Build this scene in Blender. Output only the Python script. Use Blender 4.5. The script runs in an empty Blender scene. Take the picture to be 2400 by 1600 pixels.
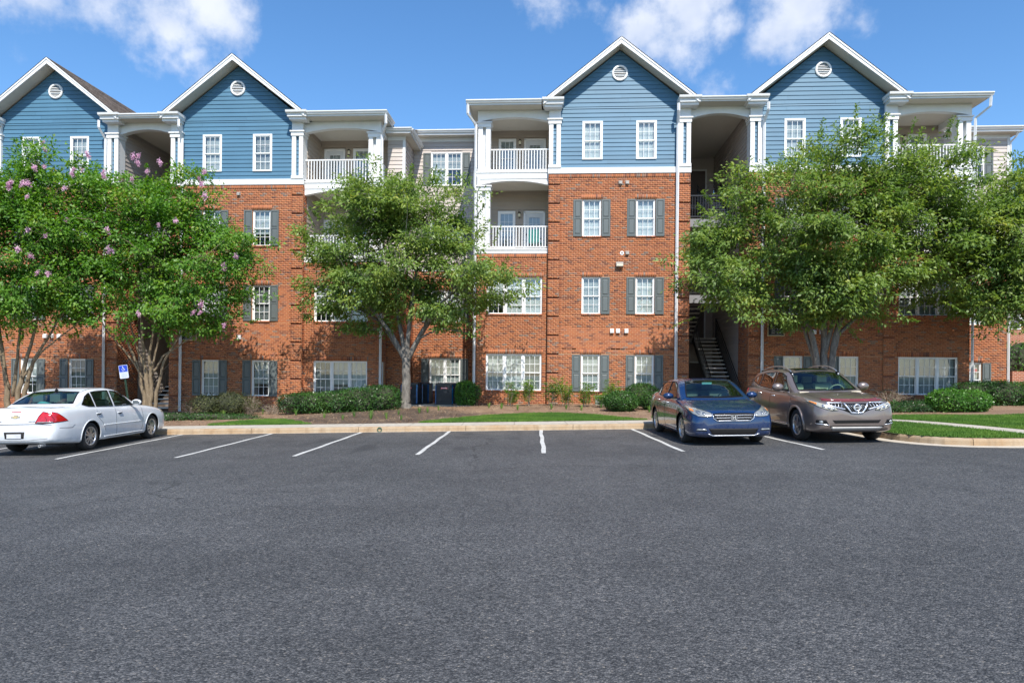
import bpy, bmesh, math, random
import numpy as np
from mathutils import Vector, Matrix
from mathutils.bvhtree import BVHTree

random.seed(11)
RNG = np.random.default_rng(11)
rad = math.radians
scene = bpy.context.scene
COL = scene.collection

# ---------------------------------------------------------------- camera
cam_data = bpy.data.cameras.new('camera')
cam_data.lens = 24.0
cam_data.sensor_width = 36.0
cam_data.shift_y = 72.5 / 2400.0
cam_data.clip_start = 0.1
cam_data.clip_end = 3000.0
cam = bpy.data.objects.new('camera', cam_data)
COL.objects.link(cam)
cam.matrix_world = Matrix.Translation((0, 0, 1.65)) @ Matrix.Rotation(rad(90), 4, 'X') @ Matrix.Rotation(rad(0.55), 4, 'Z')
scene.camera = cam

# ---------------------------------------------------------------- daylight
PSI = rad(3.6)                       # the facade is turned a little towards the right
SUN_EL = rad(50.0)
SUN_AZ = rad(168.6)                  # clockwise from +Y (away from the camera)
sun_dir = Vector((math.sin(SUN_AZ) * math.cos(SUN_EL), math.cos(SUN_AZ) * math.cos(SUN_EL), math.sin(SUN_EL)))
sun_data = bpy.data.lights.new('sun', 'SUN')
sun_data.energy = 4.1
sun_data.angle = rad(0.55)
sun_data.color = (1.0, 0.95, 0.87)
sun = bpy.data.objects.new('sun', sun_data)
COL.objects.link(sun)
sun.rotation_euler = sun_dir.to_track_quat('Z', 'Y').to_euler()
sun.location = (10, -20, 40)

world = bpy.data.worlds.new('World')
scene.world = world
world.use_nodes = True


class NT:
    """tiny node-tree helper"""
    def __init__(self, tree):
        self.t = tree
        tree.nodes.clear()

    def n(self, typ, props=None, **ins):
        nd = self.t.nodes.new(typ)
        for k, v in (props or {}).items():
            setattr(nd, k, v)
        for k, v in ins.items():
            key = int(k[1:]) if k[0] == '_' and k[1:].isdigit() else k.replace('__', ' ')
            s = nd.inputs[key]
            if isinstance(v, tuple) and len(v) == 2 and hasattr(v[0], 'outputs'):
                self.t.links.new(v[0].outputs[v[1]], s)
            elif hasattr(v, 'outputs'):
                self.t.links.new(v.outputs[0], s)
            else:
                s.default_value = v
        return nd

    def math(self, op, a, b=0.0, c=None, clamp=False):
        ins = {'_0': a, '_1': b}
        if c is not None:
            ins['_2'] = c
        return self.n('ShaderNodeMath', {'operation': op, 'use_clamp': clamp}, **ins)

    def mix(self, fac, a, b, mode='MIX'):
        nd = self.t.nodes.new('ShaderNodeMix')
        nd.data_type = 'RGBA'
        nd.blend_type = mode
        for s, v in ((nd.inputs[0], fac), (nd.inputs[6], a), (nd.inputs[7], b)):
            if isinstance(v, tuple) and len(v) == 2 and hasattr(v[0], 'outputs'):
                self.t.links.new(v[0].outputs[v[1]], s)
            elif hasattr(v, 'outputs'):
                self.t.links.new(v.outputs[2] if v.bl_idname == 'ShaderNodeMix' else v.outputs[0], s)
            else:
                s.default_value = v if not (isinstance(v, tuple) and len(v) == 3) else (*v, 1)
        return (nd, 2)

    def ramp(self, fac, stops, interp='LINEAR'):
        nd = self.n('ShaderNodeValToRGB', None, Fac=fac)
        cr = nd.color_ramp
        cr.interpolation = interp
        while len(cr.elements) < len(stops):
            cr.elements.new(0.5)
        for e, (p, c) in zip(cr.elements, stops):
            e.position = p
            e.color = (*c, 1) if len(c) == 3 else c
        return nd


def rng_map(nt, v, a, b, c=0.0, d=1.0, smooth=False):
    return nt.n('ShaderNodeMapRange', {'interpolation_type': 'SMOOTHSTEP' if smooth else 'LINEAR'},
                Value=v, From__Min=a, From__Max=b, To__Min=c, To__Max=d)


def build_world():
    nt = NT(world.node_tree)
    sky = nt.n('ShaderNodeTexSky', {'sky_type': 'NISHITA', 'sun_disc': False, 'sun_elevation': SUN_EL,
                                    'sun_rotation': SUN_AZ, 'altitude': 300.0, 'air_density': 1.0,
                                    'dust_density': 0.5, 'ozone_density': 3.0})
    deep = nt.n('ShaderNodeHueSaturation', None, Saturation=1.20, Color=sky)
    bg = nt.n('ShaderNodeBackground', None, Color=deep, Strength=0.138)
    tc = nt.n('ShaderNodeTexCoord')
    d = (tc, 'Generated')
    warp = nt.n('ShaderNodeTexNoise', None, Vector=d, Scale=9.0, Detail=6.0, Roughness=0.62)
    fine = nt.n('ShaderNodeTexNoise', None, Vector=d, Scale=26.0, Detail=7.0, Roughness=0.6)
    # cumulus puffs: direction (photo x, y), angular radius, weight
    F, H = 1600.0, 872.5
    puffs = [(70, 10, 120, .85), (230, 35, 120, .88), (390, 80, 105, .95), (490, 30, 90, .95), (430, 140, 80, .8), (330, 90, 85, .8),
             (1295, 5, 75, .8), (1390, -10, 60, .6), (1500, 60, 80, 1.), (1600, 20, 110, 1.), (1590, 125, 75, .85), (1530, 110, 80, .85), (1680, 55, 60, .8),
             (1850, 20, 100, .9), (1790, 75, 65, .7), (1960, 15, 60, .55), (2010, 45, 45, .4), (1650, 215, 55, .8), (1615, 225, 40, .6)]
    field = None
    for (px, py, rr, wt) in puffs:
        v = Vector(((px - 1200) / F, 1.0, (H - py) / F)).normalized()
        ang = rr / F / (1 + ((px - 1200) / F) ** 2 + ((H - py) / F) ** 2) ** 0.7
        dot = nt.n('ShaderNodeVectorMath', {'operation': 'DISTANCE'}, _0=d, _1=tuple(v))
        b = rng_map(nt, (dot, 'Value'), ang * 1.7, 0.0, 0.0, wt)
        field = b if field is None else nt.math('MAXIMUM', field, b)
    # the rest of the sky, away from the view, carries the same kind of scattered puffs
    vor = nt.n('ShaderNodeTexVoronoi', {'feature': 'SMOOTH_F1'}, Vector=d, Scale=5.5, Smoothness=0.35)
    other = rng_map(nt, (vor, 'Distance'), 0.42, 0.05, 0.0, 0.9)
    fw = nt.n('ShaderNodeVectorMath', {'operation': 'DOT_PRODUCT'}, _0=d, _1=(0.0, 0.935, 0.354))
    away = rng_map(nt, (fw, 'Value'), 0.80, 0.70, 0.0, 1.0, True)
    field = nt.math('MAXIMUM', field, nt.math('MULTIPLY', other, away))
    nz = nt.math('ADD', nt.math('MULTIPLY', nt.math('SUBTRACT', warp, 0.5), 1.7), nt.math('MULTIPLY', nt.math('SUBTRACT', fine, 0.5), 0.9))
    nz = nt.math('MULTIPLY', nz, rng_map(nt, field, 0.0, 0.2))
    m = nt.math('ADD', field, nz)
    mask = rng_map(nt, m, 0.22, 0.98, 0.0, 0.82, True)
    sh = nt.n('ShaderNodeTexNoise', None, Vector=d, Scale=14.0, Detail=4.0)
    cc = nt.ramp(sh, [(0.3, (0.55, 0.61, 0.74)), (0.65, (0.80, 0.82, 0.88))])
    bg2 = nt.n('ShaderNodeBackground', None, Color=cc, Strength=0.86)
    mix = nt.n('ShaderNodeMixShader', None, _0=mask, _1=bg, _2=bg2)
    nt.n('ShaderNodeOutputWorld', None, Surface=mix)


build_world()

scene.view_settings.view_transform = 'Standard'
scene.view_settings.look = 'None'
scene.view_settings.gamma = 1.0
scene.view_settings.use_curve_mapping = False
scene.view_settings.exposure = 0.66
scene.render.resolution_x = 1024
scene.render.resolution_y = 682
scene.render.engine = 'CYCLES'
scene.cycles.max_bounces = 5
scene.cycles.diffuse_bounces = 3
scene.cycles.glossy_bounces = 3
scene.cycles.transmission_bounces = 4
scene.cycles.transparent_max_bounces = 12


# ---------------------------------------------------------------- materials
def pbsdf(nt, **kw):
    b = nt.n('ShaderNodeBsdfPrincipled', None, **kw)
    nt.n('ShaderNodeOutputMaterial', None, Surface=b)
    return b


def M(name, col, rough=0.6, metal=0.0, var=0.10, scale=6.0, bump=0.0, bscale=80.0, coat=0.0, spec=0.5, emit=None):
    m = bpy.data.materials.new(name)
    m.use_nodes = True
    nt = NT(m.node_tree)
    tc = nt.n('ShaderNodeTexCoord')
    nz = nt.n('ShaderNodeTexNoise', None, Vector=(tc, 'Object'), Scale=scale, Detail=5.0, Roughness=0.6)
    a = tuple(max(0.0, c * (1 - var)) for c in col)
    b = tuple(min(1.0, c * (1 + var)) for c in col)
    cr = nt.ramp(nz, [(0.3, a), (0.7, b)])
    kw = dict(Base__Color=cr, Roughness=rough, Metallic=metal, Coat__Weight=coat, Coat__Roughness=0.04)
    kw['Specular IOR Level'.replace(' ', '__')] = spec
    if bump:
        bn = nt.n('ShaderNodeTexNoise', None, Vector=(tc, 'Object'), Scale=bscale, Detail=4.0)
        bp = nt.n('ShaderNodeBump', None, Strength=bump, Distance=0.02, Height=bn)
        kw['Normal'] = bp
    pbsdf(nt, **kw)
    return m


MAT = {}
MAT['white_trim'] = M('white_trim', (0.74, 0.74, 0.73), 0.5, var=0.04, scale=3)
MAT['white_vinyl'] = M('white_vinyl', (0.80, 0.80, 0.79), 0.35, var=0.02)
MAT['soffit'] = M('soffit', (0.62, 0.58, 0.50), 0.7, var=0.03)
MAT['downspout'] = M('downspout', (0.74, 0.745, 0.75), 0.45, var=0.06, scale=4)
MAT['shutter'] = M('shutter', (0.105, 0.122, 0.120), 0.45, var=0.06, scale=4)
MAT['shutter_panel'] = M('shutter_panel', (0.115, 0.132, 0.130), 0.42, var=0.06, scale=4)
MAT['mortar'] = M('mortar', (0.51, 0.29, 0.16), 0.95, var=0.12, scale=2.5, bump=0.3, bscale=200)
MAT['brick_core'] = M('brick_core', (0.20, 0.070, 0.040), 0.9, var=0.15)
MAT['black_metal'] = M('black_metal', (0.018, 0.018, 0.02), 0.4, var=0.1)
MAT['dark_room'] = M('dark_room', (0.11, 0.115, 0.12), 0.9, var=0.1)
MAT['blind'] = M('blind', (0.60, 0.60, 0.57), 0.6, var=0.03)
MAT['tread'] = M('tread', (0.55, 0.53, 0.50), 0.8, var=0.1)
MAT['slab_grey'] = M('slab_grey', (0.22, 0.22, 0.23), 0.8, var=0.08)
MAT['door_paint'] = M('door_paint', (0.66, 0.67, 0.68), 0.45, var=0.03)
MAT['breeze_door'] = M('breeze_door', (0.10, 0.07, 0.06), 0.5, var=0.1)
MAT['lamp_metal'] = M('lamp_metal', (0.05, 0.045, 0.035), 0.35, 0.6, var=0.1)
MAT['frosted'] = M('frosted', (0.75, 0.68, 0.5), 0.3, var=0.05)
MAT['gold_trim'] = M('gold_trim', (0.62, 0.50, 0.28), 0.4, 0.2, var=0.08)
MAT['vent_grey'] = M('vent_grey', (0.30, 0.28, 0.25), 0.5, var=0.1)


def siding_mat(name, col, rough=0.55):
    m = bpy.data.materials.new(name)
    m.use_nodes = True
    nt = NT(m.node_tree)
    tc = nt.n('ShaderNodeTexCoord')
    oi = nt.n('ShaderNodeObjectInfo')
    mp = nt.n('ShaderNodeMapping', None, Vector=(tc, 'Object'), Scale=(1.2, 1.0, 14.0))
    nz = nt.n('ShaderNodeTexNoise', None, Vector=mp, Scale=3.0, Detail=6.0, Roughness=0.65)
    st = nt.n('ShaderNodeTexNoise', None, Vector=(tc, 'Object'), Scale=0.9, Detail=4.0)
    v = nt.math('ADD', nt.math('MULTIPLY', (oi, 'Random'), 0.10), nt.math('MULTIPLY', nz, 0.16))
    v = nt.math('ADD', v, nt.math('MULTIPLY', st, 0.22))
    k = rng_map(nt, v, 0.12, 0.36, 0.84, 1.14)
    hv = nt.n('ShaderNodeHueSaturation', None, Value=k, Color=(*col, 1))
    bp = nt.n('ShaderNodeBump', None, Strength=0.12, Distance=0.01, Height=nz)
    pbsdf(nt, Base__Color=hv, Roughness=rough, Normal=bp)
    return m


MAT['siding_blue'] = siding_mat('siding_blue', (0.066, 0.168, 0.258))
MAT['siding_beige'] = siding_mat('siding_beige', (0.50, 0.44, 0.40))
MAT['siding_taupe'] = siding_mat('siding_taupe', (0.40, 0.335, 0.275))


def brick_mat():
    m = bpy.data.materials.new('brick')
    m.use_nodes = True
    nt = NT(m.node_tree)
    tc = nt.n('ShaderNodeTexCoord')
    geo = nt.n('ShaderNodeNewGeometry')
    oi = nt.n('ShaderNodeObjectInfo')
    r = nt.math('FRACT', nt.math('ADD', (geo, 'Random Per Island'), nt.math('MULTIPLY', (oi, 'Random'), 7.31)))
    cr = nt.ramp(r, [(0.0, (0.150, 0.062, 0.046)), (0.08, (0.245, 0.084, 0.045)), (0.30, (0.365, 0.117, 0.048)), (0.55, (0.435, 0.150, 0.060)),
                     (0.78, (0.405, 0.136, 0.060)), (0.90, (0.35, 0.132, 0.072)), (0.955, (0.25, 0.165, 0.128)), (1.0, (0.215, 0.150, 0.122))])
    nz = nt.n('ShaderNodeTexNoise', None, Vector=(tc, 'Object'), Scale=38.0, Detail=4.0, Roughness=0.7)
    big = nt.n('ShaderNodeTexNoise', None, Vector=(tc, 'Object'), Scale=0.55, Detail=3.0)
    k = nt.math('ADD', nt.math('MULTIPLY', nz, 0.50), nt.math('MULTIPLY', big, 0.45))
    hv = nt.n('ShaderNodeHueSaturation', None, Value=rng_map(nt, k, 0.25, 0.68, 0.78, 1.18), Color=cr)
    bp = nt.n('ShaderNodeBump', None, Strength=0.3, Distance=0.006, Height=nz)
    pbsdf(nt, Base__Color=hv, Roughness=0.85, Normal=bp)
    return m


MAT['brick'] = brick_mat()


def shingle_mat():
    m = bpy.data.materials.new('shingle')
    m.use_nodes = True
    nt = NT(m.node_tree)
    tc = nt.n('ShaderNodeTexCoord')
    geo = nt.n('ShaderNodeNewGeometry')
    nz = nt.n('ShaderNodeTexNoise', None, Vector=(tc, 'Object'), Scale=22.0, Detail=4.0)
    k = nt.math('ADD', nt.math('MULTIPLY', (geo, 'Random Per Island'), 0.6), nt.math('MULTIPLY', nz, 0.4))
    cr = nt.ramp(k, [(0.15, (0.085, 0.065, 0.052)), (0.5, (0.16, 0.125, 0.098)), (0.85, (0.23, 0.185, 0.15))])
    pbsdf(nt, Base__Color=cr, Roughness=0.95)
    return m


MAT['shingle'] = shingle_mat()


def glass_mat(name, tint, refl=1.0, ior=1.52):
    m = bpy.data.materials.new(name)
    m.use_nodes = True
    nt = NT(m.node_tree)
    lw = nt.n('ShaderNodeLayerWeight', None, Blend=0.5)
    f0 = ((ior - 1) / (ior + 1)) ** 2
    fr = nt.math('ADD', nt.math('MULTIPLY', nt.math('POWER', (lw, 'Facing'), 5.0), 1.0 - f0), f0)      # same from both sides
    fac = nt.math('MULTIPLY', fr, refl, clamp=True)
    tr = nt.n('ShaderNodeBsdfTransparent', None, Color=(*tint, 1))
    gl = nt.n('ShaderNodeBsdfGlossy', None, Color=(0.95, 0.97, 1, 1), Roughness=0.015)
    mx = nt.n('ShaderNodeMixShader', None, _0=fac, _1=tr, _2=gl)
    nt.n('ShaderNodeOutputMaterial', None, Surface=mx)
    return m


MAT['glass'] = glass_mat('window_glass', (0.78, 0.85, 0.86), 2.6)
MAT['car_glass'] = glass_mat('car_glass', (0.50, 0.68, 0.60), 1.15)
MAT['car_glass_dark'] = glass_mat('car_glass_dark', (0.16, 0.18, 0.17), 1.6)


# ---------------------------------------------------------------- mesh helpers
class MB:
    def __init__(self):
        self.v, self.f = [], []

    def add(self, verts, faces):
        o = len(self.v)
        self.v += [tuple(p) for p in verts]
        self.f += [tuple(i + o for i in f) for f in faces]
        return self

    def box(self, x0, x1, y0, y1, z0, z1):
        if x1 < x0: x0, x1 = x1, x0
        if y1 < y0: y0, y1 = y1, y0
        if z1 < z0: z0, z1 = z1, z0
        return self.add([(x0, y0, z0), (x1, y0, z0), (x1, y1, z0), (x0, y1, z0), (x0, y0, z1), (x1, y0, z1), (x1, y1, z1), (x0, y1, z1)],
                        [(0, 3, 2, 1), (4, 5, 6, 7), (0, 1, 5, 4), (1, 2, 6, 5), (2, 3, 7, 6), (3, 0, 4, 7)])

    def prism(self, poly, axis, d0, d1):
        """closed polygon extruded along an axis; poly coords are the other two axes in order"""
        n = len(poly)

        def pt(p, d):
            return {'x': (d, p[0], p[1]), 'y': (p[0], d, p[1]), 'z': (p[0], p[1], d)}[axis]
        vs = [pt(p, d0) for p in poly] + [pt(p, d1) for p in poly]
        fs = [tuple(range(n - 1, -1, -1)), tuple(range(n, 2 * n))]
        fs += [(i, (i + 1) % n, n + (i + 1) % n, n + i) for i in range(n)]
        return self.add(vs, fs)

    def tube(self, pts, radii, n=8, caps=True):
        pts = [Vector(p) for p in pts]
        if not hasattr(radii, '__len__'):
            radii = [radii] * len(pts)
        vs, fs = [], []
        prev = None
        for i, p in enumerate(pts):
            t = (pts[min(i + 1, len(pts) - 1)] - pts[max(i - 1, 0)])
            if t.length < 1e-9: t = Vector((0, 0, 1))
            t.normalize()
            if prev is None:
                a = Vector((1, 0, 0)) if abs(t.x) < 0.9 else Vector((0, 1, 0))
                u = t.cross(a).normalized()
            else:
                u = (prev - t * prev.dot(t))
                u = u.normalized() if u.length > 1e-6 else t.orthogonal().normalized()
            prev = u
            w = t.cross(u)
            for k in range(n):
                a = 2 * math.pi * k / n
                vs.append(p + (u * math.cos(a) + w * math.sin(a)) * radii[i])
        for i in range(len(pts) - 1):
            for k in range(n):
                fs.append((i * n + k, i * n + (k + 1) % n, (i + 1) * n + (k + 1) % n, (i + 1) * n + k))
        if caps:
            fs.append(tuple(range(n - 1, -1, -1)))
            fs.append(tuple((len(pts) - 1) * n + k for k in range(n)))
        return self.add(vs, fs)

    def lathe(self, prof, n=24, axis='y', closed=False):
        """profile of (radius, along) turned about an axis"""
        vs, fs = [], []
        m = len(prof)
        for k in range(n):
            a = 2 * math.pi * k / n
            c, s = math.cos(a), math.sin(a)
            for (r, h) in prof:
                vs.append({'y': (r * c, h, r * s), 'z': (r * c, r * s, h), 'x': (h, r * c, r * s)}[axis])
        for k in range(n):
            k2 = (k + 1) % n
            for i in range(m - 1 + (1 if closed else 0)):
                j = (i + 1) % m
                fs.append((k * m + i, k * m + j, k2 * m + j, k2 * m + i))
        return self.add(vs, fs)

    def ribbon(self, pts, w, thick, axis_up=Vector((0, 0, 1))):
        return self

    def mesh(self, name, mat=None, smooth=False):
        me = bpy.data.meshes.new(name)
        me.from_pydata(self.v, [], self.f)
        if mat is not None:
            me.materials.append(MAT[mat] if isinstance(mat, str) else mat)
        if smooth:
            me.polygons.foreach_set('use_smooth', [True] * len(me.polygons))
        return me

    def build(self, name, mat, parent=None, loc=None, rot=None, smooth=False, fix=False):
        me = self.mesh(name, mat, smooth)
        if fix:
            fix_normals(me)
        return obj(name, me, parent, loc, rot)


def fix_normals(me):
    bm = bmesh.new()
    bm.from_mesh(me)
    bmesh.ops.recalc_face_normals(bm, faces=bm.faces)
    bm.to_mesh(me)
    bm.free()


def obj(name, me, parent=None, loc=None, rot=None):
    o = bpy.data.objects.new(name, me)
    COL.objects.link(o)
    if parent is not None:
        o.parent = parent
    if loc is not None:
        o.location = loc
    if rot is not None:
        o.rotation_euler = rot
    return o


def tag(o, label=None, cat=None, group=None, kind=None):
    if label: o['label'] = label
    if cat: o['category'] = cat
    if group: o['group'] = group
    if kind: o['kind'] = kind
    return o


def thing(name, label, cat, loc=(0, 0, 0), rotz=0.0, group=None):
    o = obj(name, None, None, loc, (0, 0, rotz))
    return tag(o, label, cat, group)


def fast_mesh(name, verts, faces_n, mat):
    """numpy mesh: verts (N,3); faces_n = array of equal-sized polygons"""
    me = bpy.data.meshes.new(name)
    nf, k = faces_n.shape
    me.vertices.add(len(verts))
    me.vertices.foreach_set('co', np.asarray(verts, np.float32).ravel())
    me.loops.add(nf * k)
    me.loops.foreach_set('vertex_index', faces_n.astype(np.int32).ravel())
    me.polygons.add(nf)
    me.polygons.foreach_set('loop_start', np.arange(nf, dtype=np.int32) * k)
    me.materials.append(MAT[mat] if isinstance(mat, str) else mat)
    me.update(calc_edges=True)
    return me
# ---------------------------------------------------------------- terrain heights
def lot(x):
    return 0.022 * max(-60.0, min(60.0, x))


def sstep(t):
    t = max(0.0, min(1.0, t))
    return t * t * (3 - 2 * t)


KERB_Y = 19.40
KPTS = [(8.55, 19.4), (8.62, 18.9), (8.64, 17.2), (8.66, 15.95), (8.74, 15.3), (8.93, 14.80), (9.2, 14.46), (9.6, 14.22), (10.2, 14.07), (11.0, 14.02), (13, 14.0), (60, 14.0)]


def kerb_y(x):
    if x <= 8.55:
        return KERB_Y
    for (a, ya), (b, yb) in zip(KPTS, KPTS[1:]):
        if a <= x <= b:
            return ya + (yb - ya) * (x - a) / max(b - a, 1e-6)
    return 14.0


def bed(x, y):
    k = 0.145 * sstep((x + 12.0) / 13.0) + 0.0
    t = sstep((y - 20.8) / 7.0)
    mound = 0.10 * math.exp(-(((x + 4.5) / 2.6) ** 2 + ((y - 25.8) / 2.6) ** 2))
    return lot(x) + 0.148 + k * t + mound


def asphalt_mat():
    m = bpy.data.materials.new('asphalt')
    m.use_nodes = True
    nt = NT(m.node_tree)
    tc = nt.n('ShaderNodeTexCoord')
    P = (tc, 'Object')
    vor = nt.n('ShaderNodeTexVoronoi', {'feature': 'F1'}, Vector=P, Scale=74.0, Randomness=1.0)
    vor2 = nt.n('ShaderNodeTexVoronoi', {'feature': 'F1'}, Vector=P, Scale=34.0, Randomness=1.0)
    grit = nt.n('ShaderNodeTexNoise', None, Vector=P, Scale=60.0, Detail=6.0, Roughness=0.75)
    lump = nt.n('ShaderNodeTexNoise', None, Vector=nt.n('ShaderNodeMapping', None, Vector=P, Scale=(1.0, 0.4, 1.0)), Scale=34.0, Detail=5.0, Roughness=0.8)
    big = nt.n('ShaderNodeTexNoise', None, Vector=P, Scale=0.28, Detail=6.0, Roughness=0.6)
    mid = nt.n('ShaderNodeTexNoise', None, Vector=P, Scale=1.7, Detail=6.0, Roughness=0.65)
    s1 = nt.n('ShaderNodeSeparateColor', None, Color=(vor, 'Color'))
    s2 = nt.n('ShaderNodeSeparateColor', None, Color=(vor2, 'Color'))
    tone = nt.math('ADD', nt.math('MULTIPLY', (s1, 0), 0.72), nt.math('MULTIPLY', (s2, 1), 0.28))
    base = nt.ramp(tone, [(0.08, (0.026, 0.027, 0.029)), (0.35, (0.060, 0.061, 0.063)), (0.65, (0.098, 0.098, 0.099)), (0.88, (0.155, 0.152, 0.150)), (1.0, (0.25, 0.22, 0.18))])
    gap = rng_map(nt, (vor, 'Distance'), 0.30, 0.80, 1.0, 0.50)
    c = nt.mix(1.0, base, (nt.n('ShaderNodeCombineColor', None, _0=gap, _1=gap, _2=gap), 0), 'MULTIPLY')
    v = nt.math('ADD', nt.math('MULTIPLY', big, 0.75), nt.math('ADD', nt.math('MULTIPLY', mid, 0.45), nt.math('ADD', nt.math('MULTIPLY', grit, 0.30), nt.math('MULTIPLY', nt.math('SUBTRACT', lump, .5), .16))))
    lane = nt.n('ShaderNodeTexNoise', None, Vector=nt.n('ShaderNodeMapping', None, Vector=P, Rotation=(0, 0, 0.12), Scale=(0.05, 0.55, 1.0)), Scale=1.0, Detail=4.0, Roughness=0.5)
    v = nt.math('ADD', v, nt.math('MULTIPLY', nt.math('SUBTRACT', lane, .5), .45))
    hv = nt.n('ShaderNodeHueSaturation', None, Value=rng_map(nt, v, 0.58, 0.98, 0.84, 1.42), Color=c)
    # oil drips in the bays: dark blots in the middle of each stall
    drip = nt.n('ShaderNodeTexNoise', None, Vector=nt.n('ShaderNodeMapping', None, Vector=P, Scale=(1.3, 0.55, 1.0)), Scale=1.0, Detail=4.0)
    sep = nt.n('ShaderNodeSeparateXYZ', None, Vector=P)
    inbay = rng_map(nt, (sep, 'Y'), 13.0, 15.0, 0.25, 1.0)
    stain = nt.math('MULTIPLY', rng_map(nt, drip, 0.54, 0.68, 0.0, 0.7), inbay)
    c2 = nt.mix(stain, hv, (0.034, 0.034, 0.036))
    # washed-out brownish drift of dust along the kerb and faint run-off
    dust = nt.math('MULTIPLY', rng_map(nt, (sep, 'Y'), 17.6, 19.4, 0.0, 0.35), rng_map(nt, mid, 0.4, 0.65))
    c2 = nt.mix(dust, c2, (0.20, 0.165, 0.125))
    # hairline cracks
    wv = nt.n('ShaderNodeTexNoise', None, Vector=P, Scale=0.9, Detail=6.0)
    wp = nt.n('ShaderNodeVectorMath', {'operation': 'ADD'}, _0=P, _1=nt.n('ShaderNodeVectorMath', {'operation': 'SCALE'}, _0=(wv, 'Color'), Scale=1.6))
    cr = nt.n('ShaderNodeTexVoronoi', {'feature': 'DISTANCE_TO_EDGE'}, Vector=wp, Scale=0.14)
    sel = nt.n('ShaderNodeTexNoise', None, Vector=P, Scale=0.12, Detail=2.0)
    crack = nt.math('MULTIPLY', rng_map(nt, (cr, 'Distance'), 0.0050, 0.0015), rng_map(nt, sel, 0.47, 0.55, 0.0, 0.75))
    c2 = nt.mix(crack, c2, (0.022, 0.022, 0.022))
    hgt = nt.math('ADD', nt.math('MULTIPLY', (vor, 'Distance'), -0.8), nt.math('ADD', nt.math('MULTIPLY', (vor2, 'Distance'), -0.5), nt.math('MULTIPLY', grit, 0.6)))
    bp = nt.n('ShaderNodeBump', None, Strength=1.0, Distance=0.012, Height=hgt)
    pbsdf(nt, Base__Color=c2, Roughness=0.72, Normal=bp, Specular__IOR__Level=0.5)
    return m


MAT['asphalt'] = asphalt_mat()


def mulch_mat():
    m = bpy.data.materials.new('mulch')
    m.use_nodes = True
    nt = NT(m.node_tree)
    tc = nt.n('ShaderNodeTexCoord')
    P = (tc, 'Object')
    mp = nt.n('ShaderNodeMapping', None, Vector=P, Scale=(0.45, 1.6, 1.0))
    n1 = nt.n('ShaderNodeTexNoise', None, Vector=mp, Scale=22.0, Detail=7.0, Roughness=0.75)
    n2 = nt.n('ShaderNodeTexNoise', None, Vector=P, Scale=1.1, Detail=4.0)
    k = nt.math('ADD', nt.math('MULTIPLY', n1, 0.75), nt.math('MULTIPLY', n2, 0.35))
    cr = nt.ramp(k, [(0.34, (0.07, 0.042, 0.027)), (0.5, (0.20, 0.122, 0.076)), (0.64, (0.30, 0.20, 0.128)), (0.8, (0.40, 0.285, 0.19))])
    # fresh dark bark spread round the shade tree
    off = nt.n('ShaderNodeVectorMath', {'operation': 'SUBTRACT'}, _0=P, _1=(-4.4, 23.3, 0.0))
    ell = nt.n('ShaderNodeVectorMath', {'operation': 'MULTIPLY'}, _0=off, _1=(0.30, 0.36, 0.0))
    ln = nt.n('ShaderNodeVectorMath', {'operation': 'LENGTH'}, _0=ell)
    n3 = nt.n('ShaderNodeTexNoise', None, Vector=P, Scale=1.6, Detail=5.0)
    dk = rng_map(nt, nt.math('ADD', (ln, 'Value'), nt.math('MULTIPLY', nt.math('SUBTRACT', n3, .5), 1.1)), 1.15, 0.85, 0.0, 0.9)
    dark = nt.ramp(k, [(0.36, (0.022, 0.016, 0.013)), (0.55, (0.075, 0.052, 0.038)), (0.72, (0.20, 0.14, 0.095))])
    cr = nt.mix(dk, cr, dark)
    bp = nt.n('ShaderNodeBump', None, Strength=0.9, Distance=0.03, Height=n1)
    pbsdf(nt, Base__Color=cr, Roughness=0.95, Normal=bp)
    return m


MAT['mulch'] = mulch_mat()


def concrete_mat(name, col, stain, sfac, vertical=False):
    m = bpy.data.materials.new(name)
    m.use_nodes = True
    nt = NT(m.node_tree)
    tc = nt.n('ShaderNodeTexCoord')
    geo = nt.n('ShaderNodeNewGeometry')
    P = (geo, 'Position')
    n1 = nt.n('ShaderNodeTexNoise', None, Vector=P, Scale=1.6, Detail=6.0, Roughness=0.65)
    n2 = nt.n('ShaderNodeTexNoise', None, Vector=P, Scale=60.0, Detail=4.0, Roughness=0.7)
    n3 = nt.n('ShaderNodeTexNoise', None, Vector=nt.n('ShaderNodeMapping', None, Vector=P, Scale=(6.0, 6.0, 0.8)), Scale=1.0, Detail=5.0)
    c = nt.mix(rng_map(nt, n1, 0.35, 0.7, 0.0, sfac), col, stain)
    c = nt.mix(rng_map(nt, n3, 0.5, 0.72, 0.0, 0.5), c, tuple(x * 0.55 for x in stain))
    hv = nt.n('ShaderNodeHueSaturation', None, Value=rng_map(nt, n2, 0.3, 0.7, 0.86, 1.12), Color=c)
    bp = nt.n('ShaderNodeBump', None, Strength=0.35, Distance=0.004, Height=n2)
    pbsdf(nt, Base__Color=hv, Roughness=0.9, Normal=bp)
    return m


MAT['kerb_concrete'] = concrete_mat('kerb_concrete', (0.40, 0.315, 0.215), (0.34, 0.21, 0.105), 0.95)
MAT['walk_concrete'] = concrete_mat('walk_concrete', (0.47, 0.43, 0.365), (0.38, 0.33, 0.26), 0.6)
MAT['gutter_concrete'] = concrete_mat('gutter_concrete', (0.52, 0.46, 0.38), (0.42, 0.36, 0.28), 0.6)


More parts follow.
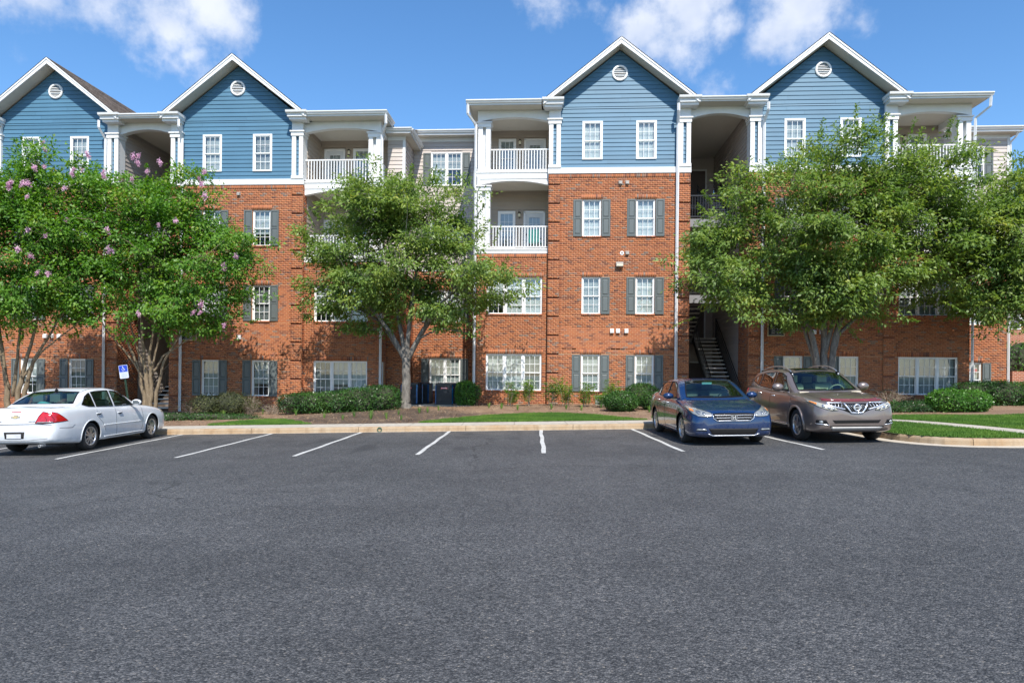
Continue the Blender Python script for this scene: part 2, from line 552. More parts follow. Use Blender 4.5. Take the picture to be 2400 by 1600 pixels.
def paint_mat():
    m = bpy.data.materials.new('road_paint')
    m.use_nodes = True
    nt = NT(m.node_tree)
    geo = nt.n('ShaderNodeNewGeometry')
    P = (geo, 'Position')
    n1 = nt.n('ShaderNodeTexNoise', None, Vector=P, Scale=55.0, Detail=5.0, Roughness=0.7)
    n2 = nt.n('ShaderNodeTexNoise', None, Vector=P, Scale=3.0, Detail=4.0)
    k = nt.math('ADD', nt.math('MULTIPLY', n1, 0.7), nt.math('MULTIPLY', n2, 0.4))
    c = nt.ramp(k, [(0.38, (0.13, 0.13, 0.13)), (0.47, (0.44, 0.435, 0.41)), (0.72, (0.60, 0.595, 0.57))])
    bp = nt.n('ShaderNodeBump', None, Strength=0.5, Distance=0.006, Height=n1)
    pbsdf(nt, Base__Color=c, Roughness=0.8, Normal=bp)
    return m


MAT['road_paint'] = paint_mat()
MAT['far_ground'] = M('far_ground', (0.06, 0.085, 0.035), 0.95, var=0.4, scale=0.15)


def build_ground():
    # far ground sheet, below everything
    xs = [-900, -200, -60, -30, 0, 30, 60, 200, 900]
    ys = [-500, -60, -30, 0, 20, 40, 80, 200, 1500]
    mb = MB()
    vs = [(x, y, lot(x) - 0.35) for y in ys for x in xs]
    n = len(xs)
    fs = [(j * n + i, j * n + i + 1, (j + 1) * n + i + 1, (j + 1) * n + i) for j in range(len(ys) - 1) for i in range(n - 1)]
    o = mb.add(vs, fs).build('ground', 'far_ground')
    tag(o, kind='structure')
    # asphalt
    mb = MB()
    xs = np.arange(-60, 60.1, 4.0)
    ys = np.arange(-36, 20.1, 4.0)
    n = len(xs)
    mb.add([(x, y, lot(x)) for y in ys for x in xs], [(j * n + i, j * n + i + 1, (j + 1) * n + i + 1, (j + 1) * n + i) for j in range(len(ys) - 1) for i in range(n - 1)])
    park = mb.build('parking_lot', 'asphalt')
    tag(park, kind='structure')
    # painted bay lines
    for (xa, xb) in [(-12.05, -11.95), (-9.33, -9.27), (-6.78, -6.82), (-4.26, -4.42), (-1.75, -1.92), (0.83, 0.67), (3.42, 3.49), (6.10, 6.36)]:
        mb = MB()
        w = 0.047
        ya, yb = KERB_Y - 0.03, 13.88
        m = 10
        vs = []
        for i in range(m + 1):
            t = i / m
            x = xa + (xb - xa) * t + 0.012 * math.sin(i * 1.7 + xa)
            y = ya + (yb - ya) * t
            ww = w + 0.004 * math.sin(i * 2.3)
            vs += [(x - ww, y, lot(x - ww) + 0.005), (x + ww, y, lot(x + ww) + 0.005)]
        mb.add(vs, [(2 * i, 2 * i + 2, 2 * i + 3, 2 * i + 1) for i in range(m)])
        mb.build('bay_line', 'road_paint', park)
    # planting bed / soil terrain behind the kerb
    xs = list(np.arange(-44, 8.01, 0.8)) + [8.3, 8.5, 8.6, 8.66, 8.75, 8.95, 9.2, 9.6, 10.2, 11.0] + list(np.arange(12, 44.1, 1.0))
    rows = 34
    vs = []
    for x in xs:
        y0 = kerb_y(x) + 0.13
        for j in range(rows + 1):
            t = j / rows
            y = y0 + (46 - y0) * t ** 1.25
            vs.append((x, y, bed(x, y) - (0.02 if y < y0 + 1.6 else 0.0)))
    r = rows + 1
    fs = [(i * r + j, (i + 1) * r + j, (i + 1) * r + j + 1, i * r + j + 1) for i in range(len(xs) - 1) for j in range(rows)]
    o = MB().add(vs, fs).build('planting_bed', 'mulch', smooth=True)
    tag(o, kind='structure')
    # kerb: pieces about three metres long with open joints
    kerb = obj('kerb', None)
    tag(kerb, kind='structure')
    path = [(-44.0, KERB_Y)]
    x = -44.0
    while x < 8.0:
        x += 0.4
        path.append((min(x, 8.1), KERB_Y))
    path += [(8.35, 19.36), (8.5, 19.2), (8.58, 18.9), (8.62, 18.0), (8.64, 17.0), (8.66, 15.95), (8.74, 15.3), (8.93, 14.80), (9.2, 14.46), (9.6, 14.22), (10.2, 14.07), (11.0, 14.02)]
    x = 11.0
    while x < 44:
        x += 0.8
        path.append((x, 14.0))
    # resample
    P = np.array(path)
    seg = np.r_[0, np.cumsum(np.hypot(*np.diff(P, axis=0).T))]
    tot = seg[-1]

    def at(s):
        return np.array([np.interp(s, seg, P[:, 0]), np.interp(s, seg, P[:, 1])])

    def nrm(s):
        d = at(min(s + 0.08, tot)) - at(max(s - 0.08, 0))
        d /= np.hypot(*d)
        return np.array([-d[1], d[0]])      # to the bed side
    prof = [(-0.02, -0.05), (0.0, 0.0), (0.012, 0.10), (0.03, 0.135), (0.06, 0.150), (0.155, 0.152), (0.155, -0.05)]
    s = 0.0
    L = 3.05
    while s < tot - 0.1:
        e = min(s + L, tot)
        st = np.linspace(s + 0.006, e - 0.006, max(3, int((e - s) / 0.22)))
        vs = []
        for q in st:
            p, nn = at(q), nrm(q)
            for (d, h) in prof:
                w = p + nn * d
                vs.append((w[0], w[1], lot(w[0]) + h))
        k = len(prof)
        fs = [(i * k + j, i * k + j + 1, (i + 1) * k + j + 1, (i + 1) * k + j) for i in range(len(st) - 1) for j in range(k - 1)]
        fs += [tuple(range(k)), tuple((len(st) - 1) * k + j for j in range(k - 1, -1, -1))]
        MB().add(vs, fs).build('kerb_stone', 'kerb_concrete', kerb, fix=True)
        s = e
    # gutter apron: thin along the bays, wide round the island
    s0 = float(seg[np.argmin(np.abs(P[:, 0] - 8.35) + np.abs(P[:, 1] - 19.36))])
    st = np.r_[np.arange(0, s0, 0.4), np.arange(s0, tot, 0.2)]
    vs = []
    for q in st:
        p, nn = at(q), nrm(q)
        w = 0.045 + 0.27 * sstep((q - s0 - 0.4) / 2.2)
        a, b = p - nn * w, p + nn * 0.02
        vs += [(a[0], a[1], lot(a[0]) + 0.004), (b[0], b[1], lot(b[0]) + 0.009)]
    fs = [(2 * i, 2 * i + 2, 2 * i + 3, 2 * i + 1) for i in range(len(st) - 1)]
    o = MB().add(vs, fs).build('gutter_apron', 'gutter_concrete', kerb, fix=True)
    # drain hole in the kerb face
    mb = MB().lathe([(0.045, -0.012), (0.07, -0.012), (0.075, 0.02), (0.045, 0.02)], 16, 'y', True)
    xh = -3.75
    o = mb.build('drain_pipe', M('drain_green', (0.05, 0.10, 0.06), 0.5), kerb, (xh, KERB_Y - 0.002, lot(xh) + 0.068))
    # sidewalk slabs behind the kerb
    walk = obj('sidewalk', None)
    tag(walk, kind='structure')
    x = -44.0
    while x < 8.5:
        x1 = min(x + 1.52, 8.72)
        ya, yb = KERB_Y + 0.165, KERB_Y + 1.30
        a, b = x + 0.006, x1 - 0.006
        z0, z1 = lot(a) + 0.153, lot(b) + 0.153
        MB().add([(a, ya, z0), (b, ya, z1), (b, yb, z1), (a, yb, z0), (a, ya, z0 - .1), (b, ya, z1 - .1), (b, yb, z1 - .1), (a, yb, z0 - .1)],
                 [(0, 1, 2, 3), (0, 4, 5, 1), (1, 5, 6, 2), (2, 6, 7, 3), (3, 7, 4, 0)]).build('paving_slab', 'walk_concrete', walk)
        x = x1
    # walk that swings out across the lawn on the right
    cl = [(8.73, 20.13), (9.7, 20.05), (10.35, 19.75), (10.85, 19.2), (11.15, 18.4), (11.38, 17.3), (11.55, 16.0), (11.64, 14.9), (11.66, 14.22)]
    C = np.array(cl)
    sg = np.r_[0, np.cumsum(np.hypot(*np.diff(C, axis=0).T))]
    q = 0.0
    while q < sg[-1] - 0.05:
        e = min(q + 1.3, sg[-1])
        top = []
        for t in np.linspace(q + 0.006, e - 0.006, 5):
            p = np.array([np.interp(t, sg, C[:, 0]), np.interp(t, sg, C[:, 1])])
            p2 = np.array([np.interp(t + .05, sg, C[:, 0]), np.interp(t + .05, sg, C[:, 1])])
            p1 = np.array([np.interp(t - .05, sg, C[:, 0]), np.interp(t - .05, sg, C[:, 1])])
            d = p2 - p1
            d /= max(np.hypot(*d), 1e-6)
            nn = np.array([-d[1], d[0]]) * 0.45
            top.append((p + nn, p - nn))
        vs = []
        for (a, b) in top:
            for w in (a, b):
                vs.append((w[0], w[1], bed(*w) + 0.014))
        n = len(top)
        fs = [(2 * i, 2 * i + 1, 2 * i + 3, 2 * i + 2) for i in range(n - 1)]
        low = [(v[0], v[1], v[2] - 0.1) for v in vs]
        m = len(vs)
        ring = [2 * i for i in range(n)] + [2 * i + 1 for i in range(n - 1, -1, -1)]
        fs += [(ring[i], ring[(i + 1) % m], ring[(i + 1) % m] + m, ring[i] + m) for i in range(m)]
        MB().add(vs + low, fs).build('paving_slab', 'walk_concrete', walk, fix=True)
        q = e


build_ground()
# ---------------------------------------------------------------- apartment buildings
U_AX = Vector((math.cos(PSI), -math.sin(PSI), 0))
V_AX = Vector((math.sin(PSI), math.cos(PSI), 0))
FAC0 = Vector((4.453, 28.57, 0))       # front plane at the middle of the third gable
CO = 0.0791                            # brick course
BL = 0.204                             # brick length with joint
FL = 3.25                              # storey height
SILL = [0.90, 0.90 + FL, 0.90 + 2 * FL, 0.90 + 3 * FL]
WH = 1.52
RECESS = 0.055

_brick_mesh = None


def to_face(kind, p0):
    """map (a, d, z) wall coordinates (a along, d outwards) to building coordinates"""
    if kind == 'front':            # faces -y
        return lambda a, d, z: (a, p0 - d, z)
    if kind == 'right':            # faces +x, a = v
        return lambda a, d, z: (p0 + d, a, z)
    if kind == 'left':             # faces -x
        return lambda a, d, z: (p0 - d, a, z)


def intervals(a0, a1, cuts):
    out = [(a0, a1)]
    for (c0, c1) in cuts:
        nxt = []
        for (s, e) in out:
            if c1 <= s or c0 >= e:
                nxt.append((s, e))
                continue
            if c0 > s: nxt.append((s, c0))
            if c1 < e: nxt.append((c1, e))
        out = nxt
    return out


def wall_backing(mb, fmap, a0, a1, z0, z1, holes, depth=0.12, d=0.0):
    """flat sheet with openings and their reveals"""
    zs = sorted({z0, z1, *[min(max(h[2], z0), z1) for h in holes], *[min(max(h[3], z0), z1) for h in holes]})
    for za, zb in zip(zs, zs[1:]):
        if zb - za < 1e-5: continue
        mid = 0.5 * (za + zb)
        cuts = [(h[0], h[1]) for h in holes if h[2] < mid < h[3]]
        for (s, e) in intervals(a0, a1, cuts):
            mb.add([fmap(s, d, za), fmap(e, d, za), fmap(e, d, zb), fmap(s, d, zb)], [(0, 1, 2, 3)])
    for (h0, h1, hz0, hz1) in holes:
        for (p, q) in (((h0, hz0), (h0, hz1)), ((h1, hz1), (h1, hz0)), ((h0, hz1), (h1, hz1)), ((h1, hz0), (h0, hz0))):
            mb.add([fmap(p[0], d, p[1]), fmap(q[0], d, q[1]), fmap(q[0], d - depth, q[1]), fmap(p[0], d - depth, p[1])], [(0, 1, 2, 3)])


class Bricks:
    """collects bricks of one wall"""
    def __init__(self):
        self.q = []                 # (fmap, a0, a1, z0, z1, out)

    def lay(self, fmap, a0, a1, z0, z1, cuts, out=0.009, rows=None, phase=0.0):
        n = int(math.floor((z1 - z0) / CO + 0.01))
        for r in range(n):
            za = z0 + r * CO + 0.0085
            zb = z0 + (r + 1) * CO - 0.0085
            mid = 0.5 * (za + zb)
            if rows and not rows(r): continue
            off = phase + (BL / 2 if r % 2 else 0.0)
            lv = sorted({za, zb, *[z for c in cuts for z in (c[2] - .005, c[3] + .005) if za < z < zb]})
            for zc, zd in zip(lv, lv[1:]):
                if zd - zc < 0.012: continue
                cc = [(c[0], c[1]) for c in cuts if c[2] < zd - 1e-4 and c[3] > zc + 1e-4]
                for (s, e) in intervals(a0, a1, cc):
                    if e - s < .015: continue
                    k = math.ceil((s + .055 - a0 - off) / BL)
                    ed = [s]
                    while a0 + off + k * BL < e - .055:
                        ed.append(a0 + off + k * BL)
                        k += 1
                    ed.append(e)
                    for i in range(len(ed) - 1):
                        b0 = ed[i] + (.003 if i == 0 else .008)
                        b1 = ed[i + 1] - (.003 if i == len(ed) - 2 else .008)
                        self.q.append((fmap, b0, b1, zc, zd, out + random.uniform(-.0015, .0015)))

    def soldier(self, fmap, a0, a1, z0, h=0.20, out=0.011):
        n = max(1, round((a1 - a0) / CO))
        w = (a1 - a0) / n
        for i in range(n):
            self.q.append((fmap, a0 + i * w + 0.006, a0 + (i + 1) * w - 0.006, z0 + 0.005, z0 + h - 0.005, out))

    def sill(self, fmap, a0, a1, z1):
        n = max(1, round((a1 - a0) / CO))
        w = (a1 - a0) / n
        for i in range(n):
            self.q.append((fmap, a0 + i * w + 0.004, a0 + (i + 1) * w - 0.004, z1 - 0.075, z1, 0.045))

    def build(self, parent, singles=None):
        vs, fs = [], []
        picked = 0
        for (fm, a0, a1, z0, z1, out) in self.q:
            if singles is not None and picked < singles['n'] and abs((a1 - a0) - (BL - 0.016)) < 1e-3 and singles['test'](a0, z0, fm):
                global _brick_mesh
                if _brick_mesh is None:
                    _brick_mesh = MB().box(-(BL - 0.016) / 2, (BL - 0.016) / 2, -0.009, 0.05, 0, CO - 0.017).mesh('brick', 'brick')
                c = fm(0.5 * (a0 + a1), 0.0, z0)
                obj('brick', _brick_mesh, parent, c)
                picked += 1
                continue
            o = len(vs)
            for (a, d, z) in ((a0, out, z0), (a1, out, z0), (a1, out, z1), (a0, out, z1), (a0, 0, z0), (a1, 0, z0), (a1, 0, z1), (a0, 0, z1)):
                vs.append(fm(a, d, z))
            fs += [(o, o + 1, o + 2, o + 3), (o, o + 4, o + 5, o + 1), (o + 1, o + 5, o + 6, o + 2), (o + 2, o + 6, o + 7, o + 3), (o + 3, o + 7, o + 4, o)]
        if vs:
            me = fast_mesh('brick_field', np.array(vs), np.array(fs), 'brick')
            fix_normals(me)
            o = obj('brick_field', me, parent)
            o['kind'] = 'stuff'
        return picked


# ---- windows -------------------------------------------------------------
_wc = {}


def win_meshes(w, h):
    key = (round(w, 3), round(h, 3))
    if key in _wc: return _wc[key]
    d = {}
    # sash pair
    m = MB()
    mz = h * 0.5
    for (z0, z1, y) in ((mz - 0.02, h, 0.02), (0, mz + 0.02, 0.05)):
        m.box(-w / 2, -w / 2 + 0.035, y, y + 0.03, z0, z1).box(w / 2 - 0.035, w / 2, y, y + 0.03, z0, z1)
        m.box(-w / 2 + 0.035, w / 2 - 0.035, y, y + 0.03, z0, z0 + 0.04).box(-w / 2 + 0.035, w / 2 - 0.035, y, y + 0.03, z1 - 0.035, z1)
    d['sash'] = m.mesh('sash', 'white_vinyl')
    m = MB()
    iw = w - 0.07
    for (z0, z1, y) in ((mz + 0.02, h - 0.035, 0.022), (0.04, mz - 0.015, 0.054)):
        for k in (1, 2):
            x = -iw / 2 + iw * k / 3
            m.box(x - 0.009, x + 0.009, y, y + 0.008, z0, z1)
        zc = 0.5 * (z0 + z1)
        m.box(-iw / 2, iw / 2, y - 0.002, y + 0.006, zc - 0.009, zc + 0.009)
    d['grille'] = m.mesh('grille', 'white_vinyl')
    for nm, z0, z1, y in (('up', mz, h - 0.03, 0.036), ('lo', 0.03, mz, 0.066)):
        m = MB().add([(-iw / 2 - .01, y, z0), (iw / 2 + .01, y, z0), (iw / 2 + .01, y, z1), (-iw / 2 - .01, y, z1)], [(0, 1, 2, 3)])
        d[nm] = m.mesh('pane', 'glass')
    for nm, frac, tilt in (('b0', 1.0, 66), ('b1', 0.98, 48), ('b2', 0.62, 64), ('b3', 0.45, 58), ('b4', 1.0, 25)):
        m = MB()
        n = int(h * frac / 0.042)
        ca, sa = 0.024 * math.cos(rad(tilt)), 0.024 * math.sin(rad(tilt))
        for k in range(n):
            z = h - 0.05 - 0.042 * k
            y = 0.125
            m.add([(-iw / 2, y - ca, z - sa), (iw / 2, y - ca, z - sa), (iw / 2, y + ca, z + sa), (-iw / 2, y + ca, z + sa)], [(0, 1, 2, 3)])
        m.box(-iw / 2, iw / 2, 0.10, 0.15, h - 0.045, h)
        zb = h - 0.05 - 0.042 * n
        m.box(-iw / 2, iw / 2, 0.11, 0.14, zb - 0.012, zb + 0.008)
        d[nm] = m.mesh('blind', 'blind')
    # curtain
    m = MB()
    n = 28
    pts = [(-iw / 2 + iw * i / n, 0.13 + 0.02 * math.sin(i * 1.9)) for i in range(n + 1)]
    vs = [(x, y, 0.02) for x, y in pts] + [(x, y, h - 0.02) for x, y in pts]
    m.add(vs, [(i, i + 1, n + 2 + i, n + 1 + i) for i in range(n)])
    d['curtain'] = m.mesh('curtain', 'blind', True)
    _wc[key] = d
    return d


def window(parent, mapr, cx, z0, units, w, h, blinds, arg=0.0, casing=0.045):
    """parent: building root; the window sits in an opening at local (cx, plane, z0)"""
    tw = w * units + 0.09 * (units - 1) + 2 * casing
    m = MB()
    m.box(-tw / 2, -tw / 2 + casing, 0, 0.10, 0, h).box(tw / 2 - casing, tw / 2, 0, 0.10, 0, h)
    m.box(-tw / 2, tw / 2, -0.004, 0.10, h - 0.001, h + casing).box(-tw / 2, tw / 2, -0.012, 0.10, -0.035, 0.0)
    for k in range(units - 1):
        x = -tw / 2 + casing + (k + 1) * w + k * 0.09
        m.box(x, x + 0.09, 0.002, 0.10, 0, h)
    win = m.build('window', 'white_vinyl', parent, mapr, (0, 0, arg))
    d = win_meshes(w, h)
    for k in range(units):
        x = -tw / 2 + casing + w / 2 + k * (w + 0.09)
        obj('sash', d['sash'], win, (x, 0, 0))
        obj('grille', d['grille'], win, (x, 0, 0))
        obj('pane', d['up'], win, (x, 0, 0))
        obj('pane', d['lo'], win, (x, 0, 0))
        b = blinds[k % len(blinds)]
        if b and units > 1 and random.random() < .3: b = random.choice(['b0', 'b1', 'b2', 'b4', 'curtain'])
        if b: obj('curtain' if b == 'curtain' else 'blind', d[b], win, (x, 0, 0))
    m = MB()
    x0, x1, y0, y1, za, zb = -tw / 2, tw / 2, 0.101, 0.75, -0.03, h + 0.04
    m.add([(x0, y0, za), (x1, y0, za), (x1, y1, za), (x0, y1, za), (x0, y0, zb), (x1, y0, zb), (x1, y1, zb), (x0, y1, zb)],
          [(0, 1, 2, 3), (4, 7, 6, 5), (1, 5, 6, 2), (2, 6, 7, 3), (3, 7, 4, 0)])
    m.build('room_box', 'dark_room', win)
    return win


_sh = {}


def shutter(parent, x, y, z, h=1.54):
    if not _sh:
        w = 0.365
        m = MB().box(-w / 2, -w / 2 + .055, -.035, 0, 0, h).box(w / 2 - .055, w / 2, -.035, 0, 0, h)
        for (a, b) in ((0, .09), (h * .47, h * .47 + .075), (h - .07, h)):
            m.box(-w / 2 + .055, w / 2 - .055, -.035, 0, a, b)
        m.box(-w / 2 + .055, w / 2 - .055, -.012, 0, .09, h - .07)
        _sh['f'] = m.mesh('shutter', 'shutter')
        for nm, a, b in (('a', .09, h * .47), ('b', h * .47 + .075, h - .07)):
            m = MB()
            i, j = w / 2 - .055 - .012, w / 2 - .055 - .04
            m.add([(-i, -.012, a + .012), (i, -.012, a + .012), (i, -.012, b - .012), (-i, -.012, b - .012), (-j, -.034, a + .045), (j, -.034, a + .045), (j, -.034, b - .045), (-j, -.034, b - .045)],
                  [(4, 5, 6, 7), (0, 1, 5, 4), (1, 2, 6, 5), (2, 3, 7, 6), (3, 0, 4, 7)])
            _sh[nm] = m.mesh('panel', 'shutter_panel')
    s = obj('shutter', _sh['f'], parent, (x, y, z))
    obj('panel', _sh['a'], s)
    obj('panel', _sh['b'], s)
    return s


# ---- lap siding ------------------------------------------------------------
EXPO = 0.178


def siding(root, kind, p0, spans, z0, z1, mat, holes=(), name='siding', back=0.0):
    """spans(z) -> (a0, a1) of the wall at height z; one board per course, cut round the openings"""
    fm = to_face(kind, p0)
    wall = None
    mb = MB()
    zz = z0
    n = int(math.ceil((z1 - z0) / EXPO))
    # sheathing behind
    a0, a1 = spans(z0)
    hs = [h for h in holes]
    steps = 1 if spans(z0) == spans(z1) else 24
    for i in range(steps):
        za, zb = z0 + (z1 - z0) * i / steps, z0 + (z1 - z0) * (i + 1) / steps
        s0, s1 = spans(za), spans(zb)
        if steps == 1:
            wall_backing(mb, fm, s0[0], s0[1], za, zb, hs, 0.14, -0.012)
        else:
            cuts = [(h[0], h[1]) for h in hs if h[2] < zb and h[3] > za]
            t0 = (min(s0[0], s0[1]), max(s0[0], s0[1]))
            for (s, e) in intervals(t0[0], t0[1], cuts):
                e1 = min(e, s1[1]) if abs(e - s0[1]) < 1e-6 else e
                b1 = max(s, s1[0]) if abs(s - s0[0]) < 1e-6 else s
                mb.add([fm(s, -0.012, za), fm(e, -0.012, za), fm(e1, -0.012, zb), fm(b1, -0.012, zb)], [(0, 1, 2, 3)])
    wall = mb.build(name, mat, root, fix=False)
    for i in range(n):
        za, zb = z0 + i * EXPO, min(z0 + (i + 1) * EXPO + 0.012, z1)
        if zb - za < 0.02: continue
        sa, sb = spans(za), spans(min(zb, z1))
        cuts = [(h[0], h[1]) for h in holes if h[2] < zb - 0.03 and h[3] > za + 0.03]
        runs = []
        for (s, e) in intervals(sa[0], sa[1], cuts):
            while e - s > 4.2:
                q = s + random.uniform(1.2, 3.6)
                runs.append((s, q - .002))
                s = q + .002
            runs.append((s, e))
        for (s, e) in runs:
            if e - s < 0.03: continue
            tl = max(s, sb[0]) if abs(s - sa[0]) < 1e-6 else s
            tr = min(e, sb[1]) if abs(e - sa[1]) < 1e-6 else e
            lo, hi = 0.027 + random.uniform(-.001, .001), 0.002
            v = [fm(s, lo, za), fm(e, lo, za), fm(tr, hi, zb), fm(tl, hi, zb), fm(s, -.008, za), fm(e, -.008, za), fm(tr, -.008, zb), fm(tl, -.008, zb)]
            me = MB().add(v, [(0, 1, 2, 3), (0, 4, 5, 1), (1, 5, 6, 2), (2, 6, 7, 3), (3, 7, 4, 0)]).mesh('siding_board', mat)
            obj('siding_board', me, wall)
    return wall


# ---- white trim pieces --------------------------------------------------------
def column(root, x0, x1, y0, y1, z0, z1, name='column'):
    """paired box posts on a plinth under a moulded cap"""
    m = MB().box(x0 - .02, x1 + .02, y0 - .02, y1 + .02, z0, z0 + .13)
    col = m.build(name, 'white_trim', root)
    w = (x1 - x0) * 0.36
    for (a, b) in ((x0, x0 + w), (x1 - w, x1)):
        MB().box(a, b, y0, y1, z0 + .13, z1 - .22).build('post', 'white_trim', col)
    MB().box(x0 + w, x1 - w, y0 + .16, y1 - .16, z0 + .13, z1 - .22).build('post_web', 'white_trim', col)
    m = MB().box(x0 - .03, x1 + .03, y0 - .03, y1 + .03, z1 - .22, z1 - .055)
    m.box(x0 - .075, x1 + .075, y0 - .075, y1 + .075, z1 - .055, z1)
    m.build('cap', 'white_trim', col)
    return col


def arch_beam(root, x0, x1, y0, y1, zlow, zarch, ztop, n=16, name='beam'):
    """beam with a shallow arched underside"""
    pts = [(x0, ztop), (x0, zlow)]
    for i in range(n + 1):
        t = i / n
        pts.append((x0 + (x1 - x0) * t, zlow + (zarch - zlow) * (1 - (2 * t - 1) ** 2)))
    pts += [(x1, ztop)]
    m = MB()
    fs_top = []
    q = pts[2:-1]
    for i in range(len(q) - 1):
        (a, za), (b, zb) = q[i], q[i + 1]
        m.add([(a, y0, za), (b, y0, zb), (b, y0, ztop), (a, y0, ztop)], [(0, 1, 2, 3)])
        m.add([(a, y1, za), (b, y1, zb), (b, y1, ztop), (a, y1, ztop)], [(3, 2, 1, 0)])
        m.add([(a, y0, za), (b, y0, zb), (b, y1, zb), (a, y1, za)], [(3, 2, 1, 0)])
        m.add([(a, y0, ztop), (b, y0, ztop), (b, y1, ztop), (a, y1, ztop)], [(0, 1, 2, 3)])
    for x, f in ((x0, (0, 1, 2, 3)), (x1, (3, 2, 1, 0))):
        m.add([(x, y0, zlow), (x, y0, ztop), (x, y1, ztop), (x, y1, zlow)], [f])
    return m.build(name, 'white_trim', root, fix=True)


GUT = [(0.0, 0.0), (-0.07, 0.0), (-0.085, 0.05), (-0.125, 0.075), (-0.13, 0.12), (0.0, 0.12)]


def gutter(root, axis, p, a0, a1, z, sgn=1):
    """K-profile gutter; axis 'x' runs along the facade at y=p, axis 'y' runs back at x=p (sgn: outward)"""
    m = MB()
    if axis == 'x':
        m.prism([(p + d, z + h) for d, h in GUT], 'x', a0, a1)
    else:
        poly = [(p - sgn * d, z + h) for d, h in GUT]
        n = len(poly)
        vs = [(q[0], a0, q[1]) for q in poly] + [(q[0], a1, q[1]) for q in poly]
        m.add(vs, [tuple(range(n)), tuple(range(2 * n - 1, n - 1, -1))] + [(i, (i + 1) % n, n + (i + 1) % n, n + i) for i in range(n)])
    return m.build('gutter', 'white_trim', root, fix=True)


def downspout(root, pts, r=0.045):
    m = MB()
    P = [Vector(p) for p in pts]
    for a, b in zip(P, P[1:]):
        m.tube([a, b], r, 4)
    return m.build('downspout', 'downspout', root)


_bal = {}


def railing(root, x0, x1, y, z0, z1, mat='white_trim', step=0.125, rot=0.0, org=(0, 0, 0), thin=0.018):
    """straight guard rail along local x; balusters are sub-parts"""
    L = x1 - x0
    m = MB().box(0, L, -.03, .03, z1 - .05, z1).box(0, L, -.022, .022, z0, z0 + .05)
    r = m.build('railing', mat, root, (org[0] + x0 * math.cos(rot) - y * math.sin(rot), org[1] + x0 * math.sin(rot) + y * math.cos(rot), org[2]), (0, 0, rot))
    key = (mat, round(z1 - z0, 3), thin)
    if key not in _bal:
        _bal[key] = MB().box(-thin, thin, -thin, thin, 0.05, z1 - z0 - 0.05).mesh('baluster', mat)
    n = max(2, round(L / step))
    for i in range(1, n):
        obj('baluster', _bal[key], r, (L * i / n, 0, z0))
    return r


def wall_lamp(root, x, y, z):
    l = MB().lathe([(0.0, -.005), (.055, -.005), (.055, -.03), (0, -.03)], 12, 'y').build('wall_lamp', 'lamp_metal', root, (x, y, z), fix=True)
    MB().lathe([(0.0, -.11), (.05, -.1), (.06, .0), (.05, .08), (.0, .1)], 12, 'z').build('globe', 'frosted', l, (0, -.085, 0), smooth=True, fix=True)
    m = MB().lathe([(0.0, .15), (.03, .145), (.075, .085), (.065, .075), (0, .09)], 12, 'z').lathe([(0, -.13), (.045, -.125), (.06, -.1), (0, -.095)], 12, 'z')
    m.build('cap', 'lamp_metal', l, (0, -.085, 0), fix=True)
    return l


def gable_vent(root, c, y, z, r=0.33):
    v = MB().lathe([(r - .075, 0.0), (r - .075, -.05), (r - .03, -.06), (r, -.04), (r, 0.02)], 36, 'y').build('gable_vent', 'white_vinyl', root, (c, y, z), smooth=False, fix=True)
    MB().lathe([(0.001, 0.006), (r - .05, 0.006)], 24, 'y').build('vent_backing', 'black_metal', v)
    k = 0
    zz = -r + 0.13
    while zz < r - 0.10:
        hw = math.sqrt(max(0.0, (r - .07) ** 2 - zz ** 2))
        MB().add([(-hw, -.045, zz - .016), (hw, -.045, zz - .016), (hw, -.02, zz + .012), (-hw, -.02, zz + .012), (-hw, -.04, zz - .022), (hw, -.04, zz - .022), (hw, -.014, zz + .006), (-hw, -.014, zz + .006)],
                 [(0, 1, 2, 3), (7, 6, 5, 4), (0, 4, 5, 1), (2, 6, 7, 3)]).build('louver', 'white_vinyl', v)
        zz += 0.072
    return v


def shingled_slope(root, p_ridge, p_eave, y0, y1, name='roof'):
    """one slope: shingle courses as real overlapping strips; (x,z) at ridge and eave, running along y"""
    mb = MB()
    (xr, zr), (xe, ze) = p_ridge, p_eave
    L = math.hypot(xe - xr, ze - zr)
    n = max(1, int(L / 0.145))
    nx, nz = (zr - ze) / L * (1 if xe > xr else -1), abs(xe - xr) / L
    m = max(1, int((y1 - y0) / 0.33))
    for i in range(n):
        t0, t1 = i / n, (i + 1.25) / n
        a = (xr + (xe - xr) * t0, zr + (ze - zr) * t0)
        b = (xr + (xe - xr) * min(t1, 1.0), zr + (ze - zr) * min(t1, 1.0))
        off = 0.16 * (i % 2)
        for k in range(-1, m + 1):
            ya, yb = max(y0, y0 + k * 0.33 + off), min(y1, y0 + (k + 1) * 0.33 + off - 0.008)
            if yb - ya < 0.05: continue
            mb.add([(a[0] + nx * .004, ya, a[1] + nz * .004), (a[0] + nx * .004, yb, a[1] + nz * .004), (b[0] + nx * .016, yb, b[1] + nz * .016), (b[0] + nx * .016, ya, b[1] + nz * .016),
                    (b[0], ya, b[1]), (b[0], yb, b[1])], [(0, 1, 2, 3), (3, 2, 5, 4)])
    o = mb.build('shingles', 'shingle', root)
    o['kind'] = 'stuff'
    return o


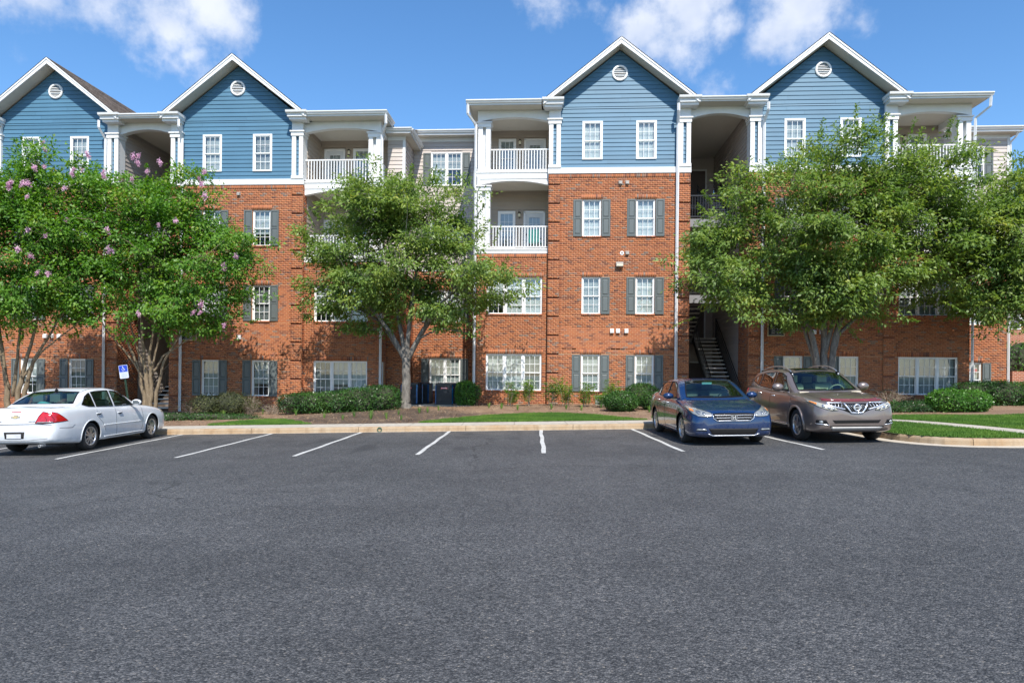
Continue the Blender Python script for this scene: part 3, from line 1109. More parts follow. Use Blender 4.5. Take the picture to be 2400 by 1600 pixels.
def pavilion(root, c, b, opts, bz=-0.6):
    """gabled brick front; b = +1 when the breezeway lies on its right"""
    HW = 2.94
    fm = to_face('front', 0.0)
    holes, cuts = [], []
    br = Bricks()
    wx = [c - 1.12, c + 1.12]
    W1 = 0.79
    for fl in range(3):
        for x in wx:
            holes.append((x - W1 / 2, x + W1 / 2, SILL[fl] - .04, SILL[fl] + WH + .02))
            cuts.append((x - W1 / 2, x + W1 / 2, SILL[fl] - .08, SILL[fl] + WH + .02))
            cuts.append((x - W1 / 2 - .06, x + W1 / 2 + .06, SILL[fl] + WH + .02, SILL[fl] + WH + .22))
            br.soldier(fm, x - W1 / 2 - .06, x + W1 / 2 + .06, SILL[fl] + WH + .02)
            br.sill(fm, x - W1 / 2 - .01, x + W1 / 2 + .01, SILL[fl] - .005)
    top = 10.02
    cuts.append((c - HW, c + HW, top - .2, top))
    br.soldier(fm, c - HW, c + HW, top - .2)
    mb = MB()
    wall_backing(mb, fm, c - HW, c + HW, bz, top, holes)
    # returns
    fi = to_face('right' if b > 0 else 'left', c + b * HW)
    wall_backing(mb, fi, 0.0, 1.5, bz, top, [])
    fo = to_face('left' if b > 0 else 'right', c - b * HW)
    wall_backing(mb, fo, 0.0, 0.45, bz, top, [])
    wall = mb.build('wall', 'mortar', root)
    z00 = top - .2 - math.ceil((top - .2 - bz) / CO) * CO
    pil = [(c - HW, c - HW + .48), (c + HW - .48, c + HW)]
    br.lay(fm, c - HW, c + HW, z00, top - .2, cuts + [(p[0], p[1], bz - 1, top) for p in pil])
    # quoined pilasters: proud courses with a sunk one every tenth
    for (p0, p1) in pil:
        mbp = MB()
        nrow = int((top - .2 - z00) / CO)
        r = 0
        while r < nrow:
            e = min(r + 10, nrow)
            mbp.box(p0, p1, -.050, 0.0, z00 + r * CO, z00 + e * CO - (CO if e < nrow else 0))
            r += 10
        q = mbp.build('pilaster', 'mortar', root)
        MB().box(p0 + .001, p1 - .001, -.003, 0.0, z00 + .01, top - .21).build('pilaster_core', 'brick_core', q)
        bp_ = Bricks()
        fmp = to_face('front', -.050)
        bp_.lay(fmp, p0, p1, z00, top - .2, [(p0, p1, z00 + (k * 10 + 9) * CO, z00 + (k * 10 + 10) * CO) for k in range(14)])
        bp_.build(q)
    br.lay(fi, 0.0, 1.5, z00, top, [])
    br.lay(fo, 0.0, 0.45, z00, top, [])
    br.build(wall, opts.get('singles'))
    # windows and shutters
    miss = opts.get('miss', ())
    for fl in range(3):
        for i, x in enumerate(wx):
            bl = opts['blinds'][fl][i]
            window(root, (x, RECESS, SILL[fl]), x, SILL[fl], 1, W1 - .09, WH - .02, [bl])
            for s in (-1, 1):
                if (fl, i, s) in miss: continue
                shutter(root, x + s * (W1 / 2 + .195), -0.012, SILL[fl] - .015)
    # fourth storey: painted lap siding and gable
    MB().box(c - HW - .03, c + HW + .03, -.045, .06, top + .001, top + .24).build('trim_board', 'white_trim', root)
    hol4 = [(x - .40, x + .40, SILL[3] - .05, SILL[3] + WH + .05) for x in wx]
    zs = 12.83

    def spans(z):
        if z <= zs: return (c - HW, c + HW)
        h = max(0.02, (15.18 - z) / 0.80)
        return (c - h, c + h)
    siding(root, 'front', 0.06, lambda z: (c - HW, c + HW), top + .24, zs, 'siding_blue', hol4)
    siding(root, 'front', 0.06, lambda z: (c - (15.18 - z) / .8, c + (15.18 - z) / .8), zs, 15.15, 'siding_blue')
    for i, x in enumerate(wx):
        window(root, (x, 0.06 - .045, SILL[3]), x, SILL[3], 1, W1 - .09, WH - .02, [opts['blinds'][3][i]], casing=0.075)
    gable_vent(root, c, 0.04, 14.22)
    # corner columns and the eave boxes at the feet of the gable
    for s in (-1, 1):
        x0, x1 = sorted((c + s * (HW - .49), c + s * (HW + .0)))
        column(root, x0, x1, -.06, .45, top + .24, 12.32)
        MB().box(x0, x1, -.055, .45, 12.32, 12.68).build('column_block', 'white_trim', root)
        a, b2 = sorted((c + s * 2.36, c + s * 3.24))
        m = MB().box(a + .1, b2 - .06, -.42, .06, 12.68, 12.78).box(a + .04, b2, -.50, .06, 12.78, 12.90)
        m.prism([(-.50, 12.90), (-.60, 12.935), (-.62, 13.02), (.06, 13.02), (.06, 12.90)], 'x', a, b2 + .03)
        m.build('eave_box', 'white_trim', root)
        m = MB()
        xi, xo = (a, b2)
        zt = 13.021
        m.add([(xi + .02, -.6, zt), (xo, -.6, zt), (xo, .05, zt), (xi + .02, .05, zt), ((c + s * 2.9), .05, zt + .22)], [(0, 1, 4), (1, 2, 4), (3, 0, 4), (2, 3, 4)])
        m.build('eave_return_roof', 'shingle', root, fix=True)
    # gable roof
    RZ, FX, FZ = 15.48, 3.16, 12.96
    y0, y1 = -.52, 7.4
    roof = None
    m = MB()
    for s in (-1, 1):
        m.add([(c, y0 + .02, RZ - .02), (c + s * FX, y0 + .02, FZ - .02), (c + s * FX, y1, FZ - .02), (c, y1, RZ - .02), (c, y0 + .02, RZ - .17), (c + s * FX, y0 + .02, FZ - .12), (c + s * FX, y1, FZ - .12), (c, y1, RZ - .17)],
              [(0, 1, 2, 3), (7, 6, 5, 4), (1, 5, 6, 2)])
    roof = m.build('roof', 'soffit', root, fix=True)
    for s in (-1, 1):
        shingled_slope(roof, (c, RZ), (c + s * (FX + .03), FZ - .02), y0 - .05, y1)
        nx, nz = s * 0.625, 0.781
        # rake board on the edge
        m = MB()
        q = [(c, RZ - .025), (c + s * FX, FZ - .025), (c + s * FX, FZ - .19), (c, RZ - .27)]
        m.prism(q, 'y', y0 - .02, y0 + .02)
        m.build('rake_board', 'white_trim', roof, fix=True)
        m = MB()
        q = [(c, RZ - .02), (c + s * (FX + .01), FZ - .025), (c + s * (FX + .01), FZ - .085), (c, RZ - .095)]
        m.prism(q, 'y', y0 - .045, y0 - .02)
        m.build('rake_moulding', 'white_trim', roof, fix=True)
    # sloping soffit between rake and wall
    m = MB()
    for s in (-1, 1):
        m.add([(c, y0, RZ - .26), (c + s * 3.1, y0, FZ - .14), (c + s * 3.1, .06, FZ - .14), (c, .06, RZ - .26)], [(0, 1, 2, 3)])
    m.build('soffit', 'soffit', roof, fix=True)
    # downspout beside the inner column
    xd = c + b * (HW - .54)
    downspout(root, [(xd - b * .05, -.5, 12.72), (xd - b * .05, -.5, 12.42), (xd, -.12, 12.05), (xd, -.12, -.3 + opts.get('dsz', 0.0))], 0.062)
    # inner wall along the breezeway
    siding(root, 'right' if b > 0 else 'left', c + b * HW - b * .03, lambda z: (1.5, 6.5), -.2, top, 'siding_beige')
    siding(root, 'right' if b > 0 else 'left', c + b * HW - b * .03, lambda z: (.45, 6.5), top, 12.7, 'siding_beige')
    return wall


def bay(root, c, s, wx, HWo, wing_v, blinds, bz=-0.6, rail_side=True):
    """projecting bay: brick below, two balconies above.  s=+1: on the right of the gable at c"""
    xi, xo = c + s * 2.94, c + s * HWo
    a0, a1 = sorted((xi, xo))
    y = 0.2
    fm = to_face('front', y)
    top = 6.70
    W, n = 0.70, 3
    tw = n * W + 2 * .09 + .09
    cx = c + s * wx
    holes, cuts = [], []
    br = Bricks()
    for fl in range(2):
        holes.append((cx - tw / 2, cx + tw / 2, SILL[fl] - .04, SILL[fl] + WH + .02))
        cuts.append((cx - tw / 2, cx + tw / 2, SILL[fl] - .08, SILL[fl] + WH + .02))
        cuts.append((cx - tw / 2 - .06, cx + tw / 2 + .06, SILL[fl] + WH + .02, SILL[fl] + WH + .22))
        br.soldier(fm, cx - tw / 2 - .06, cx + tw / 2 + .06, SILL[fl] + WH + .02)
        br.sill(fm, cx - tw / 2 - .01, cx + tw / 2 + .01, SILL[fl] - .005)
    cuts.append((a0, a1, top - .2, top))
    br.soldier(fm, a0, a1, top - .2)
    mb = MB()
    wall_backing(mb, fm, a0, a1, bz, top, holes)
    fo = to_face('right' if s > 0 else 'left', xo)
    sh = []
    if rail_side is not None:
        sh = [(y + .5, y + .5 + .45, SILL[fl], SILL[fl] + WH) for fl in range(2)] if wing_v > 1.2 else []
    wall_backing(mb, fo, y, wing_v, bz, top, sh)
    wall = mb.build('wall', 'mortar', root)
    z00 = top - .2 - math.ceil((top - .2 - bz) / CO) * CO
    br.lay(fm, a0, a1, z00, top - .2, cuts)
    br.lay(fo, y, wing_v, z00, top, [(h[0], h[1], h[2], h[3]) for h in sh])
    br.build(wall)
    for fl in range(2):
        window(root, (cx, y + RECESS, SILL[fl]), cx, SILL[fl], n, W, WH - .02, blinds[fl])
    for h in sh:
        window(root, (xo - s * RECESS, 0.5 * (h[0] + h[1]), h[2]), 0, h[2], 1, .45 - .09, WH - .02, ['b0'], arg=(rad(90) if s > 0 else rad(-90)))
    # balconies
    yb = 2.2
    for lev, (zf, zt) in enumerate(((6.70, 9.60), (9.98, 12.30))):
        zs = zf + .20
        # floor slab and edge trim
        MB().box(a0 - (.03 if s < 0 else 0), a1 + (.03 if s > 0 else 0), y - .03, yb, zf + .001, zs).build('balcony_floor', 'white_trim', root)
        MB().box(a0 - (.05 if s < 0 else 0), a1 + (.05 if s > 0 else 0), y - .06, y + .1, zs - .05, zs + .012).build('floor_moulding', 'white_trim', root)
        # corner column
        x0, x1 = sorted((xo, xo - s * .56))
        column(root, x0 + .02, x1 - .02, y - .02, y + .42, zs, zt)
        # rails
        r0, r1 = sorted((xo - s * .56, xi))
        railing(root, r0, r1, y + .09, zs + .07, zs + .99)
        if wing_v > 1.0:
            railing(root, y + .45, min(yb, wing_v), 0, zs + .07, zs + .99, rot=rad(90), org=(xo - s * .12, 0, 0))
        # beam over
        zbt = 9.98 if lev == 0 else 12.78
        arch_beam(root, a0, a1, y - .03, y + .22, zt, zt + .19, zbt)
        if lev == 0:
            MB().box(a0 + (.1 if s < 0 else .02), a1 - (.1 if s > 0 else .02), y - .055, y - .03, zbt - .11, zbt - .05).build('beam_moulding', 'white_trim', root)
        # side beam
        xs0, xs1 = sorted((xo - s * .02, xo - s * .24))
        MB().box(xs0, xs1, y + .22, wing_v if wing_v > 1 else yb, zt + .05, zbt).build('side_beam', 'white_trim', root)
        # ceiling
        MB().box(a0, a1, y + .2, yb, zbt - .08 if lev == 0 else 12.62, zbt - .04 if lev == 0 else 12.66).build('balcony_ceiling', 'soffit', root)
        # back wall with window and door
        zw = SILL[2 + lev]
        wc, dc = c + s * 4.86, c + s * 3.60
        hw = (wc - .40, wc + .40, zs + .35, zs + 2.06)
        hd = (dc - .50, dc + .50, zs, zs + 2.08)
        siding(root, 'front', yb, lambda z: (a0, a1), zs, zbt - .04, 'siding_taupe', [hw, hd])
        window(root, (wc, yb - .03, zs + .39), 0, 0, 1, .62, 1.60, ['b0' if lev else 'b2'], casing=0.085)
        dr = MB().box(dc - .49, dc - .41, yb - .045, yb + .1, zs, zs + 2.07).box(dc + .41, dc + .49, yb - .045, yb + .1, zs, zs + 2.07).box(dc - .49, dc + .49, yb - .045, yb + .1, zs + 2.0, zs + 2.07).build('patio_door', 'white_vinyl', root)
        m = MB()
        for (p, q_, r_, t_) in ((-.41, -.24, 0, 2.0), (.24, .41, 0, 2.0), (-.24, .24, 0, .3), (-.24, .24, 1.78, 2.0)):
            m.box(dc + p, dc + q_, yb + .02, yb + .06, zs + r_, zs + t_)
        m.build('door_leaf', 'door_paint', dr)
        MB().add([(dc - .24, yb + .045, zs + .3), (dc + .24, yb + .045, zs + .3), (dc + .24, yb + .045, zs + 1.78), (dc - .24, yb + .045, zs + 1.78)], [(0, 1, 2, 3)]).build('door_pane', 'glass', dr)
        m = MB()
        for k in (1, 2):
            x = dc - .24 + .48 * k / 3
            m.box(x - .008, x + .008, yb + .034, yb + .042, zs + .3, zs + 1.78)
        for k in range(1, 5):
            z = zs + .3 + 1.48 * k / 5
            m.box(dc - .24, dc + .24, yb + .032, yb + .040, z - .008, z + .008)
        m.build('door_grille', 'white_vinyl', dr)
        m = MB()
        for k in range(34):
            z = zs + .32 + k * .043
            m.add([(dc - .24, yb + .075, z + .02), (dc + .24, yb + .075, z + .02), (dc + .24, yb + .10, z - .012), (dc - .24, yb + .10, z - .012)], [(0, 1, 2, 3)])
        m.build('blind', 'blind', dr)
        MB().tube([(dc + s * .36, yb - .04, zs + 1.0), (dc + s * .36, yb + .02, zs + 1.0)], .025, 8).build('handle', 'lamp_metal', dr)
        wall_lamp(root, c + s * 4.28, yb - .02, zs + 1.88)
    # inner side wall of the balcony: back of the gable block
    siding(root, 'left' if s < 0 else 'right', xi, lambda z: (.46, yb), 6.9, 12.66, 'siding_taupe')
    # outer side of the building behind the balcony
    if wing_v > yb + .1:
        siding(root, 'left' if s < 0 else 'right', xo, lambda z: (yb, wing_v), 6.7, 12.7, 'siding_beige')
    # eave
    ex0, ex1 = sorted((c + s * 3.26, xo + s * .30))
    MB().box(ex0, ex1, -.44, 3.2, 12.78, 12.83).build('eave_soffit', 'soffit', root)
    MB().box(ex0, ex1, -.45, -.42, 12.78, 12.96).build('fascia', 'white_trim', root)
    gutter(root, 'x', -.45, ex0, ex1 + (.13 if s > 0 else 0) - (0), 12.86) if s > 0 else gutter(root, 'x', -.45, ex0 - .13, ex1, 12.86)
    xe = xo + s * .30
    gutter(root, 'y', xe, -.45, wing_v - .45, 12.86, s)
    MB().box(xe - .015, xe + .015, -.42, wing_v - .4, 12.78, 12.96).build('fascia', 'white_trim', root)
    # frieze panel under soffit between gable and column
    downspout(root, [(xe + s * .06, -.46, 12.86), (xe + s * .06, -.42, 12.45), (xo + s * .07, .05, 12.15), (xo + s * .07, .12, 10.35), (xo + s * .10, .16, 10.1), (xo + s * .10, .16, 9.6), (xo + s * .07, .14, 9.35), (xo + s * .07, .12, -.4)], 0.058)
    return wall


def wing(root, x0, x1, v, units, wxs, eave_z, drop, blinds, shut=True, bz=-0.6, floors=4, corner=None):
    """set-back stretch: brick for two storeys, beige siding above"""
    fm = to_face('front', v)
    top = 6.42
    holes, cuts, hol2 = [], [], []
    br = Bricks()
    W = 0.655
    tw = units * W + (units - 1) * .09 + .09
    for fl in range(4):
        for cx in wxs:
            z0 = SILL[fl] - drop
            hh = (cx - tw / 2, cx + tw / 2, z0 - .04, z0 + WH + .02)
            if fl < 2:
                holes.append(hh)
                cuts.append((hh[0], hh[1], z0 - .08, hh[3]))
                cuts.append((hh[0] - .06, hh[1] + .06, hh[3], hh[3] + .2))
                br.soldier(fm, hh[0] - .06, hh[1] + .06, hh[3])
                br.sill(fm, hh[0] - .01, hh[1] + .01, z0 - .005)
            else:
                hol2.append(hh)
    cuts.append((x0, x1, top - .2, top))
    br.soldier(fm, x0, x1, top - .2)
    mb = MB()
    wall_backing(mb, fm, x0, x1, bz, top, holes)
    wall = mb.build('wall', 'mortar', root)
    z00 = top - .2 - math.ceil((top - .2 - bz) / CO) * CO
    br.lay(fm, x0, x1, z00, top - .2, cuts)
    br.build(wall)
    MB().box(x0, x1, v - .04, v + .04, top + .001, top + .22).build('trim_board', 'white_trim', root)
    siding(root, 'front', v, lambda z: (x0, x1), top + .22, eave_z - .1, 'siding_beige', hol2)
    MB().box(x0, x1, v - .03, v + .02, eave_z - .28, eave_z - .1).build('frieze_board', 'white_trim', root)
    for fl in range(4):
        for cx in wxs:
            z0 = SILL[fl] - drop
            window(root, (cx, v + (RECESS if fl < 2 else -.035), z0), 0, 0, units, W, WH - .02, blinds[fl])
            if shut:
                for s in (-1, 1):
                    xs = cx + s * (tw / 2 + .195)
                    if x0 + .2 < xs < x1 - .2: shutter(root, xs, v - (.012 if fl < 2 else .024), z0 - .015)
    MB().box(x0 - (.3 if corner and corner < 0 else 0), x1 + (.35 if corner and corner > 0 else 0), v - .44, v + .5, eave_z - .10, eave_z - .05).build('eave_soffit', 'soffit', root)
    MB().box(x0, x1 + (.35 if corner and corner > 0 else 0), v - .45, v - .42, eave_z - .10, eave_z + .1).build('fascia', 'white_trim', root)
    gutter(root, 'x', v - .45, x0, x1 + (.45 if corner and corner > 0 else 0), eave_z)
    if corner:
        xc = x1 if corner > 0 else x0
        MB().box(xc - .06, xc + .06, v - .04, v + .06, top + .22, eave_z - .1).build('corner_board', 'white_trim', root)
    return wall


def breezeway(root, x0, x1, stair_x, bz=-0.4):
    """open stair hall between two gables"""
    yb = 6.5
    arch_beam(root, x0, x1, .12, .40, 12.30, 12.52, 12.80)
    MB().box(x0, x1, .40, yb, 12.66, 12.70).build('hall_ceiling', 'soffit', root)
    MB().box(x0 - .2, x1 + .2, -.44, .5, 12.80, 12.84).build('eave_soffit', 'soffit', root)
    MB().box(x0 + .28, x1 - .28, -.45, -.42, 12.80, 12.96).build('fascia', 'white_trim', root)
    gutter(root, 'x', -.45, x0 + .2, x1 - .2, 12.86)
    siding(root, 'front', yb, lambda z: (x0, x1), bz, 12.66, 'siding_beige')
    cx = 0.5 * (x0 + x1)
    for lev in range(4):
        z = 0.15 + FL * lev
        if lev:
            MB().box(x0 + .03, x1 - .03, 4.9, yb - .03, z - .22, z).build('floor_slab', 'slab_grey', root)
        d = MB().box(cx - .2, cx - .12, yb - .06, yb - .02, z, z + 2.15).box(cx + .78, cx + .86, yb - .06, yb - .02, z, z + 2.15).box(cx - .2, cx + .86, yb - .06, yb - .02, z + 2.07, z + 2.15).build('hall_door', 'white_trim', root)
        m = MB().box(cx - .12, cx + .78, yb - .045, yb - .022, z, z + 2.07)
        m.build('door_leaf', 'breeze_door', d)
    # flights
    for lev in range(3):
        z0 = 0.15 + FL * lev
        if lev == 0:
            f = dict(xa=stair_x - .52, xb=stair_x + .52, ya=.30, yb=4.9, za=z0, zb=z0 + FL, n=18)
            flights = [f]
        else:
            zm = z0 + 1.62
            MB().box(x0 + .03, x1 - .03, .75, 2.1, zm - .34, zm).build('landing', 'slab_grey', root)
            railing(root, x0 + .03, x1 - .03, .80, zm + .08, zm + 1.02, 'black_metal', .11, thin=.009)
            side = 1 if stair_x > cx else -1
            flights = [dict(xa=min(cx - side * .1, cx - side * 1.15), xb=max(cx - side * .1, cx - side * 1.15), ya=4.9, yb=2.1, za=z0, zb=zm, n=9),
                       dict(xa=min(cx + side * .1, cx + side * 1.15), xb=max(cx + side * .1, cx + side * 1.15), ya=2.1, yb=4.9, za=zm, zb=z0 + FL, n=9)]
        for f in flights:
            m = MB()
            for xs in (f['xa'], f['xb']):
                q = [(f['ya'], f['za'] - .22), (f['yb'], f['zb'] - .22), (f['yb'], f['zb'] + .08), (f['ya'], f['za'] + .08)]
                m.prism(q, 'x', xs - .025, xs + .025)
            st = m.build('stair', 'black_metal', root, fix=True)
            tm = MB().box(f['xa'] + .03, f['xb'] - .03, -.01, .29, -.05, 0).mesh('tread', 'tread')
            dy = (f['yb'] - f['ya']) / f['n']
            for k in range(f['n']):
                z = f['za'] + (f['zb'] - f['za']) * (k + 1) / f['n']
                obj('tread', tm, st, (0, f['ya'] + dy * k - (0 if dy > 0 else .28), z))
            for xs in (f['xa'] - .03, f['xb'] + .03):
                m = MB()
                for dz, r in ((.95, .022), (.78, .012), (.14, .012)):
                    m.tube([(xs, f['ya'], f['za'] + dz), (xs, f['yb'], f['zb'] + dz)], r, 6)
                m.tube([(xs, f['ya'], f['za'] - .1), (xs, f['ya'], f['za'] + .96)], .025, 6)
                m.tube([(xs, f['yb'], f['zb'] - .1), (xs, f['yb'], f['zb'] + .96)], .025, 6)
                rl = m.build('stair_rail', 'black_metal', st)
                nb = int(abs(f['yb'] - f['ya']) / .13)
                bm_ = MB().box(-.008, .008, -.008, .008, .14, .78).mesh('baluster', 'black_metal')
                for k in range(1, nb):
                    t = k / nb
                    obj('baluster', bm_, st, (xs, f['ya'] + (f['yb'] - f['ya']) * t, f['za'] + (f['zb'] - f['za']) * t))


def wall_vent(root, x, z, kind):
    if kind == 'hood':
        v = MB().prism([(-.02, 0), (-.10, .0), (-.09, .10), (-.02, .14)], 'x', -.06, .06).build('vent_hood', 'vent_grey', root, (x, 0, z), fix=True)
        MB().prism([(-.012, -.01), (-.028, -.01), (-.022, .15), (-.012, .15)], 'x', -.08, .08).build('vent_flange', 'vent_grey', v, fix=True)
    elif kind == 'white':
        v = MB().prism([(-.012, -.02), (-.11, -.02), (-.10, .13), (-.012, .16)], 'x', -.075, .075).build('vent_hood', 'white_vinyl', root, (x, 0, z), fix=True)
        for k in range(3):
            MB().box(-.06, .06, -.116, -.111, .0 + k * .04, .028 + k * .04).build('flap', 'white_vinyl', v)
    elif kind == 'round':
        v = MB().lathe([(.035, -.02), (.07, -.02), (.085, -.012), (.085, .0)], 16, 'y').build('vent_pipe', 'white_vinyl', root, (x, 0, z + .06), fix=True)
        MB().lathe([(.0, -.006), (.045, -.006)], 16, 'y').build('pipe_bore', 'black_metal', v)
    elif kind == 'light':
        v = MB().prism([(-.012, -.10), (-.10, -.13), (-.17, -.09), (-.17, .02), (-.10, .10), (-.012, .10)], 'x', -.15, .15).build('flood_light', 'vent_grey', root, (x, 0, z), fix=True)
        MB().box(-.12, .12, -.176, -.170, -.075, .005).build('lens', 'frosted', v)


def text_mesh(body, size, mat, parent, loc, rot, align='CENTER', extrude=0.002, name='lettering', space=1.0):
    cu = bpy.data.curves.new('lettering', 'FONT')
    cu.body = body
    cu.size = size
    cu.align_x = align
    cu.extrude = extrude
    cu.space_character = space
    o = bpy.data.objects.new('tmp', cu)
    COL.objects.link(o)
    dg = bpy.context.evaluated_depsgraph_get()
    me = bpy.data.meshes.new_from_object(o.evaluated_get(dg))
    bpy.data.objects.remove(o)
    me.materials.append(MAT[mat] if isinstance(mat, str) else mat)
    for p in me.polygons: p.material_index = 0
    return obj(name, me, parent, loc, rot)


MAT['plaque_black'] = M('plaque_black', (0.012, 0.014, 0.014), 0.4, var=0.05)
MAT['letter_white'] = M('letter_white', (0.75, 0.75, 0.72), 0.5, var=0.02)


def plaque(root, x, z, lines, head):
    p = MB().box(-.31, .31, -.05, -.012, 0, .62).build('address_plaque', 'plaque_black', root, (x, 0, z))
    m = MB().box(-.34, -.31, -.06, -.012, -.03, .65).box(.31, .34, -.06, -.012, -.03, .65).box(-.31, .31, -.06, -.012, -.03, 0).box(-.31, .31, -.06, -.012, .62, .65)
    m.build('plaque_frame', 'gold_trim', p)
    text_mesh(head, .17, 'letter_white', p, (0, -.052, .44), (rad(90), 0, 0))
    for i, t in enumerate(lines):
        text_mesh(t, .075, 'letter_white', p, (0, -.052, .33 - i * .083), (rad(90), 0, 0))
    MB().box(-.27, .27, -.053, -.05, .028, .036).build('rule', 'letter_white', p)


def main_roof(root, strips, ez=12.98):
    """strips: (x0, x1, v0) eave line of each stretch; hipped at both ends"""
    sl = 0.33
    m = MB()
    V0, v1, v2 = -.42, 6.8, 14.0
    xa, xb = strips[0][0], strips[-1][1]

    def vt(x):
        return min(v1, V0 + x - xa, V0 + xb - x)
    H = v1 - V0

    def z(v):
        return ez + sl * (v - V0)
    for (x0, x1, v0) in strips:
        br = sorted({x0, x1, *[q for q in (xa + H, xb - H) if x0 < q < x1]})
        for a, b in zip(br, br[1:]):
            ta, tb = max(v0, vt(a)), max(v0, vt(b))
            m.add([(a, v0, z(v0)), (b, v0, z(v0)), (b, tb, z(tb)), (a, ta, z(ta))], [(0, 1, 2, 3)])
    m.add([(xa, v2, ez), (xb, v2, ez), (xb - H, v1, z(v1)), (xa + H, v1, z(v1))], [(3, 2, 1, 0)])
    m.add([(xa, V0, ez), (xa, v2, ez), (xa + H, v1, z(v1))], [(0, 2, 1)])
    m.add([(xb, V0, ez), (xb, v2, ez), (xb - H, v1, z(v1))], [(0, 1, 2)])
    return m.build('roof_slope', 'shingle', root)


def wing_roof(root, x0, x1, v0, ez):
    sl = 0.33
    m = MB()
    m.add([(x0, v0, ez), (x1, v0, ez), (x1, 7.5, ez + sl * (7.5 - v0)), (x0, 7.5, ez + sl * (7.5 - v0)), (x0, 14.5, ez), (x1, 14.5, ez)], [(0, 1, 2, 3), (3, 2, 5, 4)])
    return m.build('roof_slope', 'shingle', root)


def shell(root, x0, x1, zt=12.7):
    """plain back and end walls so the block is closed from behind"""
    m = MB()
    m.box(x0 + .05, x1 - .05, 13.9, 14.1, -.6, zt)
    m.build('back_wall', 'siding_beige', root)


def build_buildings():
    # ---------------- right building
    o = FAC0 + U_AX * (-0.05)
    R_ = thing('apartment_building', 'brick apartment building with two blue gables standing behind the blue sedan and brown SUV', 'building', o, -PSI, 'apartment buildings')
    bl = [[['b1', 'b1'], ['b1', 'b0'], ['curtain', 'curtain'], ['curtain', 'curtain']],
          [['b1', 'b1'], ['b4', 'b0'], ['b0', 'b2'], ['b0', 'b0']]]

    def near(a, z, fm):
        p = fm(a, 0, z)
        return abs(p[1]) < 1e-6 and -2.4 < p[0] < 2.4 and 2.5 < z < 4.1
    pavilion(R_, 0.0, 1, dict(blinds=bl[0], miss=((1, 0, -1),), singles=dict(n=300, test=near)), -.7)
    pavilion(R_, 8.3, -1, dict(blinds=bl[1], miss=((0, 1, 1),)), -.7)
    bb = [[['b1', 'b0', 'b4'], ['b1', 'b0', 'b0']], [['b1', 'b1', 'b1'], ['b1', 'b1', 'b0']]]
    bay(R_, 0.0, -1, 4.36, 5.98, 3.4, bb[0])
    bay(R_, 8.3, 1, 4.36, 5.98, 3.4, bb[1])
    breezeway(R_, 2.94, 5.36, 4.62)
    wing(R_, -9.40, -5.98, 3.4, 2, [-7.83], 12.85, 0.14, [['b1', 'b1'], ['b0', 'b1'], ['b0', 'b0'], ['b1', 'b3']])
    wing(R_, 14.28, 17.75, 3.4, 2, [15.95], 12.70, 0.14, [['b1', 'b1'], ['b0', 'b1'], ['b0', 'b0'], ['b1', 'b3']], corner=1)
    downspout(R_, [(17.98, 2.95, 12.72), (17.9, 3.15, 12.4), (17.82, 3.36, 12.25), (17.82, 3.36, -.2)], .055)
    for (x, z, k) in ((.06, 9.56, 'hood'), (.34, 9.56, 'hood'), (.15, 6.62, 'round'), (.37, 6.62, 'hood'), (.05, 6.2, 'light'), (-.24, 3.36, 'white'), (0.01, 3.36, 'white'), (.36, 3.36, 'white'),
                      (8.0, 3.36, 'white'), (8.3, 3.36, 'white')):
        wall_vent(R_, x, z, k)
    plaque(R_, 6.47, 3.27, ['3711 - 3714', '3721 - 3724', '3731 - 3734', '3741 - 3744'], '3')
    MB().box(15.95, 16.55, 3.51, 3.52, 1.86, 2.02).build('window_banner', M('banner_red', (0.55, 0.04, 0.06), .6), R_)
    main_roof(R_, [(-6.25, -3.0, -.42), (-3.0, 3.0, .25), (3.0, 5.3, -.42), (5.3, 11.3, .25), (11.3, 14.55, -.42)])
    wing_roof(R_, -9.4, -6.25, 2.98, 12.93)
    wing_roof(R_, 14.55, 18.1, 2.98, 12.78)
    siding(R_, 'right', 17.75, lambda z: (3.4, 14.0), -.6, 12.7, 'siding_beige', name='end_wall')
    shell(R_, -9.4, 17.75)
    # ---------------- left building, a step lower
    o = FAC0 + U_AX * (-16.50) + Vector((0, 0, -0.366))
    L_ = thing('apartment_building', 'brick apartment building with two blue gables behind the white sedan and pink-flowering trees', 'building', o, -PSI, 'apartment buildings')
    bl = [[['b1', 'b2'], ['b1', 'b4'], ['b0', 'b2'], ['b0', 'b1']], [['b2', 'b4'], ['b3', 'b4'], ['b0', 'b0'], ['b2', 'b0']]]

    def near2(a, z, fm):
        p = fm(a, 0, z)
        return abs(p[1]) < 1e-6 and 0.2 < p[0] < 2.4 and 2.5 < z < 6.0
    pavilion(L_, 0.0, -1, dict(blinds=bl[0], singles=dict(n=300, test=near2)), -.7)
    pavilion(L_, -8.27, 1, dict(blinds=bl[1]), -.7)
    bay(L_, 0.0, 1, 4.58, 6.28, 1.4, [['b1', 'b2', 'b0'], ['b0', 'b1', 'b0']])
    bay(L_, -8.27, -1, 4.36, 5.98, 1.4, [['b1', 'b2', 'b0'], ['b0', 'b1', 'b0']])
    breezeway(L_, -5.33, -2.94, -3.55)
    wing(L_, 6.28, 7.02, 1.4, 1, [], 12.62, 0.14, [[], [], [], []], corner=1)
    siding(L_, 'right', 7.02, lambda z: (1.4, 3.6), 6.42, 12.56, 'siding_beige')
    MB().box(7.03, 7.36, 1.91, 3.75, 12.52, 12.57).build('eave_soffit', 'soffit', L_)
    MB().box(7.35, 7.38, .97, 3.75, 12.52, 12.72).build('fascia', 'white_trim', L_)
    gutter(L_, 'y', 7.38, 1.0, 3.6, 12.62, 1)
    m = MB()
    wall_backing(m, to_face('right', 7.02), 1.4, 3.5, -.7, 6.42, [])
    w = m.build('wall', 'mortar', L_)
    br = Bricks()
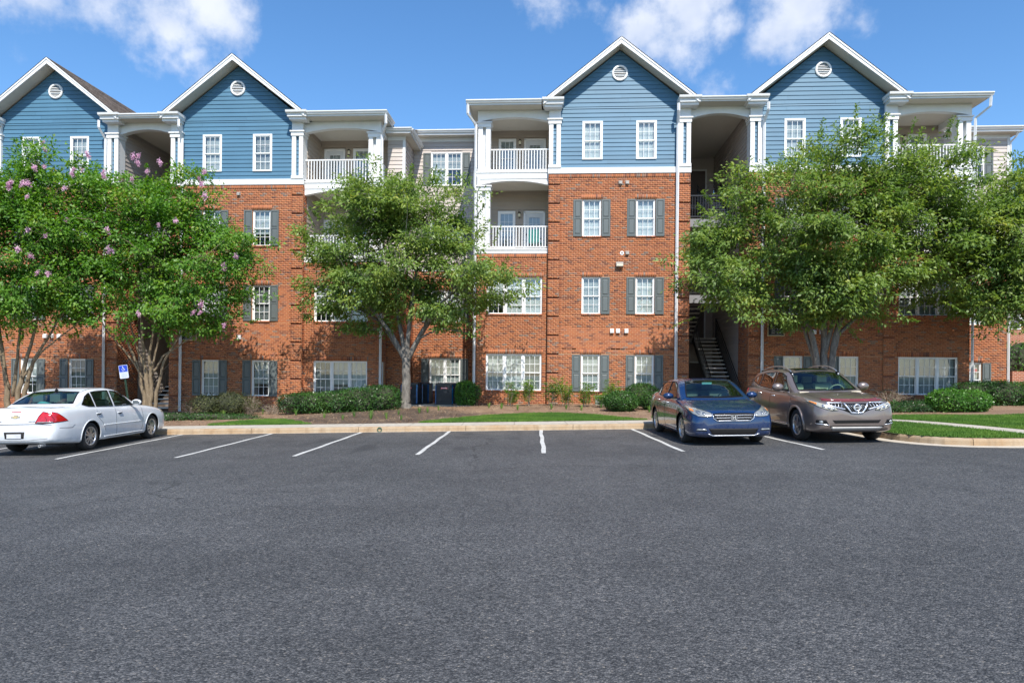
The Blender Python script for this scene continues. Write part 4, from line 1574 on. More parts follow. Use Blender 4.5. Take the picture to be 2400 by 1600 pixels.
    br.lay(to_face('right', 7.02), 1.4, 3.5, -.7, 6.42, [])
    br.build(w)
    for (x, z, k) in ((-8.6, 3.36, 'white'), (-8.3, 3.36, 'white'), (-7.95, 3.36, 'white'), (.1, 9.56, 'hood'), (2.3, 0.72, 'hood'), (.2, 3.36, 'white')):
        wall_vent(L_, x, z, k)
    plaque(L_, -2.05, 3.30, ['3611 - 3614', '3621 - 3624', '3631 - 3634', '3641 - 3644'], '2')
    main_roof(L_, [(-14.5, -11.2, -.42), (-11.2, -5.3, .25), (-5.3, -3.0, -.42), (-3.0, 3.0, .25), (3.0, 6.55, -.42)])
    wing_roof(L_, 6.55, 7.35, .98, 12.7)
    shell(L_, -14.3, 7.0)


build_buildings()
# ---------------------------------------------------------------- placing things seen in the photograph
ROLL = rad(0.55)


def pix_ray(px, py):
    dx, dy = px - 1200.0, py - 872.5
    a = dx * math.cos(ROLL) + dy * math.sin(ROLL)
    b = dy * math.cos(ROLL) - dx * math.sin(ROLL)
    return Vector((a / 1600.0, 1.0, -b / 1600.0))


def at_depth(px, py, Y):
    return Vector((0, 0, 1.65)) + pix_ray(px, py) * Y


def on_bed(px, py):
    d = pix_ray(px, py)
    y = 12.0
    while y < 45:
        p = Vector((0, 0, 1.65)) + d * y
        if p.z <= bed(p.x, p.y): return Vector((p.x, p.y, bed(p.x, p.y)))
        y += 0.05
    return p


def uv_of(x, y):
    d = Vector((x, y, 0)) - FAC0
    return d.dot(U_AX), d.dot(V_AX)


def front_limit(u):
    """v of the facade surface at u"""
    for a, b, v in ((-27.6, -21.8, 0), (-19.6, -13.5, 0), (-13.5, -10.1, .1), (-10.1, -9.4, 1.3), (-9.4, -6.05, 3.2), (-6.05, -2.9, .1), (-3.0, 2.95, 0), (2.95, 5.3, .6), (5.3, 11.3, 0), (11.3, 14.3, .1), (14.3, 18, 3.2)):
        if a <= u <= b: return v
    return -0.5 if u < 14 else (99.0 if u > 18.2 else 3.2)


# ---------------------------------------------------------------- foliage materials
def leaf_mat(name, stops, rough=0.46, transl=0.34, spec=0.35):
    m = bpy.data.materials.new(name)
    m.use_nodes = True
    nt = NT(m.node_tree)
    geo = nt.n('ShaderNodeNewGeometry')
    P = (geo, 'Position')
    nz = nt.n('ShaderNodeTexNoise', None, Vector=P, Scale=1.1, Detail=3.0)
    k = nt.math('ADD', nt.math('MULTIPLY', (geo, 'Random Per Island'), 0.36), nt.math('MULTIPLY', rng_map(nt, nz, .3, .7), 0.60))
    cr = nt.ramp(k, stops)
    b = nt.n('ShaderNodeBsdfPrincipled', None, Base__Color=cr, Roughness=rough, Specular__IOR__Level=spec)
    light = nt.n('ShaderNodeHueSaturation', None, Saturation=1.15, Value=1.5, Color=cr)
    t = nt.n('ShaderNodeBsdfTranslucent', None, Color=light)
    mx = nt.n('ShaderNodeMixShader', None, _0=transl, _1=b, _2=t)
    nt.n('ShaderNodeOutputMaterial', None, Surface=mx)
    return m


MAT['leaf_elm'] = leaf_mat('leaf_elm', [(0.15, (0.085, 0.149, 0.033)), (0.45, (0.149, 0.236, 0.050)), (0.75, (0.245, 0.323, 0.068)), (0.95, (0.404, 0.420, 0.085))])
MAT['leaf_crape'] = leaf_mat('leaf_crape', [(0.15, (0.059, 0.146, 0.021)), (0.45, (0.103, 0.233, 0.030)), (0.78, (0.192, 0.326, 0.045)), (0.97, (0.382, 0.345, 0.068))])
MAT['leaf_hedge'] = leaf_mat('leaf_hedge', [(0.15, (0.020, 0.060, 0.015)), (0.5, (0.040, 0.106, 0.021)), (0.85, (0.081, 0.175, 0.031)), (0.98, (0.150, 0.237, 0.044))], 0.35, 0.2)
MAT['leaf_bright'] = leaf_mat('leaf_bright', [(0.15, (0.046, 0.130, 0.021)), (0.5, (0.078, 0.202, 0.029)), (0.85, (0.143, 0.286, 0.046)), (0.98, (0.234, 0.338, 0.065))], 0.35, 0.25)
MAT['leaf_nandina'] = leaf_mat('leaf_nandina', [(0.15, (0.052, 0.137, 0.023)), (0.5, (0.112, 0.237, 0.033)), (0.85, (0.225, 0.356, 0.050)), (0.98, (0.300, 0.356, 0.068))], 0.45, 0.35)
MAT['leaf_scrub'] = leaf_mat('leaf_scrub', [(0.1, (0.05, 0.055, 0.022)), (0.5, (0.075, 0.095, 0.030)), (0.8, (0.15, 0.15, 0.06)), (0.98, (0.23, 0.20, 0.08))], 0.5, 0.25)
MAT['leaf_blade'] = leaf_mat('leaf_blade', [(0.1, (0.078, 0.169, 0.039)), (0.5, (0.130, 0.260, 0.052)), (0.85, (0.234, 0.351, 0.078)), (0.98, (0.390, 0.390, 0.130))], 0.5, 0.3)
MAT['grass'] = leaf_mat('grass', [(0.1, (0.062, 0.137, 0.026)), (0.5, (0.104, 0.209, 0.034)), (0.85, (0.165, 0.267, 0.047)), (0.98, (0.303, 0.287, 0.092))], 0.6, 0.25, 0.2)
MAT['lawn_soil'] = M('lawn_soil', (0.055, 0.085, 0.025), 0.95, var=0.3, scale=7)
MAT['petal'] = leaf_mat('petal', [(0.1, (0.60, 0.33, 0.48)), (0.5, (0.76, 0.50, 0.64)), (0.95, (0.84, 0.66, 0.74))], 0.6, 0.35, 0.2)
MAT['dead_twig'] = M('dead_twig', (0.28, 0.22, 0.17), 0.9, var=0.25, scale=20)
MAT['straw'] = leaf_mat('straw', [(0.1, (0.16, 0.10, 0.06)), (0.5, (0.33, 0.22, 0.13)), (0.95, (0.52, 0.40, 0.27))], 0.9, 0.05, 0.1)


def bark_mat(name, a, b, c):
    m = bpy.data.materials.new(name)
    m.use_nodes = True
    nt = NT(m.node_tree)
    tc = nt.n('ShaderNodeTexCoord')
    mp = nt.n('ShaderNodeMapping', None, Vector=(tc, 'Object'), Scale=(5, 5, 1.3))
    n1 = nt.n('ShaderNodeTexNoise', None, Vector=mp, Scale=3.0, Detail=7.0, Roughness=0.7)
    n2 = nt.n('ShaderNodeTexNoise', None, Vector=(tc, 'Object'), Scale=28.0, Detail=4.0)
    k = nt.math('ADD', nt.math('MULTIPLY', n1, 0.7), nt.math('MULTIPLY', n2, 0.3))
    cr = nt.ramp(k, [(0.32, a), (0.5, b), (0.7, c)])
    bp = nt.n('ShaderNodeBump', None, Strength=0.8, Distance=0.03, Height=k)
    pbsdf(nt, Base__Color=cr, Roughness=0.9, Normal=bp)
    return m


MAT['bark_elm'] = bark_mat('bark_elm', (0.06, 0.054, 0.048), (0.155, 0.140, 0.122), (0.30, 0.27, 0.235))
MAT['bark_crape'] = bark_mat('bark_crape', (0.10, 0.072, 0.043), (0.19, 0.142, 0.088), (0.31, 0.245, 0.165))


# ---------------------------------------------------------------- foliage geometry
def leaf_quads(pos, axis, nrm, length, width, fold=0.25):
    """diamond leaves; pos, axis, nrm are (N,3) arrays"""
    axis = axis / np.maximum(np.linalg.norm(axis, axis=1, keepdims=True), 1e-6)
    side = np.cross(axis, nrm)
    side /= np.maximum(np.linalg.norm(side, axis=1, keepdims=True), 1e-6)
    up = np.cross(side, axis)
    L = length[:, None]
    W = width[:, None]
    p0 = pos
    p1 = pos + axis * L * 0.45 + side * W * 0.5 + up * W * fold
    p2 = pos + axis * L - up * L * 0.12
    p3 = pos + axis * L * 0.45 - side * W * 0.5 + up * W * fold
    v = np.stack([p0, p1, p2, p3], 1).reshape(-1, 3)
    f = np.arange(len(v)).reshape(-1, 4)
    return v, f


def unit(n, rng):
    v = rng.normal(size=(n, 3))
    return v / np.linalg.norm(v, axis=1, keepdims=True)


def sample_crown(ells, n, rng, shell=0.5):
    vols = np.array([r[0] * r[1] * r[2] for (_, r) in ells])
    pick = rng.choice(len(ells), size=n, p=vols / vols.sum())
    d = unit(n, rng)
    rr = shell + (1 - shell) * rng.random(n) ** 0.6
    c = np.array([e[0] for e in ells])[pick]
    r = np.array([e[1] for e in ells])[pick]
    return c + d * r * rr[:, None]


def make_tree(name, label, base, stems, ells, leafmat, barkmat, seed, clusters, per, leaf_len, leaf_w, spread=0.30, group=None, limb_r=0.06, flowers=None, sub=1.0):
    rng = np.random.default_rng(seed)
    base = Vector(base)
    root = thing(name, label, 'tree', base, 0.0, group)
    # leaf pads: flat clumps of twigs with air between them
    npad = max(12, int(clusters / 6))
    pads = sample_crown(ells, npad, rng, .38)
    which = rng.integers(0, npad, clusters)
    psz = (.65 + .7 * rng.random(npad))[which][:, None]
    cl = pads[which] + rng.normal(size=(clusters, 3)) * np.array([.40, .38, .19]) * psz
    # keep the crown clear of the facade
    keep = []
    for p in cl:
        u, v = uv_of(p[0] + base.x, p[1] + base.y)
        if v < front_limit(u) - 0.35: keep.append(p)
    cl = np.array(keep)
    # limbs: stem polylines run from the ground into the crown; further limbs fork off their upper ends
    wood = MB()
    nodes = []                       # (point, radius)
    for st in stems:
        pts = [Vector(p) for p, _ in st]
        rs = [r for _, r in st]
        P, Rr = [], []
        for i in range(len(pts) - 1):
            for k in range(5):
                t = k / 5
                q = pts[i].lerp(pts[i + 1], t)
                P.append(q + Vector((rng.normal() * .012, rng.normal() * .012, 0)) * (0 if i == 0 and k == 0 else 1))
                Rr.append(rs[i] + (rs[i + 1] - rs[i]) * t)
        P.append(pts[-1])
        Rr.append(rs[-1])
        wood.tube(P, Rr, 9)
        for q, r in zip(P, Rr):
            if q.z > 1.8: nodes.append((q, r))
    # secondary limbs towards spread-out clusters
    N = np.array([n[0] for n in nodes])
    order = rng.permutation(len(cl))
    limbs = []
    for gi, i in enumerate(order[:int(len(cl) * 0.16)]):
        c = Vector(cl[i])
        dd = np.linalg.norm(N - np.array(c), axis=1) + np.maximum(0, N[:, 2] - c.z + 0.3) * 2.0
        j = int(np.argmin(dd))
        q, r = nodes[j]
        mid = q.lerp(c, 0.5) + Vector((rng.normal() * .15, rng.normal() * .15, 0.12 * (c - q).length))
        r0 = max(0.014, min(r * 0.55, 0.012 + 0.013 * (c - q).length))
        pl = [q, q.lerp(mid, 0.5) + Vector((0, 0, .05)), mid, mid.lerp(c, 0.55), c]
        wood.tube(pl, [r0, r0 * .8, r0 * .6, r0 * .4, 0.006], 5, caps=False)
        limbs += pl[1:]
    LN = np.array(limbs)
    for i in order[int(len(cl) * 0.16):]:
        c = Vector(cl[i])
        dd = np.linalg.norm(LN - np.array(c), axis=1)
        q = Vector(LN[int(np.argmin(dd))])
        mid = q.lerp(c, 0.5) + Vector((rng.normal() * .06, rng.normal() * .06, .05))
        wood.tube([q, mid, c], [0.011, 0.008, 0.003], 3, caps=False)
    wood.build('trunk', barkmat, root, smooth=True)
    # leaves: dense at the end of each twig, thinning around it, reaching outwards
    centre = np.mean([e[0] for e in ells], axis=0)
    nper = rng.integers(int(per * .55), int(per * 1.45), len(cl))
    idx = np.repeat(np.arange(len(cl)), nper)
    n = len(idx)
    off = rng.normal(size=(n, 3)) * spread * np.array([1.0, 1.0, 0.55]) * (0.7 + 0.6 * rng.random(len(cl)))[idx][:, None]
    pos = cl[idx] + off
    keepm = np.array([uv_of(p[0] + base.x, p[1] + base.y) for p in pos])
    lim = np.array([front_limit(u) for u in keepm[:, 0]])
    sel = (keepm[:, 1] < lim - 0.12) & (pos[:, 2] > 1.0)
    pos, off, idx = pos[sel], off[sel], idx[sel]
    n = len(pos)
    out = pos - centre
    out /= np.linalg.norm(out, axis=1, keepdims=True)
    axis = off / spread * 0.5 + out * 0.5 + unit(n, rng) * 0.8 + np.array([0, 0, -0.25])
    nrm = np.array(sun_dir) * 0.75 + np.array([0, 0, 0.35]) + unit(n, rng) * 0.70 + out * 0.15
    v, f = leaf_quads(pos, axis, nrm, leaf_len * (0.6 + 0.8 * rng.random(n)), leaf_w * (0.6 + 0.8 * rng.random(n)))
    # loose shoots that break the outline
    ns = int(clusters * .10)
    sp = sample_crown(ells, ns, rng, .97)
    SP, SA = [], []
    for q in sp:
        d = q - centre
        d = d / np.linalg.norm(d) * .75 + rng.normal(size=3) * .3 + np.array([0, 0, .55])
        d /= np.linalg.norm(d)
        ln = .35 + .55 * rng.random()
        e = q + d * ln
        ue, ve = uv_of(e[0] + base.x, e[1] + base.y)
        if ve > front_limit(ue) - .2 or e[2] < 2.2: continue
        for t in np.arange(0, 1.0, .055):
            for sgn in (-1, 1):
                SP.append(q + d * ln * t + rng.normal(size=3) * .012)
                sd = np.cross(d, [0, .3, 1]) * sgn
                SA.append(sd + d * .5 + rng.normal(size=3) * .3 - np.array([0, 0, .2]))
    if SP:
        SP, SA = np.array(SP), np.array(SA)
        k2 = len(SP)
        v2, f2 = leaf_quads(SP, SA, unit(k2, rng) * .5 + np.array([0, 0, 1]), leaf_len * (.6 + .5 * rng.random(k2)), leaf_w * (.6 + .5 * rng.random(k2)))
        f = np.concatenate([f, f2 + len(v)])
        v = np.concatenate([v, v2])
    crown = obj('crown', fast_mesh('crown', v, f, leafmat), root)
    if flowers:
        fm = []
        for k in range(4):
            r2 = np.random.default_rng(seed + 50 + k)
            m = 90
            pp = unit(m, r2) * np.array([.085, .085, .15]) * (r2.random(m) ** .45)[:, None] * (1 - .45 * (r2.random(m) > .5))[:, None]
            a = unit(m, r2)
            vv, ff = leaf_quads(pp, a, unit(m, r2), np.full(m, .042), np.full(m, .038), .5)
            fm.append(fast_mesh('flower_cluster', vv, ff, 'petal'))
        for k, (px, py) in enumerate(flowers):
            # on the near face of the crown along that sight line
            best = None
            for Y in np.arange(base.y - 3.2, base.y + 0.5, 0.1):
                p = at_depth(px, py, Y) - base
                if any(((p.x - e[0][0]) / e[1][0]) ** 2 + ((p.y - e[0][1]) / e[1][1]) ** 2 + ((p.z - e[0][2]) / e[1][2]) ** 2 < 1.12 for e in ells):
                    best = p
                    break
            if best is None:
                best = at_depth(px, py, base.y - .6) - base
            s = random.uniform(.75, 1.25)
            fo = obj('flower_cluster', fm[k % 4], root, best + Vector((0, -.32, .05)), (random.uniform(-.6, .6), random.uniform(-.6, .6), random.uniform(0, 6)))
            fo.scale = (s, s, s)
    return root


def gz(x, y):
    return bed(x, y)


def build_trees():
    # the elm in front of the set-back stretch between the two buildings
    bx, by = -4.08, 26.2
    b = (bx, by, gz(bx, by) - .05)
    stems = [[((0, 0, 0), 0.240), ((0.0, 0, .35), 0.188), ((.03, 0, 1.2), 0.164), ((.0, 0, 2.0), 0.160)],
             [((0, 0, 1.85), 0.120), ((-.55, -.1, 2.9), 0.080), ((-1.4, -.3, 4.0), 0.056), ((-2.3, -.4, 5.2), 0.032)],
             [((0, 0, 1.9), 0.112), ((-.25, .1, 3.2), 0.080), ((-.5, .2, 5.0), 0.056), ((-.9, .1, 7.2), 0.024)],
             [((.02, 0, 1.9), 0.104), ((.15, -.15, 3.3), 0.080), ((.4, -.3, 5.2), 0.052), ((.8, -.2, 7.3), 0.024)],
             [((.05, 0, 1.85), 0.112), ((.55, .0, 2.9), 0.080), ((1.3, -.1, 4.0), 0.060), ((2.3, -.2, 5.0), 0.032)],
             [((.05, 0, 1.9), 0.088), ((.85, .1, 3.3), 0.056), ((1.9, .1, 4.4), 0.040), ((3.0, .0, 5.2), 0.020)],
             [((-.03, 0, 1.9), 0.080), ((-.95, .2, 3.3), 0.048), ((-2.2, .1, 4.1), 0.036), ((-3.2, .0, 4.6), 0.016)]]
    ells = [((-.6, -.3, 6.3), (2.9, 2.4, 2.7)), ((-1.7, -.4, 5.4), (2.2, 2.0, 1.8)), ((1.7, -.3, 5.1), (2.1, 2.0, 1.8)), ((-1.2, -.2, 7.9), (1.7, 1.6, 1.35)), ((.9, 0, 7.7), (1.35, 1.4, 1.2)),
            ((3.1, -.2, 4.6), (1.0, 1.1, 1.2)), ((-2.9, -.3, 4.8), (1.0, 1.1, 1.3)), ((2.5, -.2, 6.4), (.9, .9, .9)), ((1.6, -.3, 3.7), (1.5, 1.3, .6)), ((-1.6, -.3, 3.6), (1.6, 1.3, .6))]
    make_tree('shade_tree', 'single-trunk green shade tree in front of the set-back wall beside the air conditioners', b, stems, ells, 'leaf_elm', 'bark_elm', 21, 800, 62, .140, .066, .185, 'shade trees')
    # the big many-stemmed elm behind the SUV
    bx, by = 11.15, 24.4
    b = (bx, by, gz(bx, by) - .05)
    stems = [[((-0.07, 0, 0), 0.176), ((-0.15, 0, 1.0), 0.136), ((-0.46, -.1, 2.6), 0.096), ((-1.36, -.2, 4.4), 0.056), ((-2.21, -.2, 5.8), 0.024)],
             [((0.00, .05, 0), 0.176), ((0.01, 0, 1.2), 0.144), ((0.03, .1, 3.0), 0.104), ((-0.09, .1, 5.5), 0.064), ((-0.17, 0, 8.2), 0.024)],
             [((0.09, -.05, 0), 0.160), ((0.19, 0, 1.2), 0.128), ((0.34, -.1, 2.6), 0.096), ((1.02, -.1, 5.0), 0.056), ((1.53, -.1, 7.8), 0.024)],
             [((0.06, .05, .9), 0.096), ((0.56, .1, 2.7), 0.072), ((1.87, .1, 4.0), 0.048), ((3.23, .0, 5.6), 0.024)],
             [((-0.12, .05, 1.0), 0.088), ((-0.68, .1, 2.9), 0.064), ((-2.04, .1, 4.1), 0.040), ((-3.23, .0, 4.9), 0.020)],
             [((0.03, .0, 2.0), 0.080), ((0.51, .0, 4.0), 0.056), ((2.04, .1, 6.4), 0.040), ((2.89, .0, 8.2), 0.016)],
             [((0.00, .0, 2.6), 0.072), ((-0.51, .0, 4.6), 0.048), ((-1.27, .1, 6.6), 0.032), ((-1.61, .0, 8.2), 0.016)]]
    ells = [((0, -.2, 6.4), (3.2, 2.4, 2.6)), ((-2.9, 0, 5.5), (1.9, 1.7, 1.9)), ((2.7, 0, 6.7), (2.3, 2.0, 2.3)), ((.8, 0, 8.8), (2.2, 1.8, 1.35)), ((-1.6, 0, 7.9), (1.6, 1.6, 1.2)), ((3.6, 0, 8.5), (1.4, 1.5, 1.2)),
            ((-3.9, -.2, 4.5), (1.1, 1.2, .9)), ((1.5, -.3, 4.6), (2.5, 2.0, 1.1)), ((4.1, -.2, 5.2), (1.5, 1.6, 1.1)), ((-1.8, -.3, 3.9), (2.4, 1.8, .9)), ((-3.9, 0, 6.3), (.8, 1., .9)), ((1.4, -.4, 3.7), (2.6, 1.8, .7)), ((-3.7, -.2, 3.7), (1.2, 1.2, .7)), ((4.6, 0, 6.6), (1.3, 1.3, 1.4)), ((-3.6, 0, 7.2), (1.2, 1.1, 1.0)), ((-4.4, 0, 5.6), (.9, 1.0, 1.0))]
    make_tree('shade_tree', 'large multi-stemmed green shade tree rising behind the brown SUV', b, stems, ells, 'leaf_elm', 'bark_elm', 22, 1260, 62, .142, .066, .20, 'shade trees')
    # the elm at the right edge
    bx, by = 19.6, 24.8
    b = (bx, by, gz(bx, by) - .05)
    stems = [[((0, 0, 0), 0.192), ((0, 0, 1.4), 0.144), ((-.1, 0, 2.2), 0.128)],
             [((-.05, 0, 2.0), 0.096), ((-.9, 0, 3.6), 0.064), ((-2.0, 0, 5.2), 0.032)],
             [((0, 0, 2.0), 0.096), ((.2, 0, 4.2), 0.072), ((.3, 0, 7.0), 0.024)],
             [((.05, 0, 2.0), 0.088), ((1.0, 0, 3.8), 0.056), ((2.0, 0, 5.6), 0.024)],
             [((-.05, 0, 2.1), 0.072), ((-1.3, 0, 3.2), 0.048), ((-2.4, 0, 4.0), 0.024)]]
    ells = [((-.4, 0, 5.8), (2.8, 2.2, 2.5)), ((-2.4, 0, 4.6), (1.7, 1.7, 1.4)), ((-.2, 0, 7.7), (1.7, 1.7, 1.3)), ((-2.7, 0, 6.1), (1.2, 1.3, 1.4)), ((1.6, 0, 4.6), (1.6, 1.6, 1.4)), ((-1.6, -.2, 3.5), (2.2, 1.6, .8)), ((-3.4, 0, 5.2), (.9, 1.1, 1.3)), ((-1.6, 0, 6.9), (1.6, 1.5, 1.3))]
    make_tree('shade_tree', 'green shade tree cut by the right edge of the picture', b, stems, ells, 'leaf_elm', 'bark_elm', 23, 880, 60, .142, .066, .21, 'shade trees')
    # two crape myrtles in bloom
    fl = [(115, 344), (120, 362), (219, 373), (119, 401), (96, 404), (184, 419), (204, 408), (186, 408), (255, 413), (256, 422), (41, 437), (5, 429), (38, 447), (69, 441), (82, 440), (166, 451), (79, 470), (324, 376), (337, 376), (335, 392),
          (357, 412), (386, 390), (321, 430), (476, 428), (488, 412), (482, 441), (490, 468), (82, 547), (383, 536), (422, 526), (268, 592), (277, 595), (265, 549), (88, 607), (58, 591), (103, 646), (128, 648), (562, 608), (535, 631), (463, 738), (479, 738),
          (480, 718), (337, 740), (535, 767), (171, 524), (122, 561)]
    bx, by = -13.25, 24.9
    b = (bx, by, gz(bx, by) - .05)
    stems = [[((-.12, 0, 0), 0.098), ((-.16, 0, .9), 0.073), ((-.45, .05, 2.0), 0.052), ((-1.2, .1, 3.6), 0.031), ((-1.9, .1, 5.6), 0.012)],
             [((.0, .04, 0), 0.104), ((-.02, 0, 1.0), 0.086), ((-.15, .0, 2.1), 0.061), ((-.35, .0, 4.0), 0.037), ((-.5, 0, 7.0), 0.012)],
             [((.08, -.04, 0), 0.092), ((.10, 0, 1.1), 0.073), ((.08, -.1, 2.3), 0.049), ((.4, -.2, 4.2), 0.031), ((.8, -.2, 7.0), 0.012)],
             [((.18, .02, 0), 0.080), ((.3, 0, 1.0), 0.061), ((.55, .0, 2.1), 0.046), ((1.3, .0, 3.4), 0.031), ((2.2, .0, 5.0), 0.012)],
             [((.1, .02, 1.6), 0.049), ((.5, .0, 2.3), 0.037), ((1.4, .0, 2.9), 0.025), ((2.3, .0, 3.5), 0.012)],
             [((-.1, .02, 1.7), 0.046), ((-.5, .1, 2.6), 0.034), ((-1.0, .1, 4.4), 0.019), ((-1.2, .1, 6.2), 0.009)],
             [((.0, .02, 1.5), 0.046), ((.25, .1, 2.7), 0.034), ((.6, .1, 4.4), 0.019), ((1.4, .1, 6.2), 0.009)],
             [((-.1, -.02, 1.4), 0.043), ((-.75, -.1, 2.4), 0.031), ((-1.5, -.1, 3.2), 0.019), ((-2.0, -.1, 4.2), 0.009)]]
    ells = [((-.2, 0, 6.2), (2.3, 1.8, 2.7)), ((1.8, 0, 5.4), (1.9, 1.6, 2.2)), ((-1.5, 0, 6.8), (1.5, 1.4, 1.9)), ((.9, 0, 7.8), (1.5, 1.3, 1.3)), ((2.5, 0, 3.5), (1.15, 1.1, .7)), ((-.6, -.2, 3.9), (2.1, 1.6, 1.0)), ((2.7, 0, 6.2), (1.0, 1., 1.2)), ((-1.3, 0, 8.3), (1.0, .9, .8)), ((1.4, -.3, 3.9), (1.5, 1.3, .9))]
    make_tree('flowering_tree', 'pink-blooming multi-stemmed tree with smooth tan trunks beside the accessible parking sign', b, stems, ells, 'leaf_crape', 'bark_crape', 31, 800, 62, .118, .070, .18, 'flowering trees', flowers=[p for p in fl if p[0] >= 190])
    bx, by = -17.7, 24.2
    b = (bx, by, gz(bx, by) - .05)
    stems = [[((-.15, 0, 0), 0.122), ((-.2, 0, 1.0), 0.092), ((-.35, .05, 2.2), 0.061), ((-.7, .1, 4.2), 0.037), ((-1.0, .1, 7.2), 0.012)],
             [((.1, .05, 0), 0.116), ((.18, 0, 1.0), 0.092), ((.42, .0, 2.0), 0.067), ((.9, .0, 3.8), 0.037), ((1.6, 0, 6.6), 0.012)],
             [((.28, -.03, 0), 0.098), ((.42, 0, 1.1), 0.080), ((.75, .0, 2.2), 0.055), ((1.6, .0, 3.6), 0.031), ((2.6, .0, 5.2), 0.012)],
             [((.0, .03, .9), 0.067), ((.1, .1, 2.3), 0.049), ((.3, .1, 4.4), 0.031), ((.5, .1, 7.8), 0.012)],
             [((-.1, .0, 1.2), 0.055), ((-.5, .0, 2.6), 0.037), ((-1.3, .0, 4.0), 0.019), ((-2.0, .0, 5.0), 0.009)],
             [((.3, .0, 1.5), 0.049), ((1.0, .0, 2.5), 0.031), ((2.0, .0, 3.3), 0.019), ((2.8, .0, 4.0), 0.009)]]
    ells = [((.5, 0, 6.0), (2.4, 1.8, 2.8)), ((-.5, 0, 7.7), (1.9, 1.5, 1.7)), ((1.7, 0, 8.0), (1.7, 1.4, 1.5)), ((1.7, 0, 4.6), (1.4, 1.4, 1.3)), ((-.2, 0, 4.0), (1.8, 1.5, 1.0)), ((-1.6, 0, 5.6), (1.4, 1.3, 1.8)), ((.8, 0, 9.1), (1.0, .9, .7))]
    make_tree('flowering_tree', 'pink-blooming multi-stemmed tree at the left edge behind the white sedan', b, stems, ells, 'leaf_crape', 'bark_crape', 32, 820, 62, .118, .070, .18, 'flowering trees', flowers=[p for p in fl if p[0] < 190])


build_trees()


# ---------------------------------------------------------------- shrubs
def blob_mesh(c, r, seed, n=14, rough=0.10):
    """lumpy closed volume (twig mass inside a shrub)"""
    rng = np.random.default_rng(seed)
    ph = rng.random(6) * 6
    vs, fs = [], []
    for j in range(n + 1):
        th = math.pi * j / n
        for i in range(2 * n):
            a = math.pi * i / n
            k = 1 + rough * (math.sin(3 * a + ph[0]) * math.sin(2 * th + ph[1]) + math.sin(5 * a + ph[2] + 3 * th))
            vs.append((c[0] + r[0] * k * math.sin(th) * math.cos(a), c[1] + r[1] * k * math.sin(th) * math.sin(a), c[2] + r[2] * k * math.cos(th)))
    m = 2 * n
    for j in range(n):
        for i in range(m):
            fs.append((j * m + i, j * m + (i + 1) % m, (j + 1) * m + (i + 1) % m, (j + 1) * m + i))
    return vs, fs


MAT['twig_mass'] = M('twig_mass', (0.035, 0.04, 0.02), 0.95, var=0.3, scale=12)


def shrub(name, label, base, ells, leafmat, n, seed, L=.07, W=.038, group=None, cat='shrub', box=False, coremat='twig_mass', jitter=0.06):
    rng = np.random.default_rng(seed)
    base = Vector(base)
    root = thing(name, label, cat, base, 0, group)
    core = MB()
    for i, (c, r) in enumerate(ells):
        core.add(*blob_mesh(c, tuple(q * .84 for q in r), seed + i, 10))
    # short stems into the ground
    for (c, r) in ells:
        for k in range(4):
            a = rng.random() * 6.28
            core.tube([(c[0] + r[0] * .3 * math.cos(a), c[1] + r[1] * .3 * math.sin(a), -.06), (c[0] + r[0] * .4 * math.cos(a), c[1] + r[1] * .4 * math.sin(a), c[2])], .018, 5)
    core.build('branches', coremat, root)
    area = np.array([(r[0] * r[1] + r[0] * r[2] + r[1] * r[2]) for _, r in ells])
    pick = rng.choice(len(ells), size=n, p=area / area.sum())
    d = unit(n, rng)
    C = np.array([e[0] for e in ells])[pick]
    R = np.array([e[1] for e in ells])[pick]
    if box:
        mx = np.max(np.abs(d), axis=1, keepdims=True)
        d2 = d / (mx * .6 + .4)
    else:
        d2 = d
    lump = 1 + .05 * np.sin(d[:, :1] * 9 + seed) * np.sin(d[:, 1:2] * 8) + rng.normal(size=(n, 1)) * jitter
    pos = C + d2 * R * lump * (0.86 + .14 * rng.random((n, 1)))
    sel = pos[:, 2] > -.02
    pos, d = pos[sel], d[sel]
    n = len(pos)
    axis = d * .5 + unit(n, rng) * .8 + np.array([0, 0, .2])
    nrm = d * .8 + unit(n, rng) * .6 + np.array([0, 0, .4])
    v, f = leaf_quads(pos, axis, nrm, L * (.6 + .8 * rng.random(n)), W * (.6 + .8 * rng.random(n)))
    obj('foliage', fast_mesh('foliage', v, f, leafmat), root)
    return root


def twiggy(name, label, base, r, h, n, seed, leaves=0, group=None, cat='shrub'):
    """bare, dried-out shrub: a spray of thin twigs with a few leaves left"""
    rng = np.random.default_rng(seed)
    base = Vector(base)
    root = thing(name, label, cat, base, 0, group)
    m = MB()
    tips = []
    for k in range(n):
        a = rng.random() * 6.28
        q = r * math.sqrt(rng.random())
        tip = Vector((q * math.cos(a), q * math.sin(a) * .7, h * (.35 + .65 * rng.random()) * (1 - .4 * (q / r) ** 2)))
        s = Vector((tip.x * .25, tip.y * .25, -.03))
        mid = s.lerp(tip, .55) + Vector((rng.normal() * .05, rng.normal() * .05, .05))
        m.tube([s, mid, tip], [.007, .005, .002], 3, caps=False)
        tips.append(tip)
        for j in range(3):
            e = mid.lerp(tip, rng.random()) + Vector((rng.normal() * .1, rng.normal() * .1, rng.normal() * .08))
            m.tube([mid.lerp(tip, .4), e], [.004, .002], 3, caps=False)
            tips.append(e)
    m.build('twigs', 'dead_twig', root)
    if leaves:
        T = np.array(tips)
        idx = rng.integers(0, len(T), leaves)
        pos = T[idx] + rng.normal(size=(leaves, 3)) * .05
        v, f = leaf_quads(pos, unit(leaves, rng), unit(leaves, rng) + np.array([0, 0, 1]), np.full(leaves, .05), np.full(leaves, .028))
        obj('foliage', fast_mesh('foliage', v, f, 'leaf_scrub'), root)
    return root


